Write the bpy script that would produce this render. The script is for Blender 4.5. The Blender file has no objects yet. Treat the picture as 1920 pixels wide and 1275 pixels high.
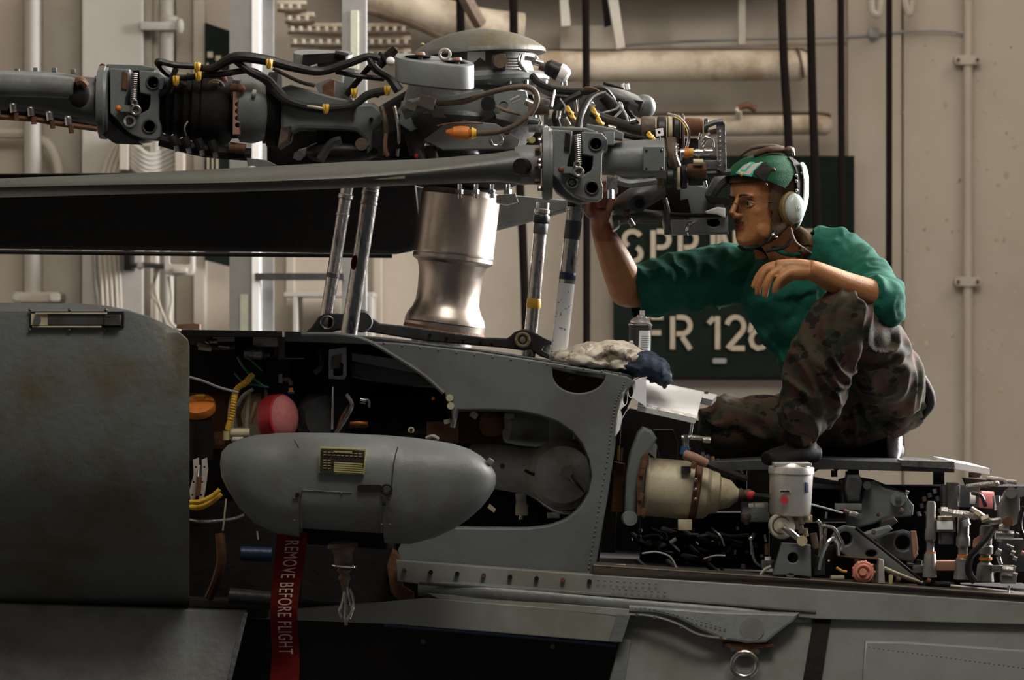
import bpy, bmesh, math, random
from mathutils import Vector, Matrix, noise
random.seed(7)
PI = math.pi
scn = bpy.context.scene
C = scn.collection
# ------------------------------------------------------------------ camera, world, lights, exposure
CAMZ = 2.6; CD = 9.0; F = 6480.0
cam = bpy.data.objects.new('camera', bpy.data.cameras.new('camera')); C.objects.link(cam)
cam.location = (0, -CD, CAMZ); cam.rotation_euler = (PI/2, 0, 0)
cam.data.sensor_width = 36; cam.data.lens = F*36/1920; cam.data.clip_end = 200
cam.data.dof.use_dof = True; cam.data.dof.focus_distance = 9.1; cam.data.dof.aperture_fstop = 6.3
scn.camera = cam
w = bpy.data.worlds.new('world'); scn.world = w; w.use_nodes = True
w.node_tree.nodes['Background'].inputs[0].default_value = (0.80, 0.88, 1.0, 1)
w.node_tree.nodes['Background'].inputs[1].default_value = 0.05
def area(name, loc, target, sx, sy, power, col, spread=PI):
    l = bpy.data.lights.new(name, 'AREA'); l.shape = 'RECTANGLE'; l.size = sx; l.size_y = sy
    l.energy = power; l.color = col; l.spread = spread
    o = bpy.data.objects.new(name, l); C.objects.link(o); o.location = loc
    o.rotation_euler = (Vector(target)-Vector(loc)).to_track_quat('-Z', 'Y').to_euler()
    return o
area('daylight_from_hangar_door', (6.6, 3.9, 5.0), (0.2, 0.2, 2.5), 3.0, 4.2, 3400, (1.0, 0.97, 0.95))
area('hangar_wall_light', (-0.4, 2.4, 5.0), (0.2, 6.0, 1.0), 6.0, 1.0, 42, (1.0, 0.92, 0.80))
area('deck_ceiling_light', (0.7, -2.4, 6.9), (0.3, 0.0, 2.2), 2.4, 1.4, 150, (1.0, 0.95, 0.86))
scn.view_settings.view_transform = 'Standard'; scn.view_settings.look = 'None'
scn.view_settings.gamma = 1; scn.view_settings.use_curve_mapping = False
scn.view_settings.exposure = 0.0

# ------------------------------------------------------------------ helpers
def V(px, py, y=0.0):
    s = (CD+y)/F
    return Vector(((px-960)*s, y, CAMZ-(py-637.5)*s))
def T(p): return p if isinstance(p, Vector) else V(*p)
def R(r, p): return r*(CD+T(p).y)/F
def lerp(a, b, t): return a+(b-a)*t
def cat(pts, n=6):
    out = []
    P = [pts[0]]+list(pts)+[pts[-1]]
    for i in range(1, len(P)-2):
        for k in range(n):
            t = k/n
            out.append(tuple(0.5*((2*b)+(c-a)*t+(2*a-5*b+4*c-d)*t*t+(3*b-a-3*c+d)*t**3)
                       for a, b, c, d in zip(P[i-1], P[i], P[i+1], P[i+2])))
    out.append(tuple(pts[-1]))
    return out
def frame(d):
    d = d.normalized(); u = Vector((0, 0, 1)) if abs(d.z) < .9 else Vector((0, 1, 0))
    x = d.cross(u).normalized(); return x, d.cross(x).normalized()
class B:
    def __init__(s): s.bm = bmesh.new()
    def ring(s, c, x, y, rx, ry, seg, ph=0):
        return [s.bm.verts.new(c+x*(rx*math.cos(2*PI*k/seg+ph))+y*(ry*math.sin(2*PI*k/seg+ph))) for k in range(seg)]
    def skin(s, rings, caps=True, closed=False):
        n = len(rings[0]); L = list(zip(rings, rings[1:]))
        if closed: L.append((rings[-1], rings[0]))
        for a, b in L:
            for k in range(n):
                s.bm.faces.new((a[k], a[(k+1) % n], b[(k+1) % n], b[k]))
        if caps and not closed:
            s.bm.faces.new(rings[0][::-1]); s.bm.faces.new(rings[-1])
        return s
    def cyl(s, a, b, ra, rb=None, seg=20, ph=0):
        rb = ra if rb is None else rb
        ra = R(ra, a); rb = R(rb, b); a = T(a); b = T(b); x, y = frame(b-a)
        return s.skin([s.ring(a, x, y, ra, ra, seg, ph), s.ring(b, x, y, rb, rb, seg, ph)])
    def lathe(s, a, b, prof, seg=32, sq=1.0):
        m = R(1, a); a = T(a); b = T(b); x, y = frame(b-a)
        return s.skin([s.ring(a.lerp(b, t), x, y, max(r, .02)*m, max(r, .02)*m*sq, seg) for t, r in prof])
    def tube(s, pts, r, seg=8, n=6, sq=1.0, caps=True):
        P = [tuple(T(p)) for p in pts]; m = R(1, pts[0])
        rr = [x*m for x in r] if isinstance(r, (list, tuple)) else [r*m]*len(P)
        Q = cat([p+(q,) for p, q in zip(P, rr)], n) if n > 1 else [p+(q,) for p, q in zip(P, rr)]
        C_ = [Vector(q[:3]) for q in Q]; rings = []; px = None
        for i, c in enumerate(C_):
            d = (C_[min(i+1, len(C_)-1)]-C_[max(i-1, 0)]).normalized()
            if px is None: px, py = frame(d)
            else:
                px = (px-d*px.dot(d)).normalized(); py = d.cross(px)
            rings.append(s.ring(c, px, py, Q[i][3], Q[i][3]*sq, seg))
        return s.skin(rings, caps)
    def ell(s, c, rx, ry=None, rz=None, rot=(0, 0, 0), seg=20):
        m = R(1, c); ry = rx if ry is None else ry; rz = rx if rz is None else rz
        M = Matrix.Translation(T(c)) @ (Matrix.Rotation(rot[2], 4, 'Z') @ Matrix.Rotation(rot[1], 4, 'Y') @ Matrix.Rotation(rot[0], 4, 'X')) @ Matrix.Diagonal((rx*m, ry*m, rz*m, 1))
        bmesh.ops.create_uvsphere(s.bm, u_segments=seg, v_segments=max(8, seg*2//3), radius=1, matrix=M); return s
    def box(s, c, sx, sy, sz, rot=(0, 0, 0), bev=1.5):
        m = R(1, c); b = bmesh.new()
        bmesh.ops.create_cube(b, size=1, matrix=Matrix.Diagonal((sx*m, sy*m, sz*m, 1)))
        if bev: bmesh.ops.bevel(b, geom=b.edges[:]+b.verts[:], offset=min(bev, sx*.3, sy*.3, sz*.3)*m, segments=2, affect='EDGES', profile=.6)
        b.transform(Matrix.Translation(T(c)) @ Matrix.Rotation(rot[2], 4, 'Z') @ Matrix.Rotation(rot[1], 4, 'Y') @ Matrix.Rotation(rot[0], 4, 'X'))
        return s.add(b)
    def add(s, b):
        me = bpy.data.meshes.new('t'); b.to_mesh(me); b.free(); s.bm.from_mesh(me); bpy.data.meshes.remove(me); return s
    def torus(s, c, ax, Rr, r, seg=28, sg=10, sq=1.0):
        m = R(1, c); c = T(c); x, y = frame(Vector(ax)); d = Vector(ax).normalized(); rings = []
        for k in range(seg):
            a = 2*PI*k/seg; o = x*math.cos(a)+y*math.sin(a)
            rings.append(s.ring(c+o*Rr*m, o, d, r*m, r*m*sq, sg))
        return s.skin(rings, closed=True)
    def coil(s, a, b, Rr, r, turns, seg=6):
        m = R(1, a); a = T(a); b = T(b); x, y = frame(b-a); N = int(turns*14); P = []
        for k in range(N+1):
            t = k/N; q = 2*PI*turns*t; P.append(a.lerp(b, t)+(x*math.cos(q)+y*math.sin(q))*Rr*m)
        rings = []
        for i, c in enumerate(P):
            d = (P[min(i+1, N)]-P[max(i-1, 0)]); u, v = frame(d); rings.append(s.ring(c, u, v, r*m, r*m, seg))
        return s.skin(rings)
    def plate(s, outer, y0, th, holes=(), bev=1.0, tilt=0.0, lean=0.0):
        """outer/holes in picture units at depth y0; solid th metres deep going away; tilt: dy per x, lean: dy per z"""
        cu = bpy.data.curves.new('c', 'CURVE'); cu.dimensions = '2D'; cu.fill_mode = 'BOTH'
        m = R(1, (0, 0, y0)); bv = bev*m
        for L in [outer]+list(holes):
            sp = cu.splines.new('POLY'); sp.points.add(len(L)-1); sp.use_cyclic_u = True
            for q, p in zip(sp.points, L):
                v = V(p[0], p[1], y0); q.co = (v.x, v.z, 0, 1)
        cu.extrude = max(th/2-bv, .0005); cu.bevel_depth = bv; cu.bevel_resolution = 1; cu.offset = -bv
        o = bpy.data.objects.new('c', cu); me = bpy.data.meshes.new_from_object(o)
        c0 = V(sum(p[0] for p in outer)/len(outer), sum(p[1] for p in outer)/len(outer), y0)
        for v in me.vertices:
            x, z, q = v.co
            v.co = (x, y0+th/2-q+tilt*(x-c0.x)+lean*(z-c0.z), z)
        s.bm.from_mesh(me); bpy.data.objects.remove(o); bpy.data.curves.remove(cu); bpy.data.meshes.remove(me)
        return s
    def loft(s, rings, caps=True):
        return s.skin([[s.bm.verts.new(T(p)) for p in r] for r in rings], caps)
    def build(s, name, mat, parent=None, ang=35, mesh=None):
        if mesh is None:
            bmesh.ops.recalc_face_normals(s.bm, faces=s.bm.faces[:])
            mesh = bpy.data.meshes.new(name); s.bm.to_mesh(mesh); s.bm.free()
        for p in mesh.polygons: p.use_smooth = True
        if ang < 180: mesh.set_sharp_from_angle(angle=math.radians(ang))
        mats = mat if isinstance(mat, (list, tuple)) else [mat]
        if len(mesh.materials) == 0:
            for m in mats: mesh.materials.append(m)
        o = bpy.data.objects.new(name, mesh); C.objects.link(o)
        if parent is not None:
            off = wloc(parent); mesh.transform(Matrix.Translation(-off)); o.parent = parent
        else:
            xs = [v.co for v in mesh.vertices]
            off = Vector(((min(v.x for v in xs)+max(v.x for v in xs))/2, (min(v.y for v in xs)+max(v.y for v in xs))/2, min(v.z for v in xs)))
            mesh.transform(Matrix.Translation(-off)); o.location = off
        return o
def wloc(o):
    l = Vector((0, 0, 0))
    while o is not None: l += o.location; o = o.parent
    return l
def thing(name, label, cat_, loc, group=None):
    o = bpy.data.objects.new(name, None); o.empty_display_size = .05; C.objects.link(o); o.location = T(loc)
    return tag(o, label, cat_, group)
def tag(o, label=None, cat_=None, group=None, kind=None):
    if label: o['label'] = label
    if cat_: o['category'] = cat_
    if group: o['group'] = group
    if kind: o['kind'] = kind
    return o
def struct(o): o['kind'] = 'structure'; return o
def organic(b, voxel, smooth=6, fac=.5):
    me = bpy.data.meshes.new('o'); bmesh.ops.recalc_face_normals(b.bm, faces=b.bm.faces[:]); b.bm.to_mesh(me); b.bm.free()
    o = bpy.data.objects.new('o', me); C.objects.link(o)
    m = o.modifiers.new('r', 'REMESH'); m.mode = 'VOXEL'; m.voxel_size = voxel; m.use_smooth_shade = True
    if smooth:
        k = o.modifiers.new('s', 'SMOOTH'); k.iterations = smooth; k.factor = fac
    dg = bpy.context.evaluated_depsgraph_get()
    r = bpy.data.meshes.new_from_object(o.evaluated_get(dg))
    bpy.data.objects.remove(o); bpy.data.meshes.remove(me)
    return r
def displace(me, fn):
    N = [v.normal.copy() for v in me.vertices]
    for v, n in zip(me.vertices, N):
        v.co = v.co+n*fn(v.co, n)
    me.update()
# ------------------------------------------------------------------ materials
def mat(name, col, rough=.5, metal=0., grime=None, amt=.5, scale=6., bump=.15, bscale=60., spec=.5, lo=.45, hi=.65, coat=0, stretch=(1, 1, 1)):
    m = bpy.data.materials.new(name); m.use_nodes = True; nt = m.node_tree; N = nt.nodes; L = nt.links
    p = N['Principled BSDF']; p.inputs['Roughness'].default_value = rough; p.inputs['Metallic'].default_value = metal
    p.inputs['Specular IOR Level'].default_value = spec; p.inputs['Coat Weight'].default_value = coat
    tc = N.new('ShaderNodeTexCoord'); mp = N.new('ShaderNodeMapping'); L.new(tc.outputs['Object'], mp.inputs[0])
    mp.inputs['Scale'].default_value = stretch
    nz = N.new('ShaderNodeTexNoise'); nz.inputs['Scale'].default_value = scale; nz.inputs['Detail'].default_value = 7; nz.inputs['Roughness'].default_value = .65
    L.new(mp.outputs[0], nz.inputs[0])
    if grime is None: grime = tuple(c*.55 for c in col)
    rp = N.new('ShaderNodeMapRange'); rp.inputs[1].default_value = lo; rp.inputs[2].default_value = hi; rp.inputs[4].default_value = amt
    L.new(nz.outputs[0], rp.inputs[0])
    mx = N.new('ShaderNodeMix'); mx.data_type = 'RGBA'; mx.inputs[6].default_value = (*col, 1); mx.inputs[7].default_value = (*grime, 1)
    L.new(rp.outputs[0], mx.inputs[0]); L.new(mx.outputs[2], p.inputs['Base Color'])
    if bump:
        n2 = N.new('ShaderNodeTexNoise'); n2.inputs['Scale'].default_value = bscale; n2.inputs['Detail'].default_value = 5
        L.new(mp.outputs[0], n2.inputs[0])
        bp = N.new('ShaderNodeBump'); bp.inputs['Strength'].default_value = bump; bp.inputs['Distance'].default_value = .01
        L.new(n2.outputs[0], bp.inputs['Height']); L.new(bp.outputs[0], p.inputs['Normal'])
        r2 = N.new('ShaderNodeMapRange'); r2.inputs[3].default_value = max(rough-.12, .03); r2.inputs[4].default_value = min(rough+.15, 1)
        L.new(n2.outputs[0], r2.inputs[0]); L.new(r2.outputs[0], p.inputs['Roughness'])
    return m
RUST = (.10, .045, .018)
M = {}
M['grey'] = mat('aircraft_grey', (.155, .168, .165), .42, 0, (.06, .055, .045), .55, 7, .12)
M['grey2'] = mat('aircraft_grey_stained', (.100, .110, .108), .5, 0, (.078, .060, .020), .9, 4.2, .15, lo=.45, hi=.64)
M['hull'] = mat('hull_grey', (.195, .205, .190), .48, 0, (.11, .095, .06), .55, 3.5, .08, bscale=25)
M['podm'] = mat('pod_grey', (.118, .128, .124), .48, 0, (.075, .058, .035), .6, 5, .1, lo=.50, hi=.72)
M['cast'] = mat('cast_magnesium', (.42, .43, .40), .5, .0, (.20, .15, .10), .7, 9, .2)
M['servo'] = mat('servo_grey', (.19, .18, .17), .38, .3, (.09, .08, .07), .6, 14, .1)
M['sleeve'] = mat('white_tape_sleeve', (.92, .93, .95), .35, 0, (.06, .06, .08), .85, 45, .1, lo=.60, hi=.63)
M['skin_panel'] = mat('panel_grey', (.135, .150, .148), .48, 0, (.07, .06, .05), .5, 4, .08, bscale=25)
M['dgrey'] = mat('dark_grey_metal', (.06, .065, .068), .42, .2, (.04, .025, .015), .7, 12, .2)
M['black'] = mat('black_and_shade', (.008, .0075, .0075), .7, 0, (.02, .012, .008), .5, 14, .2, spec=.2)  # near-black of dark parts, and shade painted into bays, recesses and undersides
M['blade'] = mat('blade_olive_grey', (.060, .064, .056), .45, 0, (.045, .042, .034), .5, 6, .06)
M['rubber'] = mat('black_rubber', (.010, .0095, .0095), .42, 0, (.02, .017, .014), .4, 20, .1, spec=.35)
M['steel'] = mat('worn_steel', (.42, .40, .38), .28, .9, (.10, .08, .06), .6, 30, .1, bscale=140)
M['rod'] = mat('scratched_rod', (.40, .38, .36), .25, .9, (.07, .06, .05), .8, 26, .12, bscale=120, lo=.55, hi=.62, stretch=(1, 1, .35))
M['mast'] = mat('mast_bronze_steel', (.40, .345, .30), .34, 1, (.17, .14, .12), .5, 5, .05, bscale=8)
M['chrome'] = mat('bright_steel', (.75, .75, .75), .16, 1, (.5, .5, .5), .3, 20, .03)
M['white'] = mat('white_paint', (.90, .90, .90), .4, 0, (.75, .74, .72), .3, 8, .05)
M['cream'] = mat('cream_paint', (.50, .44, .30), .45, 0, (.22, .15, .07), .6, 10, .12)
M['yellow'] = mat('yellow_tape', (.62, .36, .02), .5, 0, (.35, .17, .01), .5, 30, .1)
M['orange'] = mat('orange_paint', (.60, .17, .015), .5, 0, (.25, .07, .01), .5, 30, .1)
M['red'] = mat('red_plug', (.50, .02, .03), .55, 0, (.35, .015, .02), .4, 20, .1)
M['pink'] = mat('pink_plug', (.62, .20, .20), .7, 0, (.50, .12, .12), .5, 60, .1)
M['salmon'] = mat('salmon_cap', (.62, .24, .17), .55, 0, (.4, .13, .08), .5, 30, .1)
M['tagred'] = mat('streamer_red', (.095, .005, .004), .85, 0, (.04, .005, .004), .6, 14, .3, spec=.1)
M['tagwhite'] = mat('streamer_letter', (.42, .30, .27), .75, 0, (.2, .1, .09), .6, 20, .1)
M['brown'] = mat('brown_hose', (.11, .075, .05), .55, 0, (.05, .03, .02), .6, 22, .2)
M['rust'] = mat('rusty', (.13, .055, .022), .7, .2, (.05, .02, .012), .7, 16, .3)
M['blue'] = mat('blue_paint', (.02, .10, .22), .45, 0)
M['bluepipe'] = mat('navy_pipe', (.012, .025, .07), .4, 0)
M['green'] = mat('green_wire', (.01, .12, .06), .5)
M['wire'] = mat('grey_wire', (.35, .35, .35), .5)
M['tan'] = mat('tan_rubber', (.33, .17, .11), .6)
M['wall'] = mat('bulkhead_paint', (.44, .385, .32), .62, 0, (.30, .25, .19), .35, 1.3, .05, bscale=9)
M['wallp'] = mat('bulkhead_fittings', (.43, .395, .335), .5, 0, (.33, .27, .2), .45, 5, .05)
M['wallw'] = mat('bulkhead_white', (.38, .36, .33), .55, 0, (.30, .275, .24), .3, 3, .03)
M['walld'] = mat('lagging_stained', (.46, .39, .30), .7, 0, (.20, .13, .07), .75, 5, .2, bscale=30)
M['postg'] = mat('galvanised', (.27, .27, .26), .5, .2, (.2, .2, .19), .4, 20, .05)
M['strip'] = mat('pale_strip', (.50, .52, .42), .5)
M['sign'] = mat('sign_dark_green', (.008, .013, .010), .85, spec=.1, metal=0) if 0 else mat('sign_dark_green', (.008, .013, .010), .9, 0, (.013, .018, .015), .6, 8, .05, spec=.1)
M['letter'] = mat('sign_letter', (.42, .36, .27), .6, 0, (.27, .22, .16), .5, 14)
M['rope'] = mat('dark_strap', (.008, .006, .005), .95, bump=0, spec=.05)
M['floor'] = mat('deck_nonskid', (.06, .06, .06), .8)
M['skin'] = mat('skin', (.35, .155, .055), .5, 0, (.27, .10, .032), .6, 22, .12, bscale=240)
M['skin'].node_tree.nodes['Principled BSDF'].inputs['Subsurface Weight'].default_value = .12
M['skin'].node_tree.nodes['Principled BSDF'].inputs['Subsurface Radius'].default_value = (.012, .004, .002)
M['dirtyskin'] = mat('greasy_skin', (.26, .075, .03), .42, 0, (.05, .02, .012), .8, 28, .12, bscale=200)
M['lip'] = mat('lips', (.30, .085, .050), .45)
M['hair'] = mat('dark_hair', (.022, .012, .008), .6)
M['eyew'] = mat('eye_white', (.62, .58, .54), .2, bump=0)
M['iris'] = mat('iris_dark', (.03, .018, .01), .1, bump=0)
M['shirt'] = mat('green_jersey', (.006, .085, .058), .9, 0, (.004, .052, .036), .6, 9, .3, bscale=420, spec=.2)
M['helmg'] = mat('helmet_green', (.004, .062, .026), .75, 0, (.003, .05, .02), .5, 30, .3, bscale=300, spec=.2)
M['teal'] = mat('teal_tape', (.01, .36, .26), .5)
M['hood'] = mat('brown_cotton', (.085, .052, .028), .9, 0, (.05, .03, .016), .6, 30, .3, bscale=300, spec=.2)
M['cup'] = mat('earcup_pale_green', (.42, .50, .46), .28, 0, (.33, .40, .36), .4, 20, .02)
M['cupseal'] = mat('earcup_seal', (.20, .14, .05), .6)
M['boot'] = mat('black_leather', (.007, .0065, .0065), .65, spec=.2)
M['sole'] = mat('lit_sole', (.55, .54, .56), .5, 0, (.3, .3, .32), .5, 30, .5, bscale=60)  # pale colour stands in for the light striking the sole
M['rag'] = mat('white_rag', (.58, .52, .43), .9, 0, (.10, .055, .03), .85, 14, .5, bscale=60, lo=.56, hi=.62)
M['bluerag'] = mat('blue_rag', (.016, .028, .055), .95, 0, (.05, .07, .10), .5, 12, .5, bscale=60)
M['platey'] = mat('data_plate_yellow', (.42, .38, .16), .5)
M['platek'] = mat('data_plate_black', (.03, .025, .015), .5)
M['sill'] = mat('oily_sill', (.060, .055, .040), .5, 0, (.04, .028, .010), .8, 8, .2, stretch=(.3, 1, 1))
M['can'] = mat('aluminium_can', (.58, .56, .52), .33, .5, (.4, .38, .36), .4, 12, .04)
def camo():
    m = bpy.data.materials.new('woodland_camouflage'); m.use_nodes = True; N = m.node_tree.nodes; L = m.node_tree.links
    p = N['Principled BSDF']; p.inputs['Roughness'].default_value = .85; p.inputs['Specular IOR Level'].default_value = .25
    tc = N.new('ShaderNodeTexCoord'); cur = None
    for k, (c, lo) in enumerate([((.042, .035, .020), 0), ((.055, .028, .018), .50), ((.020, .025, .012), .55), ((.008, .007, .006), .585)]):
        if k == 0: cur = c; continue
        mp = N.new('ShaderNodeMapping'); mp.inputs['Location'].default_value = (k*3.1, k*1.7, 0); mp.inputs['Scale'].default_value = (1, 1, 1.5)
        nz = N.new('ShaderNodeTexNoise'); nz.inputs['Scale'].default_value = 11+2*k; nz.inputs['Detail'].default_value = 3
        L.new(tc.outputs['Object'], mp.inputs[0]); L.new(mp.outputs[0], nz.inputs[0])
        mr = N.new('ShaderNodeMapRange'); mr.inputs[1].default_value = lo; mr.inputs[2].default_value = lo+.012; L.new(nz.outputs[0], mr.inputs[0])
        mx = N.new('ShaderNodeMix'); mx.data_type = 'RGBA'; L.new(mr.outputs[0], mx.inputs[0]); mx.inputs[7].default_value = (*c, 1)
        if isinstance(cur, tuple): mx.inputs[6].default_value = (*cur, 1)
        else: L.new(cur, mx.inputs[6])
        cur = mx.outputs[2]
    L.new(cur, p.inputs['Base Color'])
    n2 = N.new('ShaderNodeTexNoise'); n2.inputs['Scale'].default_value = 350; L.new(tc.outputs['Object'], n2.inputs[0])
    bp = N.new('ShaderNodeBump'); bp.inputs['Strength'].default_value = .25; bp.inputs['Distance'].default_value = .004
    L.new(n2.outputs[0], bp.inputs['Height']); L.new(bp.outputs[0], p.inputs['Normal'])
    return m
M['camo'] = camo()
def glassmat():
    m = bpy.data.materials.new('spectacle_glass'); m.use_nodes = True
    p = m.node_tree.nodes['Principled BSDF']; p.inputs['Transmission Weight'].default_value = 1; p.inputs['Roughness'].default_value = .02; p.inputs['IOR'].default_value = 1.02
    return m
M['glass'] = glassmat()
def circ(cx, cy, r, n=24, ry=None):
    ry = r if ry is None else ry
    return [(cx+r*math.cos(2*PI*k/n), cy+ry*math.sin(2*PI*k/n)) for k in range(n)]
def rrect(x0, y0, x1, y1, r, n=4):
    o = []
    for cx, cy, a in ((x1-r, y0+r, -90), (x1-r, y1-r, 0), (x0+r, y1-r, 90), (x0+r, y0+r, 180)):
        for k in range(n+1):
            t = math.radians(a+90*k/n); o.append((cx+r*math.cos(t), cy+r*math.sin(t)))
    return o
def text(name, s_, c, size, mat_, parent, rot=(PI/2, 0, 0), ext=.001, sx=1.0):
    cu = bpy.data.curves.new('t', 'FONT'); cu.body = s_; cu.size = size; cu.extrude = ext; cu.align_x = 'CENTER'; cu.align_y = 'CENTER'
    o = bpy.data.objects.new('t', cu); me = bpy.data.meshes.new_from_object(o)
    E = Matrix.Rotation(rot[2], 4, 'Z') @ Matrix.Rotation(rot[1], 4, 'Y') @ Matrix.Rotation(rot[0], 4, 'X')
    me.transform(Matrix.Translation(T(c)) @ E @ Matrix.Diagonal((sx, 1, 1, 1)))
    bpy.data.objects.remove(o); bpy.data.curves.remove(cu)
    return B().build(name, mat_, parent, mesh=me)
# ------------------------------------------------------------------ setting
def rawbox(name, x0, x1, y0, y1, z0, z1, m):
    b = B(); bmesh.ops.create_cube(b.bm, size=1, matrix=Matrix.Translation(((x0+x1)/2, (y0+y1)/2, (z0+z1)/2)) @ Matrix.Diagonal((x1-x0, y1-y0, z1-z0, 1)))
    return struct(b.build(name, m))
rawbox('floor', -9, 9, -11, 6.2, -.2, 0, M['floor'])
wall = rawbox('wall_back', -9, 3.4, 6.0, 6.2, 0, 7.2, M['wall'])
rawbox('light_blocker_1', 3.3, 3.55, 4.7, 6.2, 0, 7.2, M['wall'])['label'] = 'added blocker at the right end of the wall, shading it from the door light'  # unseen jamb added to keep the door light off the wall
rawbox('light_blocker_2', -0.85, 1.25, 5.5, 6.0, 4.15, 4.3, M['wallp'])['label'] = 'added blocker above the middle of the wall, shading its upper part'  # unseen ledge added to cast shade on the upper wall
rawbox('ceiling', -9, 9, -11, 6.2, 7.2, 7.4, M['wall'])
rawbox('wall_left', -9.2, -9, -11, 6.2, 0, 7.2, M['wall'])
W = 5.985
def wp(name, x0, y0, x1, y1, dep, m, y=W, bev=2):
    """flat wall-mounted plate reaching dep metres forward of depth y"""
    return B().plate([(x0, y0), (x1, y0), (x1, y1), (x0, y1)], y-dep, dep, bev=bev).build(name, m, wall)
# raised plating and stiffeners of the bulkhead
wp('wall_panel', -80, -60, 44, 700, .02, M['wall'])
wp('wall_stiffener', 80, -60, 152, 700, .06, M['wallp'])
wp('wall_stiffener', 330, -60, 362, 700, .08, M['wall'])
wp('wall_stiffener', 362, -60, 384, 700, .14, M['wallp'])
wp('wall_panel', 384, -60, 640, 760, .02, M['wall'])
wp('wall_panel', 1590, -60, 1690, 1000, .05, M['wall'])
wp('wall_panel', 1694, -60, 2010, 1000, .02, M['wall'])
wp('wall_panel', 1120, 712, 1588, 1000, .03, M['wall'])
wp('wall_stiffener', 536, 470, 552, 700, .05, M['wallp'])
wp('wall_stiffener', 700, 470, 716, 700, .05, M['wall'])
def wthing(name, label, cat_, b, m, group=None):
    return tag(b.build(name, m), label, cat_, group)
t = thing('wall_cabinet', 'tall off-white flat cabinet panel on the wall behind the left blade root', 'cabinet', (210, 700, 5.8))
B().plate([(153, -60), (268, -60), (268, 720), (153, 720)], 5.72, .24, bev=3).build('body', M['wallw'], t)
B().plate([(268, -60), (284, -60), (284, 720), (268, 720)], 5.80, .16, bev=2).build('side', M['wallp'], t)
t = thing('drain_pipe', 'thick white vertical pipe at the far left edge of the wall', 'pipe', (62, 562, 5.8))
B().cyl((62, -60, 5.8), (62, 556, 5.8), 17, seg=24).build('pipe', M['wallw'], t)
B().plate(rrect(24, 548, 112, 566, 6), 5.72, .2).build('bracket', M['wallp'], t)
for x in (31, 100): B().cyl((x, 557, 5.72), (x, 557, 5.69), 7).build('bolt', M['wallw'], t)
for k, (yy, x1) in enumerate(((238, 44), (262, 44))):
    pass
wthing('branch_pipe', 'short horizontal white pipe entering the left frame edge under the far blade', 'pipe', B().tube([(-60, 250, 5.86), (30, 250, 5.86), (48, 250, 5.86)], 10), M['wallp'])
wthing('curved_pipe', 'white quarter-bend pipe right of the thick vertical pipe', 'pipe', B().tube([(76, 262, 5.82), (92, 272, 5.8), (106, 300, 5.8), (112, 340, 5.8), (112, 420, 5.8)], 10, n=8, seg=12), M['wallp'])
t = thing('clamped_pipe', 'slim off-white vertical pipe held by a flanged clamp near the top left', 'pipe', (313, 640, 5.8))
B().cyl((313, -60, 5.75), (313, 640, 5.75), 13, seg=20).build('pipe', M['wallw'], t)
B().cyl((291, -60, 5.85), (291, 640, 5.85), 8, seg=14).build('pipe', M['wallp'], t)
B().box((304, 50, 5.74), 78, 40, 15).build('clamp', M['wallw'], t)
B().lathe((318, 30, 5.75), (318, 46, 5.75), [(0, 14), (.2, 19), (.8, 19), (1, 24)]).build('flange', M['wallw'], t)
B().lathe((337, 36, 5.7), (337, 62, 5.7), [(0, 5), (.3, 8), (.7, 8), (1, 5)]).build('bolt', M['wallw'], t)
# hose hanks
t = thing('hanging_hose_coil', 'pale looped hose hank hanging on the wall left of the striped board', 'hose', (250, 345, 5.70))
for k in range(4):
    o = k*9
    B().tube([(282, 262+o*.4, 5.70), (236, 262+o*.3, 5.70), (206+o, 290, 5.70), (190+o, 345, 5.70), (184+o, 420, 5.70), (190+o, 520, 5.70), (196+o, 640, 5.70)], 4.6, n=6).build('hose', M['wallp'], t)
for k in range(6):
    o = k*11
    B().tube([(240, 262+o*.8, 5.69), (262, 280+o*.8, 5.66), (285, 290+o*.8, 5.66), (330, 272+o*.8, 5.69)], 5, n=6).build('hose', M['wallw'], t)
B().plate([(224, 255), (240, 255), (240, 318), (224, 318)], 5.64, .1).build('strap', M['wallp'], t)
B().plate([(328, 262), (344, 262), (344, 340), (328, 340)], 5.64, .1).build('strap', M['wallp'], t)
t = thing('cable_run', 'bundle of pale vertical cables above the left cowling', 'cables', (208, 660, 5.7))
for k in range(6): B().tube([(176+k*9, 440, 5.7), (179+k*9, 520, 5.7), (186+k*8, 580, 5.7), (186+k*8, 660, 5.7)], 3.4, seg=6).build('cable', M['wallp'] if k % 2 else M['postg'], t)
t = thing('floodlight', 'white floodlight fixture with dangling cables above the left cowling', 'lamp', (325, 520, 5.5))
B().plate(rrect(308, 440, 362, 517, 12), 5.38, .12, holes=[rrect(318, 448, 356, 496, 5)]).build('housing', M['wallw'], t)
B().plate(rrect(316, 446, 358, 498, 5), 5.42, .03).build('lens', M['wallp'], t)
B().box((338, 507, 5.36), 26, 20, 10).build('clip', M['wallp'], t)
B().plate([(232, 440), (242, 440), (242, 506), (232, 506)], 5.5, .49).build('bracket', M['black'], t)
B().tube([(236, 504, 5.55), (262, 497, 5.5), (312, 500, 5.45)], 5).build('arm', M['dgrey'], t)
B().ell((263, 499, 5.45), 7).build('knob', M['wallw'], t)
for pts in ([(298, 500), (284, 548), (294, 566), (308, 595), (318, 620)], [(292, 500), (290, 540), (300, 580), (300, 620)], [(316, 518), (322, 560), (318, 600), (345, 625)]):
    B().tube([(x, y, 5.5) for x, y in pts], 3, seg=6).build('cable', M['wallp'], t)
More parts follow.
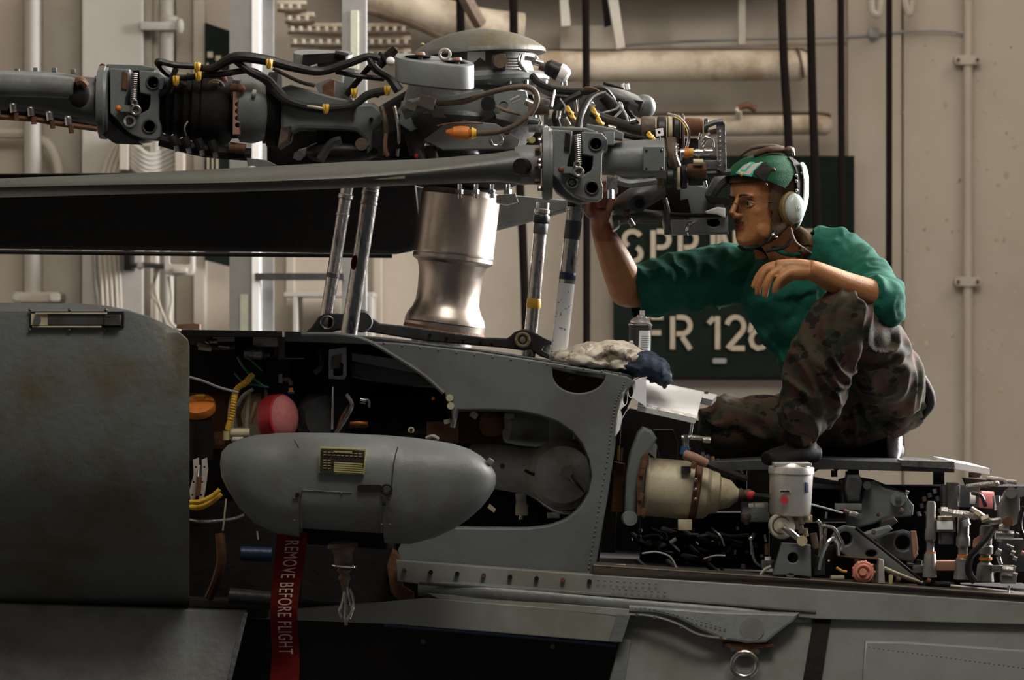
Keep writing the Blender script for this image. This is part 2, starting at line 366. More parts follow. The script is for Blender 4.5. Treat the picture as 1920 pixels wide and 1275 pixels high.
# striped dark board
t = thing('dark_striped_board', 'tall black board with pale vertical marks behind the left blade root', 'sign', (407, 492, 5.85))
B().plate([(384, 42), (432, 58), (432, 500), (384, 488)], 5.82, .03).build('board', M['sign'], t)
for x0, y0, x1, y1 in ((389, 97, 399, 108), (404, 104, 414, 114), (387, 118, 391, 140), (388, 238, 392, 325), (397, 238, 400, 325), (405, 238, 409, 325)):
    B().plate([(x0, y0), (x1, y0), (x1, y1), (x0, y1)], 5.81, .008, bev=.3).build('mark', M['letter'], t)
# steel stand with two uprights
t = thing('steel_stand', 'galvanised steel stand with two uprights and a crossbar behind the mast', 'stand', (560, 760, 4.3))
B().plate([(430, -60), (472, -60), (472, 760), (430, 760)], 4.2, .05).build('upright', M['postg'], t)
B().plate([(472, -60), (487, -60), (487, 760), (472, 760)], 4.18, .14).build('upright_lit_edge', M['white'], t)  # white paint stands in for daylight on the upright's right face
B().plate([(487, -60), (513, -60), (513, 760), (487, 760)], 4.3, .03).build('upright', M['postg'], t)
B().plate([(641, -60), (687, -60), (687, 760), (641, 760)], 4.2, .08).build('upright', M['postg'], t)
B().plate([(657, 20), (672, 20), (672, 130), (657, 130)], 4.19, .012).build('pale_strip', M['strip'], t)
B().plate([(450, 552), (465, 552), (465, 640), (450, 640)], 4.19, .012).build('pale_strip', M['strip'], t)
B().plate([(478, 512), (645, 512), (645, 525), (478, 525)], 4.17, .05).build('crossbar', M['dgrey'], t)
B().plate([(432, -40), (686, -40), (686, -26), (432, -26)], 4.17, .05).build('crossbar', M['postg'], t)
# open box shelf low behind stand
t = thing('wall_shelf_bracket', 'pale bracket shelf on the wall between the left rods', 'shelf', (590, 640, 5.8))
B().plate([(532, 548), (700, 548), (700, 556), (532, 556)], 5.5, .4).build('shelf', M['wallw'], t)
B().plate([(549, 556), (557, 556), (557, 640), (549, 640)], 5.5, .4).build('support', M['wallw'], t)
B().plate([(690, 556), (698, 556), (698, 640), (690, 640)], 5.5, .4).build('support', M['wallw'], t)
# cable trays top
for r_, (yy, xa, xb) in enumerate(((6, 520, 575), (28, 535, 590), (48, 540, 770), (72, 545, 770), (96, 560, 770))):
    t = thing('cable_tray', ['short pale clamp rail highest above the rotor head', 'second clamp rail from the top with small bolts', 'third clamp rail running behind the second upright', 'fourth clamp rail just above the grey pendulum weight', 'lowest clamp rail just above the rotor wiring'][r_], 'cable tray', (600, yy+12, 5.6))
    B().box(((xa+xb)/2, yy, 5.6), xb-xa, 30, 8).build('rail', M['walld'], t)
    B().tube([(xa, yy+13, 5.55), ((xa+xb)/2, yy+16, 5.55), (xb, yy+13, 5.55)], 4, seg=6).build('cable', M['brown'], t)
    n = int((xb-xa)/16)
    for k in range(n): B().box((xa+8+k*16, yy+6, 5.5), 7, 6, 9, bev=1).build('clip', M['wallp'], t)
t = thing('ventilation_duct', 'stained beige diagonal duct above the rotor dome', 'duct', (800, 110, 5.6))
B().tube([(600, -60, 5.6), (700, -8, 5.6), (800, 25, 5.6), (900, 50, 5.6), (980, 60, 5.62)], 36, seg=20).build('duct', M['walld'], t)
B().tube([(690, 20, 5.45), (760, 40, 5.45), (830, 70, 5.45)], 7).build('pipe', M['brown'], t)
B().tube([(860, -30, 5.35), (880, 10, 5.35), (900, 45, 5.4)], 13).build('joint_band', M['brown'], t)
wthing('small_bracket_rail', 'pale vertical bracket left of the diagonal duct', 'bracket', B().plate([(728, 40), (745, 40), (745, 110), (728, 110)], 5.6, .1), M['wallp'])
t = thing('large_lagged_pipe', 'thick stained lagged pipe running behind the rotor head toward the straps', 'pipe', (1270, 160, 5.7))
B().tube([(960, 124, 5.72), (1200, 124, 5.72), (1440, 123, 5.72), (1495, 123, 5.72)], 29, seg=28).build('pipe', M['walld'], t)
B().ell((1496, 123, 5.74), 28, 30, 29).build('end_cap', M['walld'], t)
B().torus((1500, 118, 5.72), (1, 0, .2), 27, 3).build('band', M['brown'], t)
B().plate([(1020, 92), (1505, 90), (1520, 98), (1505, 97), (1020, 100)], 5.86, .1).build('shadow_line', M['brown'], t)  # dark line stands in for the shadow above the pipe
t = thing('small_lagged_pipe', 'thinner lagged pipe below the thick one, left of the straps', 'pipe', (1380, 262, 5.75))
B().tube([(1180, 238, 5.78), (1400, 236, 5.78), (1520, 234, 5.78), (1546, 236, 5.82)], 19, seg=20).build('pipe', M['walld'], t)
B().tube([(1180, 214, 5.85), (1520, 212, 5.85), (1548, 222, 5.88)], 4, seg=6).build('cable', M['brown'], t)
B().tube([(1385, 203, 5.6), (1400, 198, 5.6), (1418, 206, 5.6)], 6).build('valve', M['rust'], t)
B().cyl((1385, 205, 5.7), (1385, 222, 5.75), 6).build('stem', M['wallp'], t)
wthing('thin_conduit', 'thin dark conduit line crossing the upper right wall', 'conduit', B().tube([(1150, 88, 5.93), (1240, 80, 5.93), (1400, 74, 5.93), (1560, 70, 5.93), (1640, 66, 5.93), (1690, 60, 5.93), (1760, 58, 5.93), (1812, 62, 5.93)], 2.6, seg=8), M['postg'])
t = thing('overhead_frame', 'beige frame with two slanted struts at the top above the thick pipe', 'frame', (1110, 95, 5.7))
B().plate([(1130, -60), (1150, -60), (1172, 88), (1156, 92)], 5.62, .08).build('strut', M['wallp'], t)
B().plate([(1046, -60), (1060, -60), (1070, 48), (1052, 50)], 5.62, .08).build('strut', M['wallp'], t)
B().plate([(1050, 48), (1165, 48), (1165, 92), (1050, 92)], 5.82, .1).build('plate', M['wall'], t)
B().plate([(1386, -60), (1398, -60), (1398, 84), (1384, 84)], 5.8, .04).build('strap', M['wallp'], t)
B().plate([(1122, -60), (1134, -60), (1146, 46), (1134, 50)], 5.7, .05).build('strut', M['black'], t)
t = thing('hanger_hooks', 'pair of stained beige hanger hooks at the top right of the wall', 'hooks', (1670, 32, 5.8))
B().tube([(1634, -60, 5.75), (1634, 10, 5.75), (1640, 26, 5.75), (1650, 18, 5.75), (1650, -60, 5.75)], 7).build('hook', M['wallp'], t)
B().tube([(1694, -60, 5.75), (1698, 6, 5.75), (1708, 22, 5.75), (1716, -60, 5.75)], 7).build('hook', M['wallp'], t)
B().box((1638, 62, 5.9), 18, 20, 18).build('clip', M['postg'], t)
t = thing('vertical_conduit', 'pale vertical conduit with two clamps near the right frame edge', 'conduit', (1815, 1000, 5.93))
B().tube([(1815, -60, 5.93), (1815, 400, 5.93), (1815, 1000, 5.93)], 9, seg=14, n=1).build('conduit', M['wall'], t)
for yy in (112, 528):
    c_ = B().plate(rrect(1790, yy-9, 1840, yy+9, 7), 5.9, .06).build('clamp', M['wallp'], t)
    for x in (1797, 1833): B().cyl((x, yy, 5.9), (x, yy, 5.88), 3).build('bolt', M['rust'], c_)
# stains on wall
random.seed(3)
b = B()
for k in range(60):
    x = random.uniform(1680, 1905); y = random.uniform(60, 740); r = random.choice([2, 2.5, 3, 5])
    b.ell((x, y, 5.965), r, 1, r*random.uniform(.7, 1.5), seg=8)
o = b.build('rust_speckle', M['walld'], wall); o['kind'] = 'stuff'
# straps
for k, (label, pts, r) in enumerate((
    ('black vertical strap rising directly above the rotor dome', [(862, -60), (864, 60), (865, 150)], 8),
    ('black vertical strap rising right of the rotor dome', [(962, -60), (966, 200), (980, 440), (990, 760)], 8),
    ('black vertical strap behind the reaching forearm', [(1098, -60), (1100, 300), (1100, 760)], 7),
    ('leftmost of the straps above the helmeted head', [(1464, -60), (1470, 120), (1480, 310), (1484, 760)], 8),
    ('middle black strap rising just right of the helmet', [(1518, -60), (1524, 200), (1532, 420), (1536, 760)], 8),
    ('black strap crossing the right end of the dark green sign', [(1576, -60), (1578, 300), (1582, 760)], 6.5),
    ('rightmost black strap ending behind the bent elbow', [(1667, -60), (1667, 300), (1666, 760)], 6))):
    o = B().tube([(x, y, 5.45) for x, y in pts], r, seg=8, n=3, sq=.5).build('black_strap', M['rope'])
    tag(o, label, 'strap', 'black straps hanging in front of the wall')
# sign
t = thing('stencilled_sign', 'large dark green wall sign stencilled SPRINKLER and FR 126 behind the crouching man', 'sign', (1375, 705, 5.9))
B().plate([(1150, 292), (1602, 292), (1602, 706), (1150, 706)], 5.86, .03, bev=1).build('board', M['sign'], t)
def arc(cx, cy, rx, ry, a0, a1, n=8): return [(cx+rx*math.cos(math.radians(a0+(a1-a0)*k/n)), cy+ry*math.sin(math.radians(a0+(a1-a0)*k/n))) for k in range(n+1)]
GL = {'S': [arc(.5, .27, .42, .24, -25, -240), arc(.5, .73, .42, .24, -60, 155)],
 'P': [[(.12, 0), (.12, 1)], [(.3, .03), (.55, .03)]+arc(.55, .28, .36, .25, -90, 90)+[(.3, .53)]],
 'R': [[(.12, 0), (.12, 1)], [(.3, .03), (.55, .03)]+arc(.55, .28, .36, .25, -90, 90)+[(.3, .53)], [(.55, .62), (.92, 1)]],
 'I': [[(.5, 0), (.5, 1)]], 'N': [[(.1, 0), (.1, 1)], [(.24, .05), (.74, .95)], [(.9, 0), (.9, 1)]],
 'K': [[(.12, 0), (.12, 1)], [(.9, 0), (.32, .5)], [(.45, .55), (.92, 1)]], 'L': [[(.12, 0), (.12, 1)], [(.3, .97), (.85, .97)]],
 'E': [[(.12, 0), (.12, 1)], [(.3, .03), (.85, .03)], [(.3, .5), (.75, .5)], [(.3, .97), (.85, .97)]],
 'F': [[(.12, 0), (.12, 1)], [(.3, .03), (.85, .03)], [(.3, .5), (.75, .5)]],
 '1': [[(.15, .22), (.4, .04)], [(.56, 0), (.56, 1)]], '2': [arc(.5, .3, .38, .28, -170, 30)+[(.15, .97)], [(.3, .97), (.92, .97)]],
 '6': [arc(.6, .5, .48, .5, -70, -180), arc(.5, .7, .36, .28, 20, 340)]}
def letter(ch, x0, y0, w_, h_, parent, y=5.85, th=9.5, m=None):
    b = B()
    for st in GL[ch]:
        P = [(x0+u*w_, y0+v*h_) for u, v in st]; L_, R_ = [], []
        for i, p in enumerate(P):
            a = P[max(i-1, 0)]; c = P[min(i+1, len(P)-1)]; dx, dy = c[0]-a[0], c[1]-a[1]; d = math.hypot(dx, dy)
            nx, ny = -dy/d*th/2, dx/d*th/2; L_.append((p[0]+nx, p[1]+ny)); R_.append((p[0]-nx, p[1]-ny))
        b.plate(L_+R_[::-1], y, .008, bev=.2)
    return b.build('letter', m or M['letter'], parent)
for ch, x in zip('SPRINKLER', (1167, 1220, 1271, 1318, 1345, 1396, 1448, 1496, 1546)):
    letter(ch, x, 432, 38, 60, t)
for ch, x in zip('FR126', (1208, 1256, 1322, 1358, 1402)):
    letter(ch, x, 593, 42, 62, t)
B().plate(rrect(1336, 672, 1362, 682, 3), 5.85, .01).build('scratch_mark', M['postg'], t)
# ------------------------------------------------------------------ rotor mast, hub and dome
def items(L, parent):
    """compact list of small machined pieces: kind, name, material, numbers"""
    for it in L:
        k, n, m = it[:3]; a = it[3:]; b = B(); mm = M[m]
        if k == 'c': b.cyl(a[0], a[1], *a[2:])
        elif k == 't': b.tube(*a)
        elif k == 'b': b.box(*a)
        elif k == 'e': b.ell(*a)
        elif k == 'o': b.torus(*a)
        elif k == 'l': b.lathe(*a)
        elif k == 'p': b.plate(*a)
        elif k == 'n':  # hex nut facing the camera: (x,y,depth), r, thickness px
            p, r, h = a; b.cyl(p, (p[0]+h*.05, p[1], p[2]-h/720), r, seg=6); b.cyl((p[0], p[1], p[2]-h/720), (p[0], p[1], p[2]-(h+3)/720), r*.5, seg=12)
        elif k == 's': b.coil(*a)
        b.build(n, mm, parent)
mast = thing('rotor_mast', 'bronze-toned waisted rotor shaft housing rising between the push rods', 'shaft', (832, 655, .55))
Y = .55
B().lathe((866, 352, Y), (832, 622, Y), [(0, 60), (.02, 71), (.055, 73), (.06, 74), (.44, 75), (.45, 76), (.47, 76), (.475, 75), (.50, 76), (.51, 75), (.53, 66), (.57, 62), (.62, 60), (.72, 59), (.80, 60), (.85, 65), (.89, 72), (.92, 75), (.94, 76), (.945, 74), (.95, 76), (1.0, 75)], seg=64).build('shaft_housing', M['mast'], mast, ang=25)
B().lathe((831, 620, Y), (826, 668, Y), [(0, 73), (.2, 70), (.3, 58), (1, 56)], seg=48).build('lower_collar', M['steel'], mast)
B().lathe((833, 616, Y), (832, 622, Y), [(0, 76), (1, 77)], seg=48).build('rust_ring', M['rust'], mast)

hub = thing('rotor_hub', 'cluttered dark rotor hub with brackets and wiring beneath the grey dome', 'rotor hub', (870, 352, .55))
Y = .55
B().lathe((878, 150, Y), (868, 300, Y), [(0, 90), (.1, 112), (.35, 120), (.5, 135), (.62, 130), (.8, 110), (1, 100)], seg=40).build('hub_body', M['dgrey'], hub)
B().lathe((868, 300, Y), (866, 352, Y), [(0, 96), (.3, 120), (.45, 125), (.7, 118), (1, 84)], seg=40).build('hub_lower_disc', M['black'], hub)
B().plate([(500, 262), (560, 236), (690, 232), (715, 196), (760, 170), (1000, 176), (1020, 240), (1010, 302), (700, 312), (500, 318)], .66, .14, bev=8).build('rear_casting', M['black'], hub)
for k in range(11):
    q = .2+k*.27; x = 873+131*math.cos(q); d_ = .55-131*math.sin(q)/716
    b = B().cyl((x, 216, d_), (x-1, 226, d_), 6, seg=6).cyl((x, 226, d_), (x-1, 233, d_), 3.5, seg=8)
    b.build('rim_bolt', M[['steel', 'rust', 'dgrey'][k % 3]], hub)
for k in range(9):
    q = .15+k*.33; x = 905+118*math.cos(q); d_ = .55-118*math.sin(q)/716
    B().cyl((x, 150, d_), (x, 158, d_), 5, seg=6).build('flange_nut', M[['steel', 'brown'][k % 2]], hub)
B().plate([(800, 188), (905, 168), (935, 215), (900, 230), (850, 222), (812, 220)], .36, .04).build('gusset_plate', M['skin_panel'], hub)
B().plate([(925, 170), (985, 170), (1000, 215), (985, 235), (930, 222)], .34, .05, holes=[circ(922+22, 198, 8)]).build('gusset_plate', M['grey'], hub)
B().plate([(830, 236), (870, 226), (930, 232), (975, 262), (970, 278), (830, 280), (795, 262)], .28, .05).build('gusset_plate', M['grey'], hub)
for k, x in enumerate((862, 892, 922, 952)):
    b = B().cyl((x, 345, .3+k*.02), (x, 372, .3+k*.02), 4.5, seg=10).cyl((x, 356, .3+k*.02), (x, 364, .3+k*.02), 7.5, seg=6)
    b.build('stud', M['chrome'], hub)
B().plate([(930, 366), (966, 362), (972, 378), (950, 384), (930, 380)], .3, .06).build('lower_lug', M['steel'], hub)
items([
 ('c', 'damper_cylinder', 'grey', (755, 212, .32), (812, 190, .32), 13), ('b', 'clamp_block', 'wallp', (770, 198, .28), 22, 20, 14, (0, .35, 0)), ('b', 'clamp_block', 'wallp', (800, 192, .3), 30, 26, 22, (0, .3, 0)),
 ('c', 'pivot_hole_boss', 'rubber', (915, 195, .34), (915, 195, .30), 14), ('t', 'lever', 'brown', [(930, 200, .3), (950, 208, .29), (975, 214, .3)], 3.5),
 ('n', 'nut', 'steel', (932, 208, .3), 7, 8), ('n', 'nut', 'rust', (950, 246, .26), 8, 8), ('o', 'ring_clamp', 'steel', (930, 262, .24), (0, 1, .2), 11, 3),
 ('c', 'fitting', 'chrome', (958, 190, .3), (975, 182, .3), 6), ('c', 'fitting', 'steel', (985, 190, .3), (1002, 198, .3), 7), ('b', 'junction_block', 'brown', (1010, 205, .3), 40, 30, 20),
 ('b', 'junction_block', 'steel', (1018, 192, .25), 26, 18, 14, (0, .2, 0)), ('t', 'strut', 'chrome', [(1040, 170, .25), (1034, 200, .22)], 2.5), ('c', 'bolt', 'chrome', (1005, 233, .2), (1015, 233, .2), 4),
 ('p', 'tie_link', 'skin_panel', [(752, 190), (790, 182), (800, 236), (770, 246), (748, 232)], .42, .05), ('c', 'bearing_boss', 'black', (742, 262, .45), (742, 262, .38), 18), ('t', 'hydraulic_line', 'brown', [(715, 200, .4), (724, 240, .38), (722, 290, .4)], 5),
 ('t', 'hydraulic_line', 'steel', [(740, 200, .4), (748, 250, .38), (745, 292, .4)], 4), ('t', 'hydraulic_line', 'tan', [(724, 250, .37), (722, 275, .37), (727, 292, .38)], 4), ('e', 'reflective_tip', 'chrome', (802, 272, .3), 7, 5, 5), ('c', 'small_canister', 'black', (806, 276, .3), (812, 300, .3), 11),
 ('c', 'small_canister', 'dgrey', (785, 282, .3), (795, 300, .3), 6), ('e', 'red_cap', 'red', (782, 292, .3), 5), ('c', 'pivot_pin', 'dgrey', (560, 292, .3), (560, 292, .26), 9), ('n', 'nut', 'steel', (556, 290, .28), 6, 6),
 ('p', 'fork_link', 'steel', [(560, 280), (575, 276), (572, 292), (560, 298), (548, 296)], .32, .02), ('t', 'bell_crank', 'dgrey', [(600, 300, .4), (620, 270, .4), (640, 262, .4)], 8), ('c', 'bearing_boss', 'brown', (678, 270, .42), (678, 270, .36), 12),
 ('e', 'reflective_tip', 'white', (473, 316, .4), 9, 8, 5), ('p', 'lower_bracket', 'grey', [(462, 296), (500, 300), (520, 310), (490, 316), (465, 312)], .4, .05),
 ('c', 'spacer', 'steel', (585, 309, .4), (600, 311, .4), 3), ('t', 'wire_lead', 'rust', [(820, 236, .2), (850, 231, .2), (905, 231, .22)], 1.6),
 ('b', 'terminal_block', 'black', (640, 250, .5), 90, 40, 60), ('e', 'seal_boot', 'rubber', (840, 290, .4), 60, 40, 26), ('e', 'seal_boot', 'rubber', (640, 285, .5), 70, 40, 24), ('e', 'seal_boot', 'black', (960, 300, .4), 60, 30, 22),
], hub)

dome = thing('hub_dome', 'shallow grey metal dome capping the rotor hub', 'dome', (893, 110, .55))
a = (900, 103, .55)
B().lathe((893, 54, .55), (897, 118, .55), [(0, 4), (.04, 25), (.12, 52), (.25, 80), (.42, 104), (.62, 122), (.70, 127), (.80, 128), (.82, 126), (.80, 100)], seg=64).build('dome_shell', M['grey2'], dome, ang=50)
for k in range(6):
    q = .25+k*.53; B().ell((893+104*math.cos(q), 83, .55-104*math.sin(q)/720), 4, 4, 3, seg=8).build('fastener', M['platey'], dome)
t = dome
B().lathe((900, 100, .55), (902, 150, .55), [(0, 78), (.1, 96), (.55, 98), (.8, 100), (.82, 118), (.95, 122), (1, 118)], seg=48).build('hub_housing', M['grey2'], t)
B().lathe((903, 146, .55), (905, 172, .55), [(0, 122), (.2, 128), (.5, 126), (.8, 112), (1, 90)], seg=48).build('hub_flange', M['grey'], t)
B().box((935, 116, .39), 26, 12, 30).build('connector_base', M['dgrey'], t)
B().cyl((935, 115, .385), (938, 115, .33), 13, seg=10).build('connector_knob', M['brown'], t)
for k in range(6): B().box((962, 110+k*5, .42), 24, 4, 3, bev=.6).build('cooling_fin', M['steel'], t)
B().box((893, 108, .41), 34, 4, 26, bev=1).build('white_label', M['white'], t)
B().tube([(976, 102, .42), (974, 120, .41), (990, 138, .42)], 3.5).build('strap', M['steel'], t)
B().tube([(984, 105, .42), (1000, 108, .42), (1006, 120, .42)], 8).build('elbow_fitting', M['steel'], t)
B().cyl((1004, 116, .4), (1018, 120, .4), 7).build('fitting', M['chrome'], t)
B().cyl((1012, 122, .4), (1028, 128, .4), 9).build('collar', M['brown'], t)
c = B().lathe((1022, 122, .4), (1062, 143, .4), [(0, 8), (.15, 15), (.65, 17), (.68, 15)], seg=24).build('sensor_can', M['rubber'], t)
B().lathe((1047, 133, .4), (1066, 145, .4), [(0, 16), (.3, 17), (.8, 14), (1, 8)], seg=24).build('can_end', M['white'], c)
for x in (1052, 1060): B().cyl((x, 148, .4), (x+1, 160, .4), 2.5, seg=8).build('pin', M['chrome'], c)

# vibration absorber weights
def absorber(name, label, c, hw, hd, h, m, loc, tilt=0, holes=True):
    t = thing(name, label, 'weight', loc)
    cx, cy, cy_ = c; mm = R(1, (0, 0, cy_))
    n = 36; rings = []
    for (z, g) in ((-h/2, -.12), (-h/2+3, 0), (-h/2+3, 0), (h/2-3, .0), (h/2, -.03)):
        rg = []
        for k in range(n):
            q = 2*PI*k/n; ux = math.cos(q); uy = math.sin(q)
            ux = math.copysign(abs(ux)**.6, ux); uy = math.copysign(abs(uy)**.75, uy)
            v = V(cx+ux*hw*(1+g*.5), cy-z+tilt*ux*hw, cy_); v.y += uy*hd*(1+g)*mm; v.z += uy*hd*mm*.22
            rg.append(v)
        rings.append(rg)
    B().loft(rings).build('block', m, t)
    return t
t = absorber('pendulum_weight', 'rounded grey weight with two recessed bolts left of the dome', (815, 135, .22), 74, 50, 46, M['skin_panel'], (815, 165, .22), tilt=.11)
for x, y in ((784, 106), (853, 116)):
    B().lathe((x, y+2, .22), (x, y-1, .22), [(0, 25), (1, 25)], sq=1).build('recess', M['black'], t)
    B().lathe((x+4, y-8, .2), (x+4, y+6, .2), [(0, 8), (.2, 9.5), (.5, 9.5), (.55, 5), (1, 5)], seg=12).build('bolt', M['tan'], t)
B().torus((834, 102, .22), (0, 1, .2), 9.5, 3).build('lifting_eye', M['wallp'], t)
t = absorber('pendulum_weight', 'grey weight seen edge-on left of the white knob', (606, 112, .55), 56, 40, 26, M['grey'], (606, 130, .55), tilt=.03)
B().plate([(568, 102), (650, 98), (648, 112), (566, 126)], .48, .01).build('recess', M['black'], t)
B().cyl((583, 128, .45), (596, 124, .45), 5).build('bolt', M['chrome'], t)
B().box((641, 100, .47), 26, 8, 7, (0, .25, 0)).build('label', M['chrome'], t)
t = thing('pendulum_weight', 'polished round-ended weight tilted at right above the yellow clamps', 'weight', (1180, 225, .45))
B().tube([(1138, 170, .42), (1165, 182, .41), (1196, 196, .42), (1206, 200, .42)], [16, 24, 26, 25], seg=24, sq=.6).build('block', M['grey'], t)
B().ell((1207, 200, .42), 23, 18, 23).build('rounded_end', M['grey'], t)
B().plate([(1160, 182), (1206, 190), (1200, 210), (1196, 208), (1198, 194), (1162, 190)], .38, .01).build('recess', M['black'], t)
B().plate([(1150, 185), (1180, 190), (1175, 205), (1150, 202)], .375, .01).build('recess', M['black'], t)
for x in (1167, 1176): B().cyl((x, 157, .42), (x+2, 168, .42), 3.5).build('bolt', M['white'], t)
B().box((1150, 162, .42), 40, 20, 5, (0, .3, 0)).build('cover_strip', M['rubber'], t)
t = thing('round_white_knob', 'small bright white round knob left of the bolted grey weight', 'knob', (732, 124, .4))
B().ell((732, 115, .4), 8.5).build('knob', M['white'], t)
B().cyl((726, 116, .4), (712, 100, .42), 4).build('stem', M['black'], t)
B().tube([(700, 135, .42), (728, 105, .42), (742, 92, .42)], [7, 9, 8]).build('arm', M['black'], t)

# ------------------------------------------------------------------ blade fold cuffs
def cuff(dx, dy, y, label):
    t = thing('blade_fold_cuff', label, 'blade cuff', (240+dx, 268+dy, y))
    P = lambda L: [(a+dx, b+dy) for a, b in L]
    # end flange: short round drum seen from the side
    B().lathe((186+dx, 192+dy, y), (206+dx, 192+dy, y), [(0, 66), (.1, 72), (.7, 73), (.75, 70), (1, 69)], seg=48, sq=.95).build('flange', M['grey'], t)
    body = P([(200, 122), (268, 124), (290, 132), (294, 160), (282, 176), (284, 258), (276, 264), (256, 266), (232, 258), (214, 245), (200, 225)])
    B().plate(body, y+.045, .10, bev=3).build('body', M['skin_panel'], t)
    # front cheek with the lug pair and C-shaped cutout
    ck = P([(206, 128), (243, 130), (243, 150), (240, 172), (236, 182), (233, 200), (236, 212), (250, 220), (262, 214), (278, 205), (281, 195), (282, 178), (262, 174), (261, 132), (298, 134), (307, 144), (307, 160), (299, 174), (298, 206), (297, 222), (301, 236), (300, 256), (292, 262), (268, 260), (246, 252), (232, 240), (220, 225), (206, 212)])
    B().plate(ck, y-.06, .085, holes=[circ(287+dx, 155+dy, 12), circ(280+dx, 237+dy, 12)], bev=2.5).build('cheek', M['grey'], t)
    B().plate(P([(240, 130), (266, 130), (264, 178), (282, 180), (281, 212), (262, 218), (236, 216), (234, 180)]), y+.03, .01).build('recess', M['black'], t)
    for hx, hy in ((287, 155), (280, 237)):
        B().torus((hx+dx, hy+dy, y-.062), (0, 1, 0), 12, 1.8).build('bore_lip', M['dgrey'], t)
        B().cyl((hx+dx, hy+dy, y+.05), (hx+dx, hy+dy, y+.01), 13).build('bore', M['black'], t)
    B().ell((290+dx, 159+dy, y), 6, 6, 6).build('pin_end', M['chrome'], t)
    sp = B().coil((252+dx, 138+dy, y-.075), (250+dx+(5 if dx else 0), 192+dy, y-.075), 5.5, 1.5, 14).build('spring', M['steel'], t)
    B().cyl((252+dx, 136+dy, y-.075), (250+dx+(5 if dx else 0), 198+dy, y-.075), 2.2, seg=8).build('spring_rod', M['dgrey'], t)
    L = B().plate(P([(222, 196), (244, 198), (248, 188), (256, 188), (262, 204), (262, 212), (252, 217), (240, 210), (222, 210)]), y-.085, .02).build('lever', M['grey'], t)
    B().torus((252+dx, 193+dy, y-.09), (0, 1, 0), 5, 2).build('eye', M['steel'], L)
    B().torus((255+dx, 207+dy, y-.09), (0, 1, 0), 8, 2.6).build('eye', M['steel'], L)
    B().ell((222+dx, 203+dy, y-.09), 6, 5, 6).build('bolt_head', M['orange'] if not dx else M['rust'], L)
    n = B().torus((243+dx, 227+dy, y-.065), (0, 1, 0), 9, 2.6).build('grease_port', M['white'] if not dx else M['steel'], t)
    B().cyl((243+dx, 227+dy, y-.05), (243+dx, 227+dy, y-.075), 6, seg=6).build('port_plug', M['dgrey'], n)
    B().plate(P([(230, 133), (240, 136), (238, 168), (228, 166)]), y-.066, .01).build('rust_patch', M['rust'] if not dx else M['black'], t)
    B().box((304+dx, 158+dy, y-.02), 8, 60, 22).build('edge_pad', M['chrome'], t)
    for k, yy in enumerate((148, 186, 196, 238)):
        B().cyl((190+dx, yy+dy, y-.06), (178+dx, yy+dy, y-.06), 6, seg=6).build('flange_bolt', M['rust'], t)
        B().cyl((184+dx, yy+dy, y-.07), (180+dx, yy+dy, y-.07), 5, seg=8).build('washer', M['steel'], t)
    B().ell((192+dx, 128+dy, y), 7, 8, 9).build('seal_cap', M['tagred'] if not dx else M['steel'], t)
    return t
cA = cuff(0, 0, .45, 'left grey blade fold cuff with white grease port and spring')
cB = cuff(830, 115, -.08, 'right-hand grey fold cuff just above the reaching hand')
B().plate([(200, 120), (266, 122), (292, 128), (268, 132), (206, 134)], .44, .1).build('top_ledge', M['grey'], cA)
B().plate([(198, 222), (232, 250), (262, 268), (210, 266), (190, 250)], .40, .10).build('lower_guard', M['black'], cA)

# ------------------------------------------------------------------ blades
def airfoil(p, hw, ht, n=20, tw=0):
    c = T(p); m = R(1, p); out = []
    for k in range(n):
        q = 2*PI*k/n; yy = math.cos(q)*hw; zz = math.sin(q)*ht*(1 if abs(math.cos(q)) < .95 else .8)
        out.append(Vector((c.x, c.y+(yy*math.cos(tw)-zz*math.sin(tw))*m, c.z+(yy*math.sin(tw)+zz*math.cos(tw))*m)))
    return out
t = thing('folded_rotor_blade', 'long grey folded rotor blade running from the right cuff to the left edge', 'rotor blade', (500, 372, -.08))
B().loft([airfoil((1012, 311, -.08), 34, 36, 28), airfoil((985, 311, -.08), 38, 34, 28), airfoil((930, 314, -.08), 52, 27, 28), airfoil((800, 322, -.08), 85, 24, 28, .08), airfoil((650, 328, -.09), 120, 24, 28, .10), airfoil((450, 337, -.09), 150, 22, 28, .08), airfoil((200, 346, -.1), 160, 19, 28, .05), airfoil((-160, 358, -.1), 160, 17, 28, .03)]).build('blade_skin', M['blade'], t, ang=60)
B().loft([airfoil((760, 336, -.18), 30, 9), airfoil((400, 349, -.22), 34, 7), airfoil((100, 354, -.24), 34, 4.5), airfoil((-160, 362, -.24), 34, 4)]).build('leading_edge_strip', M['sill'], t)
B().lathe((965, 309, -.08), (1014, 309, -.08), [(0, 33), (.25, 38), (.6, 37), (1, 37)], seg=36).build('root_sleeve', M['grey'], t)
B().cyl((975, 312, -.16), (983, 312, -.13), 15, seg=20).build('root_recess', M['black'], t)
B().box((973, 315, -.135), 9, 10, 24).build('brass_stop', M['yellow'], t)
for yy in (282, 312, 340): B().cyl((1012, yy, -.13), (1003, yy, -.13), 5, seg=6).build('root_bolt', M['rust'], t)
t = thing('folded_rotor_blade', 'grey rotor blade root entering at upper left with a row of studs beneath', 'rotor blade', (90, 250, .45))
B().loft([airfoil((186, 192, .45), 50, 46), airfoil((150, 187, .45), 60, 44), airfoil((100, 178, .45), 75, 44), airfoil((0, 174, .45), 90, 42), airfoil((-160, 166, .45), 90, 40)]).build('blade_skin', M['skin_panel'], t, ang=60)
B().tube([(-160, 158, .33), (40, 160, .33), (140, 166, .33)], [24, 22, 20], seg=24).build('spar_tube', M['grey'], t)
B().cyl((140, 166, .34), (146, 166, .34), 21).build('spar_end', M['black'], t)
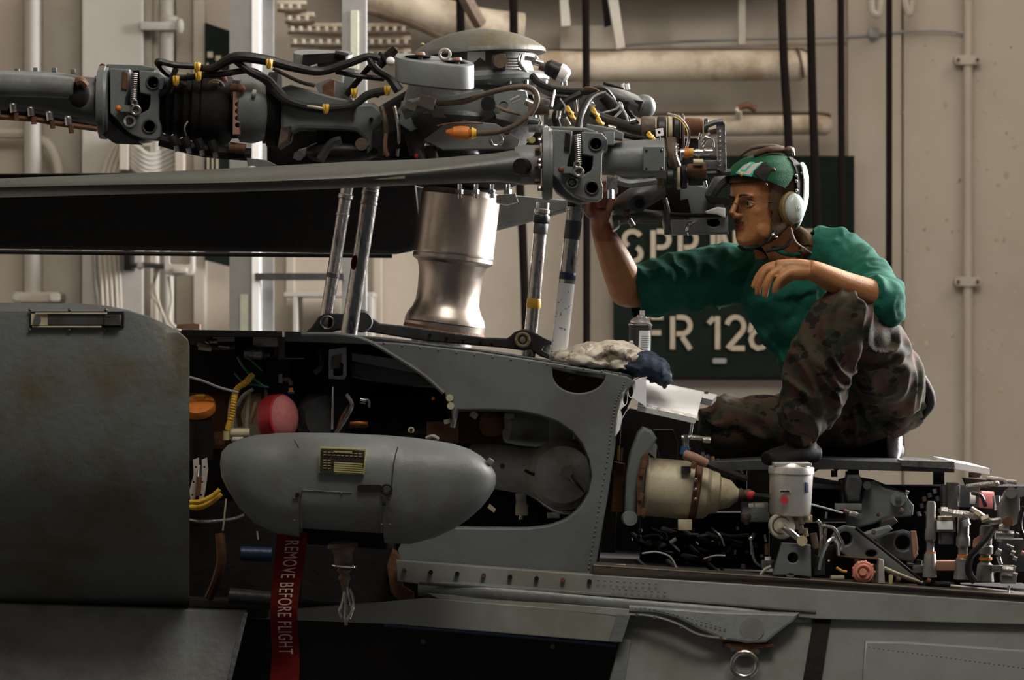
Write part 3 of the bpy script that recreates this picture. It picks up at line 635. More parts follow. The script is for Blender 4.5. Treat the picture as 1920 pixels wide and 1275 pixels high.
B().tube([(143, 155, .30), (152, 152, .30), (160, 160, .31)], 8).build('rusty_clamp', M['rust'], t)
B().ell((148, 176, .32), 20, 10, 26).build('drain_recess', M['black'], t)
B().tube([(-160, 196, .33), (40, 210, .33), (110, 222, .34), (182, 236, .36)], 8, seg=8).build('stud_rail', M['black'], t)
B().tube([(-160, 212, .32), (40, 222, .32), (110, 232, .33), (182, 242, .35)], 5, seg=8).build('lower_flange', M['rust'], t)
for k, (x, yy) in enumerate(((24, 202), (57, 209), (92, 217), (127, 226), (-10, 196))):
    s_ = B().cyl((x, yy-6, .31), (x+2, yy+9, .31), 7, seg=10).ell((x, yy-5, .31), 7, 7, 5, seg=12).build('stud', M['steel'], t)
    B().cyl((x+6, yy+10, .31), (x+7, yy+24, .31), 5, seg=6).build('stud_nut', M['rust'], s_)
for x, yy in ((32, 132), (67, 130), (102, 130), (137, 133)): B().box((x, yy+1, .42), 9, 9, 9).build('top_lug', M['skin_panel'], t)
t = thing('folded_rotor_blade', 'broad dark blade hanging behind the rods below the long grey blade', 'rotor blade', (500, 475, .95))
B().plate([(-200, 330), (780, 326), (790, 450), (770, 470), (740, 475), (420, 470), (-200, 463)], .88, .05, bev=8, lean=-.9).build('blade_skin', M['black'], t)
B().tube([(-200, 470, 1.05), (300, 476, 1.05), (735, 480, 1.05)], 4, seg=8).build('trailing_edge', M['black'], t)
t = thing('folded_rotor_blade', 'grey tapering blade tip segment right of the mast behind the rods', 'rotor blade', (990, 440, 1.0))
B().plate([(780, 350), (1098, 378), (1098, 386), (1010, 412), (780, 470)], .92, .05, bev=6, lean=-.3).build('blade_skin', M['grey'], t)

# ------------------------------------------------------------------ left spindle and yoke arm
t = thing('blade_spindle', 'blackened left blade spindle with bearing rings between cuff and yoke', 'spindle', (400, 300, .48))
Y = .48
B().lathe((300, 200, Y), (520, 208, Y), [(0, 44), (.05, 50), (.08, 58), (.12, 50), (.15, 62), (.2, 54), (.23, 66), (.28, 60), (.3, 70), (.36, 66), (.38, 72), (.5, 74), (.55, 70), (.6, 62), (.62, 55), (.95, 50), (1, 60)], seg=44).build('bearing_stack', M['black'], t)
B().lathe((446, 206, Y-.03), (506, 208, Y-.03), [(0, 50), (.1, 60), (.5, 62), (.9, 55), (1, 48)], seg=44).build('spindle_housing', M['skin_panel'], t)
B().plate([(437, 172), (452, 172), (450, 252), (436, 252)], .37, .03, holes=[circ(445, 196+13*k, 4.5, 12) for k in range(4)]).build('drilled_flange', M['tan'], t)
B().lathe((500, 205, Y), (526, 206, Y), [(0, 58), (.1, 70), (.8, 72), (1, 62)], seg=44).build('bolt_flange', M['black'], t)
for k in range(12):
    q = k*2*PI/12+.3; x, yy, dd = 512, 206+60*math.cos(q), Y-60*math.sin(q)/720*1.0
    B().cyl((500, yy, dd), (492, yy, dd), 5, seg=6).build('flange_bolt', M['rust'] if k % 2 else M['brown'], t)
for k, x in enumerate((322, 345, 370, 340+55)):
    B().tube([(x, 255+k*3, .38), (x+6, 268+k*4, .38), (x+10, 280+k*4, .38)], [9, 8, 4]).build('lower_stud', M['black'], t)
    B().cyl((x+8, 274+k*4, .37), (x+10, 284+k*4, .37), 4.5, seg=6).build('stud_nut', M['steel'], t)
items([('o', 'seal_ring', 'rust', (396, 158, .42), (0, 1, .3), 26, 6), ('o', 'seal_ring', 'brown', (404, 166, .40), (0, 1, .2), 15, 3), ('b', 'latch_bar', 'platey', (404, 155, .38), 12, 6, 3),
 ('c', 'fitting', 'rust', (432, 164, .38), (452, 166, .38), 8), ('e', 'cap', 'rust', (452, 166, .36), 8), ('c', 'fitting', 'steel', (338, 150, .4), (352, 156, .4), 8), ('c', 'fitting', 'grey', (310, 148, .4), (322, 150, .4), 12),
 ('c', 'sight_glass', 'wallp', (473, 174, .36), (480, 176, .36), 7), ('c', 'lower_pipe', 'rust', (430, 276, .4), (460, 280, .4), 10), ('t', 'lower_pipe', 'black', [(300, 262, .42), (380, 282, .42), (470, 290, .42)], 12),
 ('t', 'drain_line', 'steel', [(352, 228, .38), (346, 240, .37), (350, 258, .38)], 2), ('p', 'spindle_shroud', 'skin_panel', [(302, 178), (330, 182), (334, 210), (322, 224), (302, 218)], .42, .04)], t)
t = thing('yoke_arm', 'grey forked yoke arm reaching from the left spindle to the hub', 'arm', (620, 292, .5))
B().plate([(525, 190), (560, 182), (600, 196), (700, 192), (722, 210), (716, 232), (700, 244), (696, 278), (688, 286), (684, 262), (668, 246), (640, 243), (560, 241), (535, 250), (525, 262)], .42, .12, bev=7).build('beam', M['skin_panel'], t)
B().plate([(522, 165), (545, 158), (620, 180), (668, 190), (668, 200), (560, 196), (535, 186)], .38, .10, bev=4).build('upper_flange', M['grey2'], t)
B().plate([(526, 240), (545, 236), (540, 262), (520, 276)], .38, .15, bev=3).build('flange_root', M['brown'], t)
B().plate([(590, 158), (620, 146), (648, 156), (660, 186), (640, 192), (600, 178)], .5, .06, holes=[circ(618, 172, 6)]).build('upright_ear', M['grey'], t)
B().plate([(604, 160), (620, 150), (628, 150), (626, 188), (606, 180)], .45, .03).build('rust_streaked_ear', M['rust'], t)
B().box((655, 148, .45), 18, 16, 40, (0, .1, 0)).build('post', M['grey'], t)
for x, yy in ((696, 224), (708, 180)): B().cyl((x, yy, .42), (x, yy, .405), 4, seg=8).build('rivet', M['black'], t)
B().box((663, 213, .415), 4, 3, 22).build('red_mark', M['rust'], t)
B().ell((560, 200, .44), 3).build('rivet', M['steel'], t)

# ------------------------------------------------------------------ right spindle and hinge group
t = thing('fold_hinge_spindle', 'right grey fold spindle with riveted square cover between cuff and black rings', 'spindle', (1200, 348, .05))
Y = .05
B().lathe((1128, 300, Y), (1246, 296, Y), [(0, 28), (.2, 30), (.4, 34), (.7, 36), (1, 38)], seg=36).build('spindle_tube', M['grey'], t)
B().plate(rrect(1206, 274, 1246, 322, 4), -.02, .03, bev=2).build('square_cover', M['skin_panel'], t)
for x in (1212, 1240):
    for yy in (281, 315): B().ell((x, yy, -.022), 2.5, 2, 2.5, seg=8).build('cover_screw', M['dgrey'], t)
b = B()
for k in range(11): b.cyl((1247, 276+k*4.4, -.015), (1247, 276+k*4.4, .01), 2, seg=6)
tag(b.build('cover_teeth', M['chrome'], t), kind='stuff')
B().plate([(1100, 232), (1150, 240), (1170, 250), (1168, 262), (1134, 258), (1100, 250)], 0, .08, bev=3).build('upper_web', M['skin_panel'], t)
B().box((1141, 260, -.02), 20, 40, 24).build('lug', M['grey'], t)
B().plate([(1130, 250), (1136, 250), (1136, 285), (1130, 288)], -.10, .03).build('edge_strip', M['chrome'], t)
B().plate([(1138, 330), (1158, 330), (1158, 362), (1148, 364), (1138, 356)], -.04, .08, bev=3).build('lower_lug', M['steel'], t)
B().tube([(1150, 335, 0), (1180, 344, 0), (1230, 338, 0)], 8).build('lower_web', M['grey'], t)
B().cyl((1145, 356, -.08), (1145, 372, -.08), 6, seg=6).build('lug_bolt', M['chrome'], t)
t = thing('elastomeric_hinge', 'stack of black and tan hinge rings left of the toothed bracket', 'hinge', (1275, 355, .12))
for k, (x, yy, r, m, w_) in enumerate(((1215, 240, 22, 'brown', 26), (1240, 246, 28, 'rubber', 16), (1256, 242, 27, 'cream', 9), (1268, 244, 31, 'rubber', 12), (1280, 246, 33, 'brown', 5), (1300, 238, 17, 'rust', 34), (1324, 236, 14, 'rubber', 8))):
    B().lathe((x-w_/2, yy, .15), (x+w_/2, yy, .15), [(0, r*.9), (.15, r), (.85, r), (1, r*.92)], seg=32, sq=1).build('ring', M[m], t)
B().tube([(1252, 214, .08), (1275, 222, .06), (1291, 246, .05), (1288, 275, .06), (1276, 300, .08)], 3, seg=8).build('bright_rim', M['chrome'], t)
for k, (x, yy, r, m, w_) in enumerate(((1238, 336, 18, 'brown', 12), (1256, 334, 20, 'rubber', 14), (1272, 334, 22, 'cream', 6), (1282, 332, 22, 'rubber', 12), (1306, 322, 15, 'rust', 36), (1308, 336, 12, 'rubber', 36))):
    B().lathe((x-w_/2, yy, .12), (x+w_/2, yy, .12), [(0, r*.9), (.15, r), (.85, r), (1, r*.92)], seg=32).build('ring', M[m], t)
B().tube([(1258, 262, .12), (1260, 290, .10), (1266, 312, .12)], [12, 10, 12]).build('web', M['brown'], t)
B().box((1280, 290, .18), 60, 20, 60).build('hinge_block', M['rubber'], t)
b = B()
for k in range(16): b.ell((1270+random.uniform(-3, 3), 284+random.uniform(-14, 14), .09), 1.6, 1.6, 1.6, seg=6)
tag(b.build('glass_bead_cluster', M['chrome'], t), kind='stuff')
t = thing('toothed_bracket', 'upright perforated steel bracket left of the helmet', 'bracket', (1350, 322, .12))
B().plate([(1343, 230), (1355, 227), (1360, 232), (1362, 318), (1352, 322), (1347, 318)], .1, .03, holes=[circ(1350.5, 244+k*9, 2.2, 8) for k in range(8)], bev=.8).build('bracket_plate', M['steel'], t)
B().tube([(1320, 238, .1), (1340, 230, .1), (1356, 228, .1)], 5).build('cross_tube', M['dgrey'], t)
B().plate([(1326, 244), (1345, 240), (1346, 250), (1330, 252)], .12, .04).build('cross_plate', M['brown'], t)
t = thing('actuator_connector', 'small silver connector with orange collar beside the toothed bracket', 'connector', (1310, 296, .08))
B().cyl((1276, 288, .06), (1284, 287, .06), 9).build('clear_cap', M['steel'], t)
B().cyl((1283, 287, .06), (1292, 287, .06), 9.5).build('orange_collar', M['orange'], t)
B().cyl((1291, 286, .06), (1300, 286, .06), 8).build('yellow_collar', M['yellow'], t)
B().lathe((1299, 286, .06), (1336, 285, .06), [(0, 5), (.2, 7), (.5, 5), (.6, 7), (1, 6)], seg=16).build('barrel', M['chrome'], t)
items([('c', 'fitting', 'steel', (1318, 262, .08), (1332, 252, .08), 6), ('c', 'fitting', 'chrome', (1310, 262, .08), (1314, 250, .08), 3), ('c', 'fitting', 'chrome', (1316, 274, .08), (1324, 262, .08), 4), ('t', 'wire_lead', 'chrome', [(1322, 256, .07), (1336, 262, .07), (1338, 276, .07)], 2),
 ('c', 'union', 'cream', (1300, 304, .1), (1318, 304, .1), 6), ('b', 'base', 'steel', (1330, 308, .14), 34, 30, 14), ('t', 'rubber_link', 'rubber', [(1300, 326, .12), (1340, 325, .12), (1368, 322, .14)], 6), ('c', 'tip', 'chrome', (1321, 340, .08), (1323, 350, .08), 4)], t)
t = thing('lower_yoke_housing', 'grey gear housing with bright polished lug hanging left of the face', 'housing', (1300, 440, .25))
B().plate([(1232, 358), (1260, 345), (1300, 342), (1330, 352), (1340, 372), (1366, 380), (1366, 438), (1262, 440), (1248, 438), (1240, 400)], .32, .08, bev=4).build('housing_plate', M['skin_panel'], t)
B().plate([(1258, 412), (1300, 412), (1366, 404), (1366, 436), (1300, 438), (1262, 438)], .24, .06, holes=[circ(1338, 417, 12, 20, 8)], bev=3).build('lower_lug', M['grey'], t)
B().plate([(1322, 396), (1345, 388), (1361, 390), (1361, 408), (1345, 402), (1326, 400)], .22, .04, bev=3).build('polished_lug', M['white'], t)
B().tube([(1290, 440, .22), (1288, 430, .2), (1294, 420, .2), (1306, 414, .2)], [3, 4, 4, 2]).build('bright_rim', M['chrome'], t)
B().tube([(1250, 440, .25), (1252, 400, .24), (1246, 372, .25)], 5).build('vertical_rib', M['dgrey'], t)
B().tube([(1256, 402, .24), (1310, 404, .24), (1362, 402, .24)], 4).build('horizontal_rib', M['black'], t)
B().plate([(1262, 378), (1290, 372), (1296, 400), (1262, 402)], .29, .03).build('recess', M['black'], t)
B().tube([(1330, 370, .3), (1350, 340, .3), (1375, 328, .32)], [10, 14, 12]).build('rear_arm', M['dgrey'], t)
B().plate([(1322, 366), (1372, 372), (1366, 384), (1330, 380)], .25, .03).build('dark_strap', M['black'], t)
B().ell((1340, 418, .3), 16, 10, 8).build('seal', M['brown'], t)
t = thing('blade_lock_actuator', 'dark rounded actuator between the raised hand and the gear housing', 'actuator', (1200, 430, .25))
B().tube([(1158, 390, .22), (1190, 375, .2), (1240, 352, .22)], [16, 24, 18], seg=20).build('body', M['dgrey'], t)
B().cyl((1195, 382, .2), (1196, 382, .12), 16).build('port_boss', M['dgrey'], t)
B().cyl((1199, 382, .125), (1199, 382, .115), 9).build('port', M['black'], t)
B().tube([(1150, 412, .25), (1190, 405, .24), (1240, 408, .25)], [10, 14, 12], seg=16).build('lower_barrel', M['dgrey'], t)
B().tube([(1150, 432, .22), (1160, 424, .2), (1162, 414, .2)], 3).build('bright_hook', M['chrome'], t)
B().cyl((1180, 412, .18), (1188, 424, .18), 5).build('fitting', M['steel'], t)
B().cyl((1168, 402, .18), (1180, 400, .18), 4).build('amber_fitting', M['rust'], t)
B().box((1210, 365, .32), 130, 40, 60).build('backing_casting', M['black'], t)

# ------------------------------------------------------------------ harnesses and hoses
def hose(label, pts, r, m, name='hose', cat_='hose', seg=8):
    return tag(B().tube(pts, r, seg=seg).build(name, M[m]), label, cat_)
hose('thick black harness loop sticking up above the left spindle', [(372, 124, .34), (330, 122, .33), (297, 115, .32), (300, 124, .33), (318, 140, .36), (345, 146, .38), (372, 142, .36)], 6, 'rubber', 'wiring_harness', 'cable')
hose('short black harness branch just left of the yellow ties at the left', [(330, 128, .33), (322, 150, .34), (316, 166, .36), (300, 180, .4)], 5.5, 'rubber', 'wiring_harness', 'cable')
t = thing('wiring_harness', 'long black braided harness running over the left spindle', 'cable', (520, 140, .36))
B().tube([(372, 126, .36), (400, 128, .34), (440, 108, .33), (495, 112, .33), (550, 126, .34), (600, 134, .36), (650, 120, .36), (690, 106, .36), (712, 110, .36)], [6, 8, 10, 10, 9, 8, 8, 7, 6], seg=10).build('sleeve', M['rubber'], t)
B().tube([(372, 142, .36), (420, 138, .35), (470, 132, .36), (500, 148, .37)], 6).build('branch', M['rubber'], t)
B().tube([(440, 112, .34), (470, 135, .34), (500, 150, .36), (516, 170, .37)], [7, 7, 9, 11]).build('branch', M['rubber'], t)
B().tube([(516, 168, .37), (540, 190, .34), (580, 202, .33), (612, 204, .32), (660, 198, .33), (690, 178, .34), (724, 170, .35)], [12, 9, 8, 7.5, 7, 8, 8], seg=10).build('sleeve', M['rubber'], t)
B().tube([(690, 106, .36), (706, 130, .36), (730, 146, .38), (748, 170, .38)], [6, 7, 8, 10]).build('branch', M['rubber'], t)
B().tube([(512, 128, .36), (560, 152, .37), (590, 160, .38)], 4).build('branch', M['brown'], t)
B().tube([(630, 134, .38), (670, 142, .38), (720, 148, .4)], 5).build('branch', M['rubber'], t)
B().tube([(694, 124, .38), (664, 160, .4), (650, 178, .41)], 6).build('branch', M['black'], t)
for k, (a, b_, y) in enumerate((((364, 118), (376, 134), .32), ((366, 136), (378, 150), .32), ((500, 112), (510, 128), .29), ((606, 196), (616, 212), .29), ((720, 162), (732, 178), .31), ((326, 148), (334, 154), .33), ((660, 172), (668, 178), .36))):
    cx, cy = (a[0]+b_[0])/2, (a[1]+b_[1])/2
    o = B().torus((cx-3, cy, y), (1, 0, .1), 7, 2.6).torus((cx+3, cy, y), (1, 0, -.2), 7, 2.6).tube([(cx, cy-8, y-.01), (cx+2, cy, y-.014), (cx, cy+8, y-.01)], 3).build('cable_tie', M['yellow'])
    tag(o, ['upper yellow tie on the left harness loop', 'lower yellow tie on the left harness loop', 'yellow tie on the harness above the drilled flange', 'yellow tie at the middle of the sagging harness over the yoke', 'yellow tie where the sagging harness meets the hub', 'small rusty yellow tie just right of the left cuff', 'small amber tie beside the upright ear on the yoke'][k], 'cable tie')
tag(B().tube([(576, 199, .28), (592, 201, .28), (606, 204, .28)], [2, 3, 3], seg=6).build('tie_tail', M['cream']), 'pale tail of the yellow tie over the yoke arm', 'cable tie')
t = thing('hydraulic_hose', 'curled brown hose with orange connector in front of the hub', 'hose', (900, 262, .2))
B().tube([(822, 194, .3), (870, 190, .24), (905, 178, .2), (950, 166, .17), (985, 163, .16), (1003, 172, .16), (1006, 192, .16), (992, 216, .16), (965, 236, .17), (930, 248, .18), (892, 250, .2)], 5.5, seg=12).build('hose', M['brown'], t)
B().lathe((892, 250, .2), (836, 248, .2), [(0, 5), (.2, 8), (.25, 12), (.5, 13), (.75, 11), (.8, 8), (1, 4)], seg=18).build('orange_connector', M['orange'], t)
B().lathe((893, 250, .195), (884, 250, .195), [(0, 8), (1, 12)], seg=18).build('connector_ring', M['yellow'], t)
hose('thick black hose from the sensor can down toward the yellow clamps', [(998, 142, .35), (1014, 158, .33), (1050, 170, .32), (1095, 172, .32), (1130, 168, .33), (1150, 190, .34)], 7, 'rubber')
hose('black hose bending down left of the white braided line', [(1090, 176, .3), (1060, 192, .3), (1042, 215, .3), (1046, 238, .3)], 7, 'rubber')
hose('ribbed black hose arching down into the right fold cuff', [(1130, 176, .24), (1105, 186, .22), (1090, 212, .2), (1084, 242, .18)], 7, 'rubber')
hose('white wire-edged braid along the ribbed hose above the right cuff', [(1136, 172, .2), (1112, 182, .19), (1096, 208, .17), (1088, 242, .15)], 1.8, 'wire')
hose('pale lead curving below the tilted weight', [(1162, 190, .2), (1155, 204, .2), (1130, 212, .2), (1118, 222, .2)], 1.8, 'wire')
hose('second pale lead crossing under the tilted weight', [(1164, 192, .19), (1166, 205, .19), (1150, 222, .19), (1140, 232, .19)], 2.2, 'wire')
hose('pale lead dropping to the brown hinge drum', [(1160, 192, .19), (1172, 212, .18), (1178, 230, .18)], 2.2, 'wire')
t = thing('wiring_harness', 'fat black harness with yellow ties running down to the hinge rings', 'cable', (1180, 260, .2))
B().tube([(1110, 212, .2), (1135, 225, .19), (1170, 236, .17), (1205, 246, .14), (1235, 250, .12)], [9, 11, 11, 10, 9], seg=12).build('sleeve', M['rubber'], t)
B().tube([(1130, 180, .3), (1150, 200, .3), (1180, 232, .25)], [10, 12, 8], seg=12).build('sleeve', M['black'], t)
B().tube([(1140, 246, .1), (1190, 258, .08), (1225, 262, .06)], 5).build('sleeve', M['black'], t)
for k, (cx, cy, y) in enumerate(((1068, 208, .22), (1074, 219, .22), (1116, 211, .14), (1125, 228, .13), (1220, 256, .05), (1226, 262, .05))):
    o = B().torus((cx, cy, y), (1, 0, .5), 8, 3.2).tube([(cx-6, cy-4, y), (cx, cy+2, y-.015), (cx+6, cy+4, y)], 3).build('cable_tie', M['yellow'])
    tag(o, ['upper yellow clamp left of the ribbed hose above the right cuff', 'lower yellow clamp left of the ribbed hose above the right cuff', 'yellow clamp right of the ribbed hose', 'small yellow clamp under the fat black harness', 'upper yellow clamp beside the square white tag', 'lower yellow clamp beside the square white tag'][k], 'cable tie')
t = thing('white_square_tag', 'small square white tag with a hole beside the yellow clamps', 'tag', (1236, 254, .03))
B().plate([(1229, 242), (1243, 240), (1244, 254), (1230, 256)], .02, .006, holes=[circ(1236, 248, 3, 10)], bev=.5).build('tag_plate', M['white'], t)
B().tube([(1237, 255, .025), (1238, 266, .03), (1243, 275, .03)], 1.4, seg=6).build('chain', M['wire'], t)
t = thing('hub_bracketry', 'steel brackets and fittings crowded between the dome and the right cuff', 'brackets', (1080, 240, .38))
B().plate([(1010, 150), (1060, 168), (1100, 170), (1100, 184), (1030, 180), (1005, 168)], .45, .05).build('web_plate', M['grey'], t)
B().plate([(1020, 185), (1080, 178), (1085, 235), (1020, 236)], .46, .05).build('web_plate', M['dgrey'], t)
B().plate([(1085, 170), (1150, 172), (1200, 230), (1180, 246), (1090, 240)], .44, .05).build('web_plate', M['dgrey'], t)
items([('c', 'rod', 'steel', (1078, 186, .3), (1082, 214, .3), 3), ('b', 'tab', 'wallp', (1030, 214, .32), 16, 10, 16), ('c', 'bolt', 'chrome', (1012, 236, .0), (1014, 228, .0), 3), ('c', 'fitting', 'chrome', (1048, 208, .28), (1046, 222, .28), 5),
 ('c', 'fitting', 'steel', (1058, 222, .26), (1066, 236, .26), 6), ('c', 'fitting', 'wallp', (1106, 192, .3), (1112, 202, .3), 6), ('e', 'ball_end', 'chrome', (1110, 194, .27), 4), ('t', 'lead', 'wire', [(1050, 185, .28), (1060, 200, .27), (1058, 212, .27)], 1.5),
 ('c', 'fitting', 'steel', (1140, 238, .1), (1155, 242, .1), 5), ('c', 'post', 'dgrey', (990, 226, .05), (1010, 230, .05), 9), ('b', 'stack', 'steel', (1003, 241, .0), 24, 14, 14), ('c', 'fitting', 'platey', (993, 262, -.02), (998, 262, -.06), 6),
 ('t', 'lead', 'rust', [(1090, 170, .3), (1100, 164, .3), (1118, 168, .3), (1126, 176, .3)], 2), ('c', 'bolt', 'chrome', (1182, 228, .15), (1192, 226, .15), 5)], t)

# ------------------------------------------------------------------ push rods
def rod(label, a, b_, r, collars, name='push_rod'):
    t = thing(name, label, 'rod', b_, 'pitch control push rods')
    A, Bq = Vector(a), Vector(b_)
    B().cyl(a, b_, r, r, seg=28).build('tube', M['rod'], t)
    for (f0, f1, g, m) in collars:
        p, q = A.lerp(Bq, f0), A.lerp(Bq, f1)
        B().lathe(tuple(p), tuple(q), [(0, r*g*.93), (.12, r*g), (.88, r*g), (1, r*g*.93)], seg=28).build('collar', M[m], t)
    return t
rod('leftmost push rod with dark fitting at its top', (652, 345, .3), (607, 622, .3), 12, [(0, .06, .8, 'black'), (.07, .10, 1.2, 'steel'), (.20, .215, 1.1, 'steel'), (.60, .635, 1.05, 'dgrey')])
r2 = rod('second push rod from left, with a small red mark', (698, 340, .1), (653, 634, .1), 15.5, [(.0, .05, 1.02, 'steel'), (.06, .09, 1.06, 'steel'), (.13, .15, 1.06, 'steel')])
B().ell((664, 492, .08), 6, 3, 14, rot=(0, .15, 0)).build('red_mark', M['tagred'], r2)
r3 = rod('push rod with a yellow band right of the mast', (1018, 380, .3), (991, 674, .3), 12.5, [(0, .05, .8, 'black'), (.04, .07, 1.15, 'steel'), (.08, .13, 1.25, 'rubber'), (.61, .675, 1.08, 'yellow'), (.13, .2, 1.1, 'dgrey')])
r4 = rod('rightmost push rod with white-sleeved lower half', (1080, 376, .12), (1047, 668, .12), 15, [(0, .05, 1.0, 'rubber'), (.05, .07, 1.15, 'steel'), (.12, .26, 1.03, 'dgrey'), (.46, .51, 1.06, 'bluepipe'), (.515, .99, 1.05, 'sleeve')])

# ------------------------------------------------------------------ linkage bar on deck
t = thing('linkage_bar', 'dark grey scissor link bar lying across the deck beneath the rods', 'linkage', (820, 660, .35))
B().plate([(572, 624), (585, 612), (597, 594), (612, 586), (640, 588), (668, 582), (688, 590), (712, 606), (770, 612), (905, 632), (950, 634), (965, 622), (980, 617), (998, 620), (1018, 632), (1036, 640), (1040, 646), (1022, 648), (1016, 656), (1030, 664), (1040, 670), (1030, 674), (1012, 668), (996, 656), (978, 657), (940, 652), (800, 640), (700, 624), (668, 618), (630, 620), (606, 628), (580, 630)], .28, .05, holes=[circ(614, 605, 11)], bev=3).build('bar', M['dgrey'], t)
B().torus((614, 605, .278), (0, 1, 0), 12, 2).build('eye_lip', M['steel'], t)
B().lathe((672, 600, .36), (680, 603, .22), [(0, 18), (.2, 21), (.8, 21), (1, 17)], seg=28).build('pivot_hub', M['dgrey'], t)
n = B().cyl((980, 637, .28), (980, 637, .262), 18, seg=24).build('pivot_washer', M['dgrey'], t)
B().torus((980, 637, .262), (0, 1, 0), 12, 3).build('castle_nut', M['cream'], n)
for k in range(6): B().box((980+12*math.cos(k*PI/3), 637+12*math.sin(k*PI/3), .256), 4, 4, 4).build('nut_lug', M['cream'], n)
B().ell((980, 637, .262), 6, 3, 6).build('pin', M['cream'], n)
B().ell((617, 606, .315), 12, 12, 12).build('ball_end', M['white'], t)  # both ball ends coloured white in place of the light on them
B().ell((1028, 655, .31), 10, 10, 11).build('ball_end', M['white'], t)
for x, yy in ((806, 628), (837, 634), (868, 640), (900, 643), (922, 646)): B().cyl((x, yy, .285), (x, yy, .272), 3, seg=6).build('rivet', M['black'], t)
# ------------------------------------------------------------------ helicopter fuselage
fus = thing('helicopter_fuselage', 'grey helicopter fuselage with open equipment bays, filling the lower half', 'helicopter', V(960, 1275, .4)*1.0+Vector((0, 0, -1.71)))
oval = [(858, 768), (920, 768), (970, 770), (1010, 778), (1045, 790), (1072, 808), (1092, 832), (1105, 862), (1110, 892), (1104, 925), (1088, 952), (1062, 974), (1030, 986), (990, 991), (930, 991), (860, 990), (800, 985)]
outer = [(690, 640), (760, 644), (900, 660), (1040, 681), (1130, 696), (1176, 706), (1192, 716), (1180, 728), (1168, 750), (1160, 790), (1152, 850), (1140, 930), (1128, 1000), (1114, 1083), (1000, 1074), (750, 1058), (746, 1030), (760, 1004), (800, 990)]
outer = outer+[(800, 985)]+oval[::-1][1:]+[(850, 800), (846, 770), (832, 735), (795, 702), (750, 672), (718, 655)]
half = [(1035, 689), (1135, 703.5)]+[(1086+50*math.cos(math.radians(a)), 700+37*math.sin(math.radians(a))) for a in range(12, 175, 9)]
B().plate(outer, -.02, .03, holes=[half], bev=2.5).build('skin_panel', M['skin_panel'], fus)
# inner return flange around the oval and along the triangular cut
B().tube([(x, y, .02) for x, y in oval], 4, seg=8, n=3).build('oval_flange', M['dgrey'], fus)
B().tube([(565, 627, -.02), (640, 628, -.02), (690, 640, -.02), (750, 674, -.02), (795, 704, -.02), (832, 737, -.02)], 4, seg=8).build('cutout_lip', M['skin_panel'], fus)
B().plate([(520, 621), (566, 622), (700, 632), (900, 655), (1040, 677), (1180, 702), (1192, 712), (1182, 722), (1040, 694), (900, 668), (700, 646), (520, 640)], .02, 1.0, bev=2).build('deck_plate', M['dgrey'], fus)
B().plate([(340, 618), (530, 621), (530, 632), (340, 632)], -.1, 1.1, bev=2).build('deck_rim', M['black'], fus)
B().plate([(362, 606), (374, 608), (374, 618), (330, 616), (332, 608)], -.1, .05, bev=1).build('rim_fitting', M['tan'], fus)
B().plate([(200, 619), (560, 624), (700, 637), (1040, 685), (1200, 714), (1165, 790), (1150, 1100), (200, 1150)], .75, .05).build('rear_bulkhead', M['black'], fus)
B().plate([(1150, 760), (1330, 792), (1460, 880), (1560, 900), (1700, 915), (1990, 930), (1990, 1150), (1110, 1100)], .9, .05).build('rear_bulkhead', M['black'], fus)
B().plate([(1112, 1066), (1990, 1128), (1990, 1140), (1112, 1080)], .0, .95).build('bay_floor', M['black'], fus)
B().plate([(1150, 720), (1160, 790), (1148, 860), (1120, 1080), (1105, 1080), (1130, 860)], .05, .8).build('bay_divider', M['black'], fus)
# big curved air duct face seen in the triangular opening
B().plate([(690, 668), (740, 676), (800, 700), (826, 728), (760, 724), (700, 716), (660, 708), (655, 680)], .18, .25, bev=10).build('duct_fairing', M['dgrey'], fus)
B().plate([(660, 662), (740, 672), (800, 696), (790, 702), (660, 676)], .12, .02, bev=1).build('duct_edge', M['grey'], fus)
# rivets on the panel edge
b = B()
for k in range(46):
    t_ = k/45
    P = [(1176, 716), (1160, 752), (1152, 800), (1144, 860), (1130, 940), (1118, 1010), (1108, 1074)]
    i = min(int(t_*6), 5); f = t_*6-i; x = lerp(P[i][0], P[i+1][0], f)-5; y = lerp(P[i][1], P[i+1][1], f)
    b.ell((x, y, -.021), 1.8, 1, 1.8, seg=8)
for k in range(14): b.ell((720+k*34, 643+k*4.4, -.02), 2.2, 2, 2, seg=8)
b.build('rivet_row', M['grey'], fus)['kind'] = 'stuff'
for k, (x, y) in enumerate(((843, 746), (845, 761))): B().cyl((x, y, -.02), (x, y, -.045), 7, seg=8).build('quarter_turn_fastener', M['cream'], fus)
for k in range(8):
    x = 758+k*49.6; y = 1070+k*2.9
    B().cyl((x, y, -.09), (x, y, -.105), 4.5, seg=8).build('bolt', M['rust'] if k % 3 == 0 else M['black'], fus)
# curved flange with lightening holes, and the white top panel
def strip3(pts_a, pts_b): return [pts_a, pts_b]
t = thing('white_top_panel', 'brightly lit white access panel beside the blue rag', 'panel', (1250, 785, .2))
def quadslab(b, a, b_, c, d, th):
    P = [T(a), T(b_), T(c), T(d)]; n = (P[1]-P[0]).cross(P[3]-P[0]).normalized()*th
    lo = [b.bm.verts.new(p) for p in P]; hi = [b.bm.verts.new(p+n) for p in P]
    return b.skin([lo, hi])
quadslab(B(), (1204, 713, .26), (1318, 737, .26), (1305, 786, .02), (1196, 762, .02), .012).build('panel_sheet', M['white'], t)
_b = B(); quadslab(_b, (1200, 709, .27), (1345, 740, .27), (1336, 750, .25), (1202, 718, .25), .02); _b.build('top_hinge', M['white'], t)
_b = B()
quadslab(_b, (1196, 760, .02), (1305, 784, .02), (1303, 790, .03), (1196, 766, .03), .01); _b.build('lower_hem', M['chrome'], t)
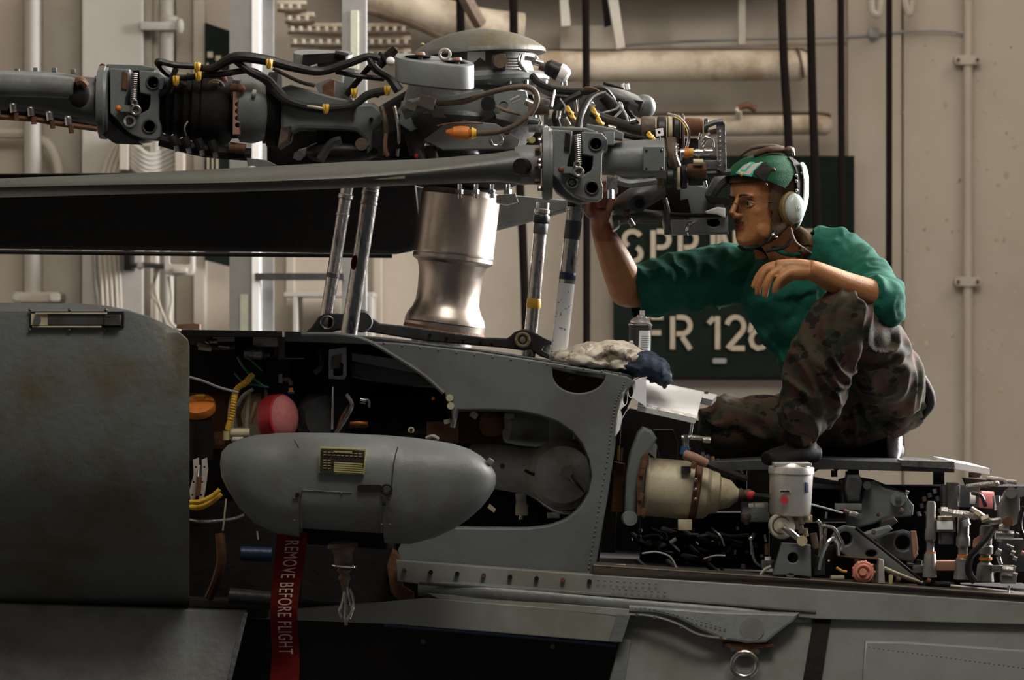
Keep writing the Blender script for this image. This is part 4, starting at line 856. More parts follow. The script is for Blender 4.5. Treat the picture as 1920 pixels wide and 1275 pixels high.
for x, y in ((1206, 722), (1205, 740), (1204, 757), (1324, 736), (1222, 716)): B().box((x, y, .12), 8, 10, 5).build('hinge_knuckle', M['steel'], t)
B().cyl((1299, 786, .05), (1294, 820, .05), 3).build('stay_rod', M['chrome'], t)
t2 = thing('curved_flange', 'white curved flange with three lightening holes at the panel corner', 'flange', (1172, 800, .0))
# ribbon sweeping from the top right to lower left, three holes
fl_o = [(1212, 708), (1196, 710), (1182, 718), (1172, 734), (1163, 758), (1157, 788), (1154, 818)]
fl_i = [(1162, 806), (1166, 786), (1174, 772), (1182, 764), (1192, 760), (1212, 764)]
B().plate(fl_o+fl_i, -.015, .012, holes=[circ(1183, 733, 4.5, 16, 12), circ(1172, 746, 4, 16, 13), circ(1161.5, 783, 3.2, 14, 14)], bev=1, tilt=.5).build('flange_web', M['white'], t2)
B().tube([(1154, 818, -.02), (1157, 788, -.02), (1163, 758, -.02), (1172, 734, -.02), (1182, 718, -.01), (1196, 709, 0), (1212, 706, .02)], 2, seg=8).build('outer_bead', M['chrome'], t2)

# lower hull
B().plate([(742, 1052), (1114, 1078), (1400, 1096), (1990, 1134), (1990, 1172), (1530, 1160), (1180, 1126), (790, 1096), (745, 1090)], -.10, .05, bev=2, lean=.2).build('upper_strake', M['hull'], fus)
B().plate([(1112, 1058), (1990, 1120), (1990, 1138), (1400, 1110), (1112, 1082)], -.085, .12, bev=2).build('oily_sill', M['sill'], fus)
B().tube([(1112, 1060, -.10), (1500, 1086, -.09), (1990, 1122, -.09)], 2, seg=6, n=2).build('sill_bead', M['brown'], fus)
B().plate([(1300, 1128), (1470, 1136), (1990, 1160), (1990, 1250), (1300, 1200)], -.04, .04).build('strake_backing', M['hull'], fus)
# longeron: rounded trough with light lip and scalloped flange
B().tube([(786, 1104, -.08), (900, 1110, -.10), (1180, 1134, -.10), (1400, 1152, -.10), (1520, 1162, -.09)], [14, 17, 17, 15, 8], seg=20).build('longeron_tube', M['grey'], fus)
B().tube([(786, 1094, -.115), (1180, 1120, -.115), (1530, 1148, -.11)], 3, seg=8).build('longeron_bead', M['sill'], fus)
B().plate([(800, 1112), (1180, 1142), (1178, 1158), (1140, 1153), (1055, 1146), (1040, 1143), (1024, 1144), (940, 1136), (925, 1133), (912, 1134), (845, 1128), (822, 1124)], -.125, .03, bev=1.5, lean=.3).build('scalloped_flange', M['hull'], fus)
B().plate([(430, 1148), (560, 1142), (742, 1128), (800, 1122), (1175, 1150), (1166, 1160), (1158, 1204), (740, 1170), (430, 1158)], -.13, .03, bev=2, lean=.2).build('lower_strip', M['hull'], fus)
B().plate([(1158, 1152), (1182, 1154), (1166, 1204), (1142, 1202)], -.15, .02, lean=.2).build('end_strap', M['grey2'], fus)
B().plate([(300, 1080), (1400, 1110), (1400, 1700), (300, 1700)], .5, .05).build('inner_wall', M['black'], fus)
B().tube([(720, 1170, .02), (900, 1184, .02), (1156, 1208, .02)], 6, seg=12).build('navy_pipe', M['bluepipe'], fus)
for x, y in ((793, 1203), (1036, 1212)): B().cyl((x, y, .1), (x, y, .08), 5, seg=6).build('bolt', M['dgrey'], fus)
B().plate([(1176, 1158), (1300, 1150), (1540, 1150), (1990, 1172), (1990, 1560), (1080, 1560), (1144, 1275), (1166, 1200)], -.14, .05, bev=2, lean=.30).build('lower_skin', M['hull'], fus)
B().plate([(1166, 1200), (1184, 1202), (1150, 1400), (1110, 1400), (1144, 1275)], -.157, .02, bev=1.5, lean=.30).build('door_frame_strip', M['grey2'], fus)
B().plate([(1178, 1134), (1340, 1146), (1500, 1150), (1490, 1164), (1460, 1186), (1436, 1204), (1400, 1206), (1352, 1198), (1310, 1180), (1270, 1160), (1230, 1150), (1180, 1148)], -.14, .06, bev=5, lean=.3).build('fairing', M['grey'], fus)
f_ = B().tube([(1176, 1152, -.13), (1225, 1156, -.14), (1270, 1170, -.15), (1310, 1190, -.155), (1362, 1198, -.155)], 6, seg=10, sq=.5).build('fairing_flange', M['grey2'], fus)
for x, y in ((1194, 1153), (1227, 1158), (1277, 1176), (1352, 1196)): B().cyl((x, y, -.14-(x-1190)*.00012), (x, y, -.155-(x-1190)*.00012), 3, seg=8).build('fastener', M['rust'], f_)
B().cyl((1410, 1180, -.13), (1410, 1180, -.150), 22, seg=32).build('round_cover', M['hull'], fus)
b = B()
for k in range(20): b.ell((1192+k*8.8, 1141+max(0, (k-2))**1.25*1.1, -.138-k*.0006), 2, 1.5, 2, seg=8)
for k in range(34): b.ell((1630+k*9, 1214+k*1.2, -.122-k*.0005), 1.8, 1, 1.8, seg=8)
for k in range(14): b.ell((1630-k*.7, 1220+k*7, -.123-k*.0029), 1.8, 1, 1.8, seg=8)
for k in range(10): b.ell((1122+k*12, 1088+k*.8, -.104), 2.2, 1, 2.2, seg=8)
for k in range(9): b.ell((1150+k*12, 1104+k*.8, -.108), 2.2, 1, 2.2, seg=8)
for k in range(24): b.ell((1190+k*8, 1176+max(0, k-8)*.3, -.10), 1.6, 1, 1.6, seg=8)
b.build('rivet_row', M['grey'], fus)['kind'] = 'stuff'
B().plate([(1626, 1205), (1700, 1206), (1990, 1226), (1990, 1560), (1600, 1560), (1620, 1260)], -.171, .02, bev=4, lean=.30).build('doubler_panel', M['hull'], fus)
B().plate([(1530, 1156), (1562, 1158), (1538, 1290), (1520, 1400), (1486, 1400), (1506, 1275)], -.150, .006, bev=.5, lean=.30).build('black_stripe', M['black'], fus)
rg = B().torus((1396, 1246, -.17), (.1, 1, 0), 23, 5, seg=36).build('tie_down_ring', M['steel'], fus)
B().plate([(1356, 1206), (1450, 1208), (1452, 1214), (1422, 1216), (1410, 1232), (1388, 1232), (1372, 1216), (1356, 1214)], -.145, .03).build('ring_bracket', M['rust'], fus)
for x, y in ((1374, 1218), (1420, 1222)): B().cyl((x, y, -.155), (x, y, -.175), 5, seg=6).build('bolt', M['dgrey'], fus)
# left lower skin (sponson) and bottom hull to the landing gear
B().plate([(-300, 1128), (455, 1152), (440, 1215), (424, 1300), (400, 1560), (-300, 1560)], -.34, .05, bev=3, lean=.45).build('sponson_skin', M['grey'], fus)
B().plate([(455, 1150), (462, 1152), (430, 1300), (422, 1300), (438, 1215)], -.36, .02, lean=.4).build('sponson_edge', M['dgrey'], fus)
B().plate([(-300, 1120), (500, 1140), (500, 1160), (-300, 1150)], -.2, .9).build('sponson_top', M['black'], fus)
b = B(); bmesh.ops.create_cube(b.bm, size=1, matrix=Matrix.Translation((0, .75, 1.0)) @ Matrix.Diagonal((3.2, 1.5, .7, 1))); bmesh.ops.bevel(b.bm, geom=b.bm.edges[:], offset=.2, segments=4, affect='EDGES'); b.build('belly_hull', M['grey'], fus)
for x in (-1.1, 1.1):
    for y in (.1, 1.4):
        wb = B().lathe(Vector((x, y-.1, .3)), Vector((x, y+.1, .3)), [(0, 130), (.15, 200), (.85, 200), (1, 130)], seg=32).build('landing_wheel', M['rubber'], fus)
        B().cyl(Vector((x, y, .3)), Vector((x, y, .8)), 40).build('gear_strut', M['grey'], wb)
# engine cowling door at left
prof = [(0, -.47), (.03, -.50), (.10, -.515), (.28, -.54), (.45, -.55), (.58, -.54), (.68, -.50), (.77, -.44), (.87, -.33), (1.0, -.15)]
def topy(x):
    P = [(-300, 566), (150, 569), (200, 573), (240, 581), (280, 594), (310, 607), (335, 621), (352, 636), (356, 655)]
    for a, b_ in zip(P, P[1:]):
        if x <= b_[0]: return lerp(a[1], b_[1], (x-a[0])/(b_[0]-a[0]))
    return P[-1][1]
rings = []
for x in (-300, -100, 60, 150, 200, 240, 280, 310, 335, 352, 355):
    tp = topy(x); rg = []
    for s_, y in prof:
        py = 566+s_*(1150-566); py = max(py, tp+s_*20); rg.append(V(x, py, y))
    for s_, y in prof[::-1]:
        py = 566+s_*(1140-566)+4; py = max(py, tp+s_*20+3); rg.append(V(x, py, y+.03))
    rings.append(rg)
cowl = B().loft(rings).build('cowling_door', M['grey2'], fus, ang=30)
for n_, m_, x0, y0, x1, y1, d in (('latch_well', 'black', 56, 584, 232, 614, .004), ('latch_bar', 'dgrey', 90, 590, 196, 609, .012), ('latch_block', 'dgrey', 196, 590, 226, 610, .018), ('latch_tab', 'cream', 58, 588, 90, 610, .010), ('latch_guide', 'cream', 66, 586, 200, 589, .014), ('latch_guide', 'cream', 60, 611, 190, 614, .014)):
    B().plate([(x0, y0), (x1, y0), (x1, y1), (x0, y1)], -.511-d, .04, bev=.8, lean=.10).build(n_, M[m_], cowl)
B().cyl((70, 600, -.52), (70, 600, -.53), 7).build('latch_pivot', M['steel'], cowl)
for x in (56, 130, 198):
    for yy in (581, 619): B().ell((x, yy, -.508 if yy < 600 else -.520), 3.5, 3, 3, seg=8).build('latch_screw', M['dgrey'], cowl)

# ------------------------------------------------------------------ pod
pod = thing('equipment_pod', 'grey bullet-shaped pod with a data plate hanging on the fuselage side', 'pod', (660, 1020, -.3))
st = [(414, 862, 876, .02), (417, 846, 896, .05), (428, 834, 918, .08), (450, 823, 952, .105), (478, 816, 980, .12), (520, 812, 1000, .13), (564, 811, 1008, .13), (566, 811, 990, .13), (640, 812, 995, .13), (720, 816, 1000, .13), (722, 816, 1018, .13), (770, 820, 1020, .13), (815, 826, 1008, .125), (850, 832, 992, .115), (880, 842, 972, .10), (902, 855, 952, .085), (918, 870, 932, .06), (926, 882, 918, .04), (930, 892, 906, .015)]
rings = []
for x, zt, zb, dr in st:
    c = (zt+zb)/2; h = (zb-zt)/2; rg = []
    for k in range(48):
        q = 2*PI*k/48; cx_, sx_ = math.cos(q), math.sin(q); e = .8
        v = V(x, c-math.copysign(abs(sx_)**e, sx_)*h, -.33); v.y += math.copysign(abs(cx_)**e, cx_)*dr; rg.append(v)
    rings.append(rg)
def mfac(m):  # keep
    return m
B().loft(rings).build('shell', M['podm'], pod, ang=50)
B().box((919, 866, -.35), 12, 30, 12, (0, .6, 0), bev=3).build('nose_lug', M['grey'], pod)
dp = B().plate([(601, 838), (687, 842), (683, 890), (597, 886)], -.468, .012, bev=.6).build('data_plate', M['platey'], pod)
dk = B()
for (x0, x1, y0, y1) in ((604, 640, 843, 848), (672, 684, 846, 858), (604, 683, 860, 862), (604, 640, 863, 868), (604, 683, 868, 870), (602, 622, 872, 884), (660, 681, 884, 888), (602, 628, 884, 886), (632, 672, 842, 844), (604, 612, 850, 858)):
    dk.plate([(x0, y0), (x1, y0+(x1-x0)*.05), (x1-.4, y1+(x1-x0)*.05), (x0-.4, y1)], -.472, .006, bev=0)
dk.build('plate_print', M['platek'], dp)
dk = B()
dk.plate([(602, 841), (684, 845), (680, 888), (599, 884)], -.4705, .004, bev=0); dk.build('plate_print', M['platek'], dp)
dk = B()
for k in range(5): dk.plate([(626, 866+k*4), (680, 869+k*4), (680, 871.6+k*4), (626, 868.6+k*4)], -.4735, .004, bev=0)
for k in range(7):
    for j in range(9):
        if k in (0, 1) or (k > 2 and j < 2): 
            x = 606+j*8.3; y = 847+k*5+j*.4; dk.plate([(x, y), (x+6, y), (x+6, y+1.2), (x, y+1.2)], -.4735, .004, bev=0)
dk.plate([(626, 845), (660, 846), (660, 850), (626, 849)], -.4735, .004, bev=0)
dk.build('plate_lettering', M['platey'], dp)
B().plate(rrect(670, 909, 716, 922, 5), -.466, .012, bev=.5).build('slot', M['black'], pod)
B().torus((725, 918, -.466), (0, 1, 0), 9, 2).build('filler_ring', M['black'], pod)
B().cyl((725, 918, -.46), (725, 918, -.467), 6).build('filler_cap', M['dgrey'], pod)
for pts in ([(566, 990), (563, 940), (567, 921)], [(567, 919), (620, 922), (660, 924)], [(714, 930), (713, 960), (716, 998)], [(728, 936), (727, 970)], [(733, 928), (738, 870), (746, 838)], [(560, 840), (552, 826)]):
    B().tube([(x, y, -.4602) for x, y in pts], 1.2, seg=6, n=2).build('panel_seam', M['dgrey'], pod)
for x, y in ((558, 928), (720, 944)): B().box((x, y, -.463), 7, 4, 8, bev=.5).build('catch', M['black'], pod)
for x, y in ((551, 934), (640, 925), (552, 976), (716, 984), (731, 984), (729, 934)): B().ell((x, y, -.461), 2.5, 2, 2.5, seg=8).build('screw', M['rust'], pod)
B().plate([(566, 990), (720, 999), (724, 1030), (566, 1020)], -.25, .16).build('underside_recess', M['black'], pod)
# drain fitting below the pod
t = thing('hanging_drain_fitting', 'stacked round steel drain fitting with hooks hanging under the pod', 'fitting', (646, 1172, -.3))
Y = -.33
B().lathe((642, 1014, Y), (645, 1062, Y), [(0, 20), (.1, 27), (.25, 29), (.3, 22), (.5, 18), (.8, 17), (1, 16)], seg=32).build('upper_disc', M['brown'], t)
B().torus((645, 1061, Y), (.05, 0, 1), 22, 2.5, seg=36).build('bright_ring', M['chrome'], t)
B().lathe((645, 1062, Y), (647, 1108, Y), [(0, 10), (.15, 14), (.3, 8), (.5, 13), (.6, 9), (1, 5)], seg=24).build('neck', M['brown'], t)
B().cyl((647, 1096, Y), (649, 1172, Y), 3).build('centre_rod', M['steel'], t)
for pts in ([(647, 1100), (642, 1130), (636, 1146), (642, 1158)], [(651, 1100), (656, 1128), (660, 1142), (655, 1160)], [(645, 1108), (648, 1135), (646, 1160)], [(655, 1104), (661, 1120), (662, 1140), (650, 1162)]):
    B().tube([(x, y, Y-.01*(x > 648)) for x, y in pts], 2.6, seg=8).build('hook', M['steel'], t)
B().plate([(560, 1018), (740, 1020), (745, 1120), (770, 1136), (700, 1140), (560, 1130)], .05, .1, bev=6).build('backing_mount', M['black'], t)
B().plate([(735, 1030), (750, 1040), (755, 1100), (775, 1112), (775, 1126), (750, 1128), (732, 1110), (725, 1060)], -.02, .06, bev=4).build('rusty_mount', M['rust'], t)
# streamer
t = thing('warning_streamer', 'dark red fabric streamer lettered REMOVE BEFORE FLIGHT hanging below the pod', 'streamer', (535, 1275, -.3))
def sx_(py): return 543-(py-1010)*.05 + 4*math.sin(py/38)
def sy_(py): return -.36+.018*math.sin(py/27)
rings = []
for k in range(46):
    py = 1000+k*7.4; w_ = 27+2*math.sin(py/50); rings.append([V(sx_(py)-w_, py+2, sy_(py)), V(sx_(py)+w_, py-3, sy_(py)-.012), V(sx_(py)+w_, py-3, sy_(py)-.009), V(sx_(py)-w_, py+2, sy_(py)+.003)])
B().loft(rings).build('ribbon', M['tagred'], t, ang=80)
cu = bpy.data.curves.new('t', 'FONT'); cu.body = 'REMOVE BEFORE FLIGHT'; cu.size = 1; cu.align_x = 'CENTER'; cu.align_y = 'CENTER'; cu.extrude = .01; cu.space_character = 1.12; cu.space_word = 1.1
o = bpy.data.objects.new('t', cu); me = bpy.data.meshes.new_from_object(o); bpy.data.objects.remove(o)
xs = [v.co.x for v in me.vertices]; ys = [v.co.y for v in me.vertices]; x0, x1 = min(xs), max(xs); ym = (min(ys)+max(ys))/2; hh = max(ys)-min(ys)
bm_ = bmesh.new(); bm_.from_mesh(me); bmesh.ops.subdivide_edges(bm_, edges=[e for e in bm_.edges if e.calc_length() > .3], cuts=3); bm_.to_mesh(me); bm_.free()
for v in me.vertices:
    py = 1014+(v.co.x-x0)/(x1-x0)*212; q = (v.co.y-ym)/hh*26+1
    p = V(sx_(py)+q, py, sy_(py)-.0165-.0065*(q+27)/27+v.co.z*.1); v.co = p
B().build('lettering', M['tagwhite'], t, mesh=me)

# ------------------------------------------------------------------ forward bay contents (left)
bay = thing('accessory_bay_equipment', 'dark pumps, pipes and fittings packed inside the bay above the pod', 'machinery', (500, 1000, .3))
items([
 ('b', 'gear_casing', 'black', (430, 690, .3), 130, 200, 90), ('b', 'gear_casing', 'rust', (410, 780, .4), 120, 100, 120), ('c', 'pump_body', 'steel', (458, 660, .1), (492, 662, .1), 13), ('c', 'pump_end', 'dgrey', (490, 662, .1), (502, 664, .1), 8),
 ('e', 'pump_tip', 'brown', (502, 664, .1), 5), ('t', 'pipe', 'brown', [(372, 645, .1), (400, 652, .08), (440, 650, .1)], 5), ('c', 'fitting', 'steel', (392, 640, .05), (408, 640, .05), 5), ('c', 'fitting', 'cream', (372, 652, .05), (396, 655, .05), 4),
 ('c', 'fitting', 'steel', (410, 648, .05), (430, 651, .05), 4), ('c', 'fitting', 'chrome', (386, 640, .04), (392, 644, .04), 3), ('b', 'bracket', 'wallp', (420, 634, .12), 40, 14, 14), ('b', 'bracket', 'wallp', (500, 640, .12), 50, 14, 20), ('b', 'frame_post', 'brown', (528, 652, .12), 12, 20, 44),
 ('b', 'frame_post', 'dgrey', (518, 648, .14), 6, 20, 40), ('l', 'gearbox_drum', 'cream', (430, 780, .25), (498, 784, .25), [(0, 40), (.2, 52), (.5, 54), (.6, 60), (.9, 60), (1, 50)], 36),
 ('o', 'polished_rim', 'steel', (497, 784, .25), (1, 0, .05), 58, 3, 40), ('t', 'pipe', 'cream', [(480, 756, .12), (474, 775, .1), (470, 795, .1)], 4), ('t', 'pipe', 'brown', [(455, 750, .12), (446, 775, .1), (450, 800, .1)], 6),
 ('c', 'fitting', 'cream', (432, 812, .0), (468, 812, .0), 9), ('c', 'fitting', 'platey', (424, 825, -.02), (424, 808, -.02), 6), ('c', 'fitting', 'wallp', (436, 824, -.02), (456, 824, -.02), 5), ('b', 'rust_flange', 'rust', (412, 822, .05), 18, 20, 24),
 ('b', 'small_bracket', 'steel', (526, 710, .1), 8, 10, 18), ('t', 'elbow', 'brown', [(530, 712, .1), (542, 712, .1), (546, 722, .1)], 4), ('c', 'orange_fitting', 'orange', (545, 727, .1), (546, 735, .1), 4), ('c', 'blue_fitting', 'blue', (540, 736, .1), (552, 736, .1), 3),
 ('p', 'slotted_bracket', 'steel', [(616, 655), (650, 650), (650, 705), (644, 712), (616, 710)], .1, .02, [rrect(625, 680, 643, 705, 4)]), ('p', 'bracket_wing', 'brown', [(622, 668), (640, 664), (636, 690), (620, 692)], .08, .02), ('c', 'strut', 'chrome', (625, 725, .05), (623, 805, .05), 2.5), ('b', 'strut_casing', 'black', (640, 760, .15), 34, 20, 110),
 ('t', 'bent_lever', 'steel', [(650, 740, .05), (660, 760, .04), (648, 785, .05), (630, 812, .06)], 4), ('t', 'hose', 'rust', [(655, 760, .06), (640, 785, .06), (634, 805, .06)], 3), ('c', 'fitting', 'chrome', (676, 750, .1), (686, 752, .1), 6), ('t', 'elbow', 'steel', [(684, 748, .1), (692, 752, .1), (692, 764, .1)], 3),
 ('c', 'rust_disc', 'rust', (656, 796, .1), (690, 796, .1), 6), ('o', 'ring_seal', 'orange', (673, 795, .1), (0, .2, 1), 14, 3), ('c', 'brass_eye', 'cream', (771, 806, .02), (771, 806, .0), 6), ('c', 'eye_hole', 'black', (771, 806, 0), (771, 806, -.006), 3), ('l', 'filter_bowl', 'black', (740, 770, .3), (740, 830, .3), [(0, 40), (.6, 46), (1, 30)], 24),
 ('t', 'cable_end', 'wire', [(800, 822, -.05), (812, 818, -.06), (822, 824, -.06)], 4), ('b', 'rag_tuft', 'wire', (852, 785, -.0), 10, 8, 34, (0, .2, 0)), ('c', 'fitting', 'cream', (838, 786, .0), (840, 794, .0), 7), ('b', 'mount', 'rust', (830, 810, .08), 60, 30, 40),
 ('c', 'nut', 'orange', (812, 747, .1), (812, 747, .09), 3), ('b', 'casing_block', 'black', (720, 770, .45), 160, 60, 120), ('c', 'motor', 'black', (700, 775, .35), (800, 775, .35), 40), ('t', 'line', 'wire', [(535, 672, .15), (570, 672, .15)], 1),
 ('t', 'thick_hose', 'rust', [(412, 1000, -.1), (415, 1050, -.1), (405, 1090, -.08), (392, 1120, -.05)], 9), ('c', 'thin_cable', 'cream', (424, 935, -.15), (418, 995, -.15), 1.6), ('t', 'bent_tube', 'steel', [(356, 975, -.1), (380, 978, -.12), (420, 975, -.12), (440, 972, -.12), (458, 965, -.12)], 3),
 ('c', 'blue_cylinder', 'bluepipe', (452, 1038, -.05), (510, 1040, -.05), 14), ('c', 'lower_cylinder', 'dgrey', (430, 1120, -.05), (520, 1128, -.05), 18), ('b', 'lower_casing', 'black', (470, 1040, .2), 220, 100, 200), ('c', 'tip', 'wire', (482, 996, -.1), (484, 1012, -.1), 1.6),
 ('t', 'pull_hook', 'dgrey', [(590, 700, .1), (600, 690, .1), (604, 675, .12), (600, 655, .14)], 5), ('b', 'frame_web', 'black', (575, 690, .4), 60, 30, 120),
], bay)
t = thing('yellow_hydraulic_hose', 'yellow-wrapped hose running down beside the cowling door edge', 'hose', (440, 810, .0))
B().tube([(474, 702, .0), (462, 716, -.01), (444, 730, -.01), (438, 755, -.02), (434, 780, -.02), (426, 806, -.02)], 5.5, seg=10).build('hose', M['yellow'], t)
b = B()
for k in range(20):
    q = cat([(474, 702, .0), (462, 716, -.01), (444, 730, -.01), (438, 755, -.02), (434, 780, -.02), (426, 806, -.02)], 5)[k+2]; b.torus(q, (.25, 0, 1) if k > 5 else (.7, 0, .7), 5.6, 1.1, 12, 6)
b.build('wrap_rings', M['yellow'], t)['kind'] = 'stuff'
hose('yellow-wrapped hose loop at the lower edge of the cowling door', [(346, 948, -.1), (370, 952, -.12), (392, 944, -.12), (415, 926, -.12)], 5, 'yellow')
hose('second yellow-wrapped hose just under the lower loop', [(350, 942, -.13), (376, 940, -.14), (398, 930, -.14), (412, 918, -.14)], 4.5, 'yellow')
hose('thin grey cable crossing from the cowling door to the yellow hose', [(350, 706, -.05), (380, 714, -.04), (410, 726, -.03), (446, 736, -.02)], 2.4, 'wire', 'cable', 'cable')
hose('light grey cable curving behind the yellow hose', [(474, 730, .02), (456, 742, .03), (446, 760, .04)], 3.5, 'wire', 'cable', 'cable')
hose('green twisted wire below the small pump', [(446, 670, .02), (458, 690, .0), (478, 712, 0), (498, 726, .0)], 2.4, 'green', 'cable', 'cable')
hose('second green wire to the right of the first', [(462, 668, .03), (478, 682, .02), (492, 696, .02)], 2, 'green', 'cable', 'cable')
hose('green wire ending in a loop near the small bracket', [(440, 700, .02), (456, 716, .01), (480, 722, .0), (504, 726, .0)], 2, 'green', 'cable', 'cable')
t = thing('orange_filler_cap', 'round orange cap with a handle beside the cowling door edge', 'cap', (376, 785, .0))
B().lathe((372, 754, -.01), (374, 770, .006), [(0, 18), (.15, 30), (.5, 32), (.9, 31), (1, 26)], seg=36, sq=1).build('cap', M['orange'], t)
B().box((376, 750, .0), 14, 8, 18).build('handle', M['orange'], t)
B().box((376, 742, .0), 18, 10, 5).build('handle_top', M['yellow'], t)
B().cyl((374, 785, .0), (376, 860, .02), 24).build('filler_neck', M['black'], t)
t = thing('drilled_clamp_plate', 'pair of pale drilled strap plates between door edge and pod nose', 'clamp', (374, 942, -.05))
for x in (367, 383): B().plate([(x-5, 862), (x+5, 858), (x+7, 880), (x+2, 920), (x-2, 938), (x-10, 940), (x-12, 920), (x-4, 890)], -.08, .01, holes=[circ(x, 876, 2, 8), circ(x-4, 904, 2, 8), circ(x-6, 928, 2, 8)], bev=.5).build('strap_plate', M['wallp'], t)
B().cyl((376, 872, -.09), (374, 894, -.09), 3.5).build('piston', M['chrome'], t)
B().cyl((374, 894, -.09), (371, 930, -.09), 5).build('cylinder', M['rust'], t)
t = thing('red_engine_plug', 'round padded pink-and-red intake plug above the pod', 'plug', (532, 818, .1))
B().lathe((506, 785, .10), (533, 782, .075), [(0, 41), (.2, 44), (.95, 44), (1, 42)], seg=44, sq=1).build('pad_rim', M['red'], t)
B().lathe((531, 782, .077), (545, 781, .064), [(0, 42), (.5, 37), (1, 20)], seg=44).build('pad_face', M['pink'], t)
t = thing('grey_disc_plug', 'dull grey disc standing right of the red plug', 'plug', (604, 818, .15))
B().lathe((594, 785, .2), (612, 784, .14), [(0, 44), (.2, 48), (.8, 48), (1, 42)], seg=40).build('disc', M['dgrey'], t)

# ------------------------------------------------------------------ transmission parts inside the oval opening
t = thing('input_gearbox', 'grey cast gearbox with a round ribbed cover seen through the oval opening', 'gearbox', (1040, 985, .3))
B().lathe((880, 868, .3), (1040, 890, .25), [(0, 36), (.3, 42), (.7, 44), (1, 60)], seg=36).build('input_housing', M['cast'], t)
B().lathe((1060, 890, .34), (1056, 890, .14), [(0, 60), (.4, 66), (.75, 66), (.85, 60), (1, 52)], seg=56, sq=1).build('round_cover', M['cast'], t)
B().cyl((1062, 884, .15), (1063, 884, .12), 11).build('cover_boss', M['cast'], t)
B().tube([(1066, 890, .13), (1080, 908, .13), (1094, 924, .14)], 4).build('cover_rib', M['steel'], t)
B().torus((1056, 890, .19), (0, 1, 0), 62, 2.5, seg=56).build('cover_flange', M['dgrey'], t)
B().lathe((950, 800, .35), (1064, 806, .4), [(0, 30), (.2, 34), (.6, 36), (1, 34)], seg=32).build('upper_barrel', M['cast'], t)
B().box((1052, 808, .35), 46, 60, 52, bev=6).build('barrel_block', M['cast'], t)
items([('e', 'rust_joint', 'rust', (1030, 840, .2), 9), ('t', 'clamp_band', 'steel', [(1006, 935, .15), (1040, 958, .13), (1078, 962, .14)], 3), ('b', 'bolt_pad', 'cast', (1038, 966, .16), 24, 20, 10), ('c', 'drain_stem', 'cast', (976, 925, .2), (978, 950, .2), 10), ('c', 'drain_nut', 'cream', (978, 946, .2), (978, 966, .2), 12),
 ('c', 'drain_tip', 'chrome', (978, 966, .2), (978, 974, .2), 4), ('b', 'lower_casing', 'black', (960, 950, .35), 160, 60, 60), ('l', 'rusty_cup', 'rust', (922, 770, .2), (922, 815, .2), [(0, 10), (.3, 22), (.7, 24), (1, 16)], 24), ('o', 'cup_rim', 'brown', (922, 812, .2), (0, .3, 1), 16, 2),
 ('b', 'tan_block', 'cream', (955, 780, .3), 18, 14, 10), ('b', 'label', 'wallp', (889, 778, .2), 14, 10, 12, (0, .6, 0)), ('b', 'white_slit', 'white', (1076, 813, .25), 4, 6, 22), ('c', 'port', 'rust', (942, 874, .16), (942, 874, .15), 5), ('t', 'pin', 'black', [(985, 882, .16), (996, 888, .15), (1006, 890, .15)], 3),
 ('p', 'pale_fin', 'cream', [(918, 945), (930, 955), (926, 962), (914, 952)], .1, .02), ('b', 'dark_web', 'rust', (900, 800, .45), 120, 40, 60), ('b', 'inner_frame', 'brown', (1088, 815, .5), 16, 20, 44)], t)
t = thing('deck_vent_cup', 'dark rusty well visible in the half-round cutout under the rag', 'vent', (1086, 738, .1))
B().plate([(1030, 686), (1140, 700), (1140, 745), (1030, 745)], .1, .02).build('well_wall', M['rust'], t)
B().ell((1070, 708, .06), 8, 6, 5).build('fitting', M['brown'], t)
# ------------------------------------------------------------------ open bay at right: starter, reservoir, controls
t = thing('cream_generator', 'cream cylindrical generator with conical end in the open bay', 'generator', (1290, 982, .1))
Y = .12
B().lathe((1206, 912, Y), (1300, 920, Y), [(0, 50), (.02, 58), (.06, 60), (.1, 55), (.95, 55), (1, 54)], seg=48).build('main_barrel', M['cream'], t)
B().lathe((1296, 919, Y), (1310, 921, Y), [(0, 56), (.2, 60), (.8, 60), (1, 56)], seg=48).build('clamp_band', M['rust'], t)
B().lathe((1308, 921, Y), (1384, 928, Y), [(0, 52), (.2, 50), (.28, 44), (.3, 41), (.5, 38), (.55, 31), (.8, 26), (.95, 14), (1, 12)], seg=48).build('conical_end', M['cream'], t)
B().lathe((1380, 927, Y), (1412, 926, Y), [(0, 8), (.3, 12), (.5, 8), (.8, 10), (1, 5)], seg=16).build('shaft_fitting', M['brown'], t)
B().box((1284, 984, .05), 26, 20, 20).build('foot', M['cream'], t)
B().box((1286, 880, .05), 18, 16, 12, bev=1).build('terminal_box', M['dgrey'], t)
for x, y in ((1207, 872), (1204, 886), (1202, 932), (1206, 960), (1300, 872)): B().box((x, y, .0), 9, 10, 14, (0, .3, 0)).build('flange_clip', M['rust'], t)
for y in (900, 918, 936): B().ell((1304, y, .03), 4).build('band_bolt', M['steel'], t)
t = thing('mounting_arch', 'dark grey curved mounting bracket left of the cream generator', 'bracket', (1190, 982, .1))
B().plate([(1196, 812), (1206, 800), (1222, 806), (1232, 822), (1222, 842), (1206, 862), (1198, 890), (1194, 930), (1194, 976), (1170, 978), (1172, 930), (1174, 890), (1182, 850)], .02, .08, bev=6).build('arch', M['skin_panel'], t)
B().plate([(1206, 852), (1216, 848), (1206, 884), (1202, 930), (1204, 968), (1194, 968), (1194, 900)], .0, .03).build('rust_edge', M['rust'], t)
B().cyl((1178, 972, .0), (1182, 972, -.02), 14, seg=18).build('lower_boss', M['grey'], t)
B().plate([(1152, 866), (1172, 870), (1168, 960), (1146, 960)], .12, .05).build('rusty_backing', M['rust'], t)
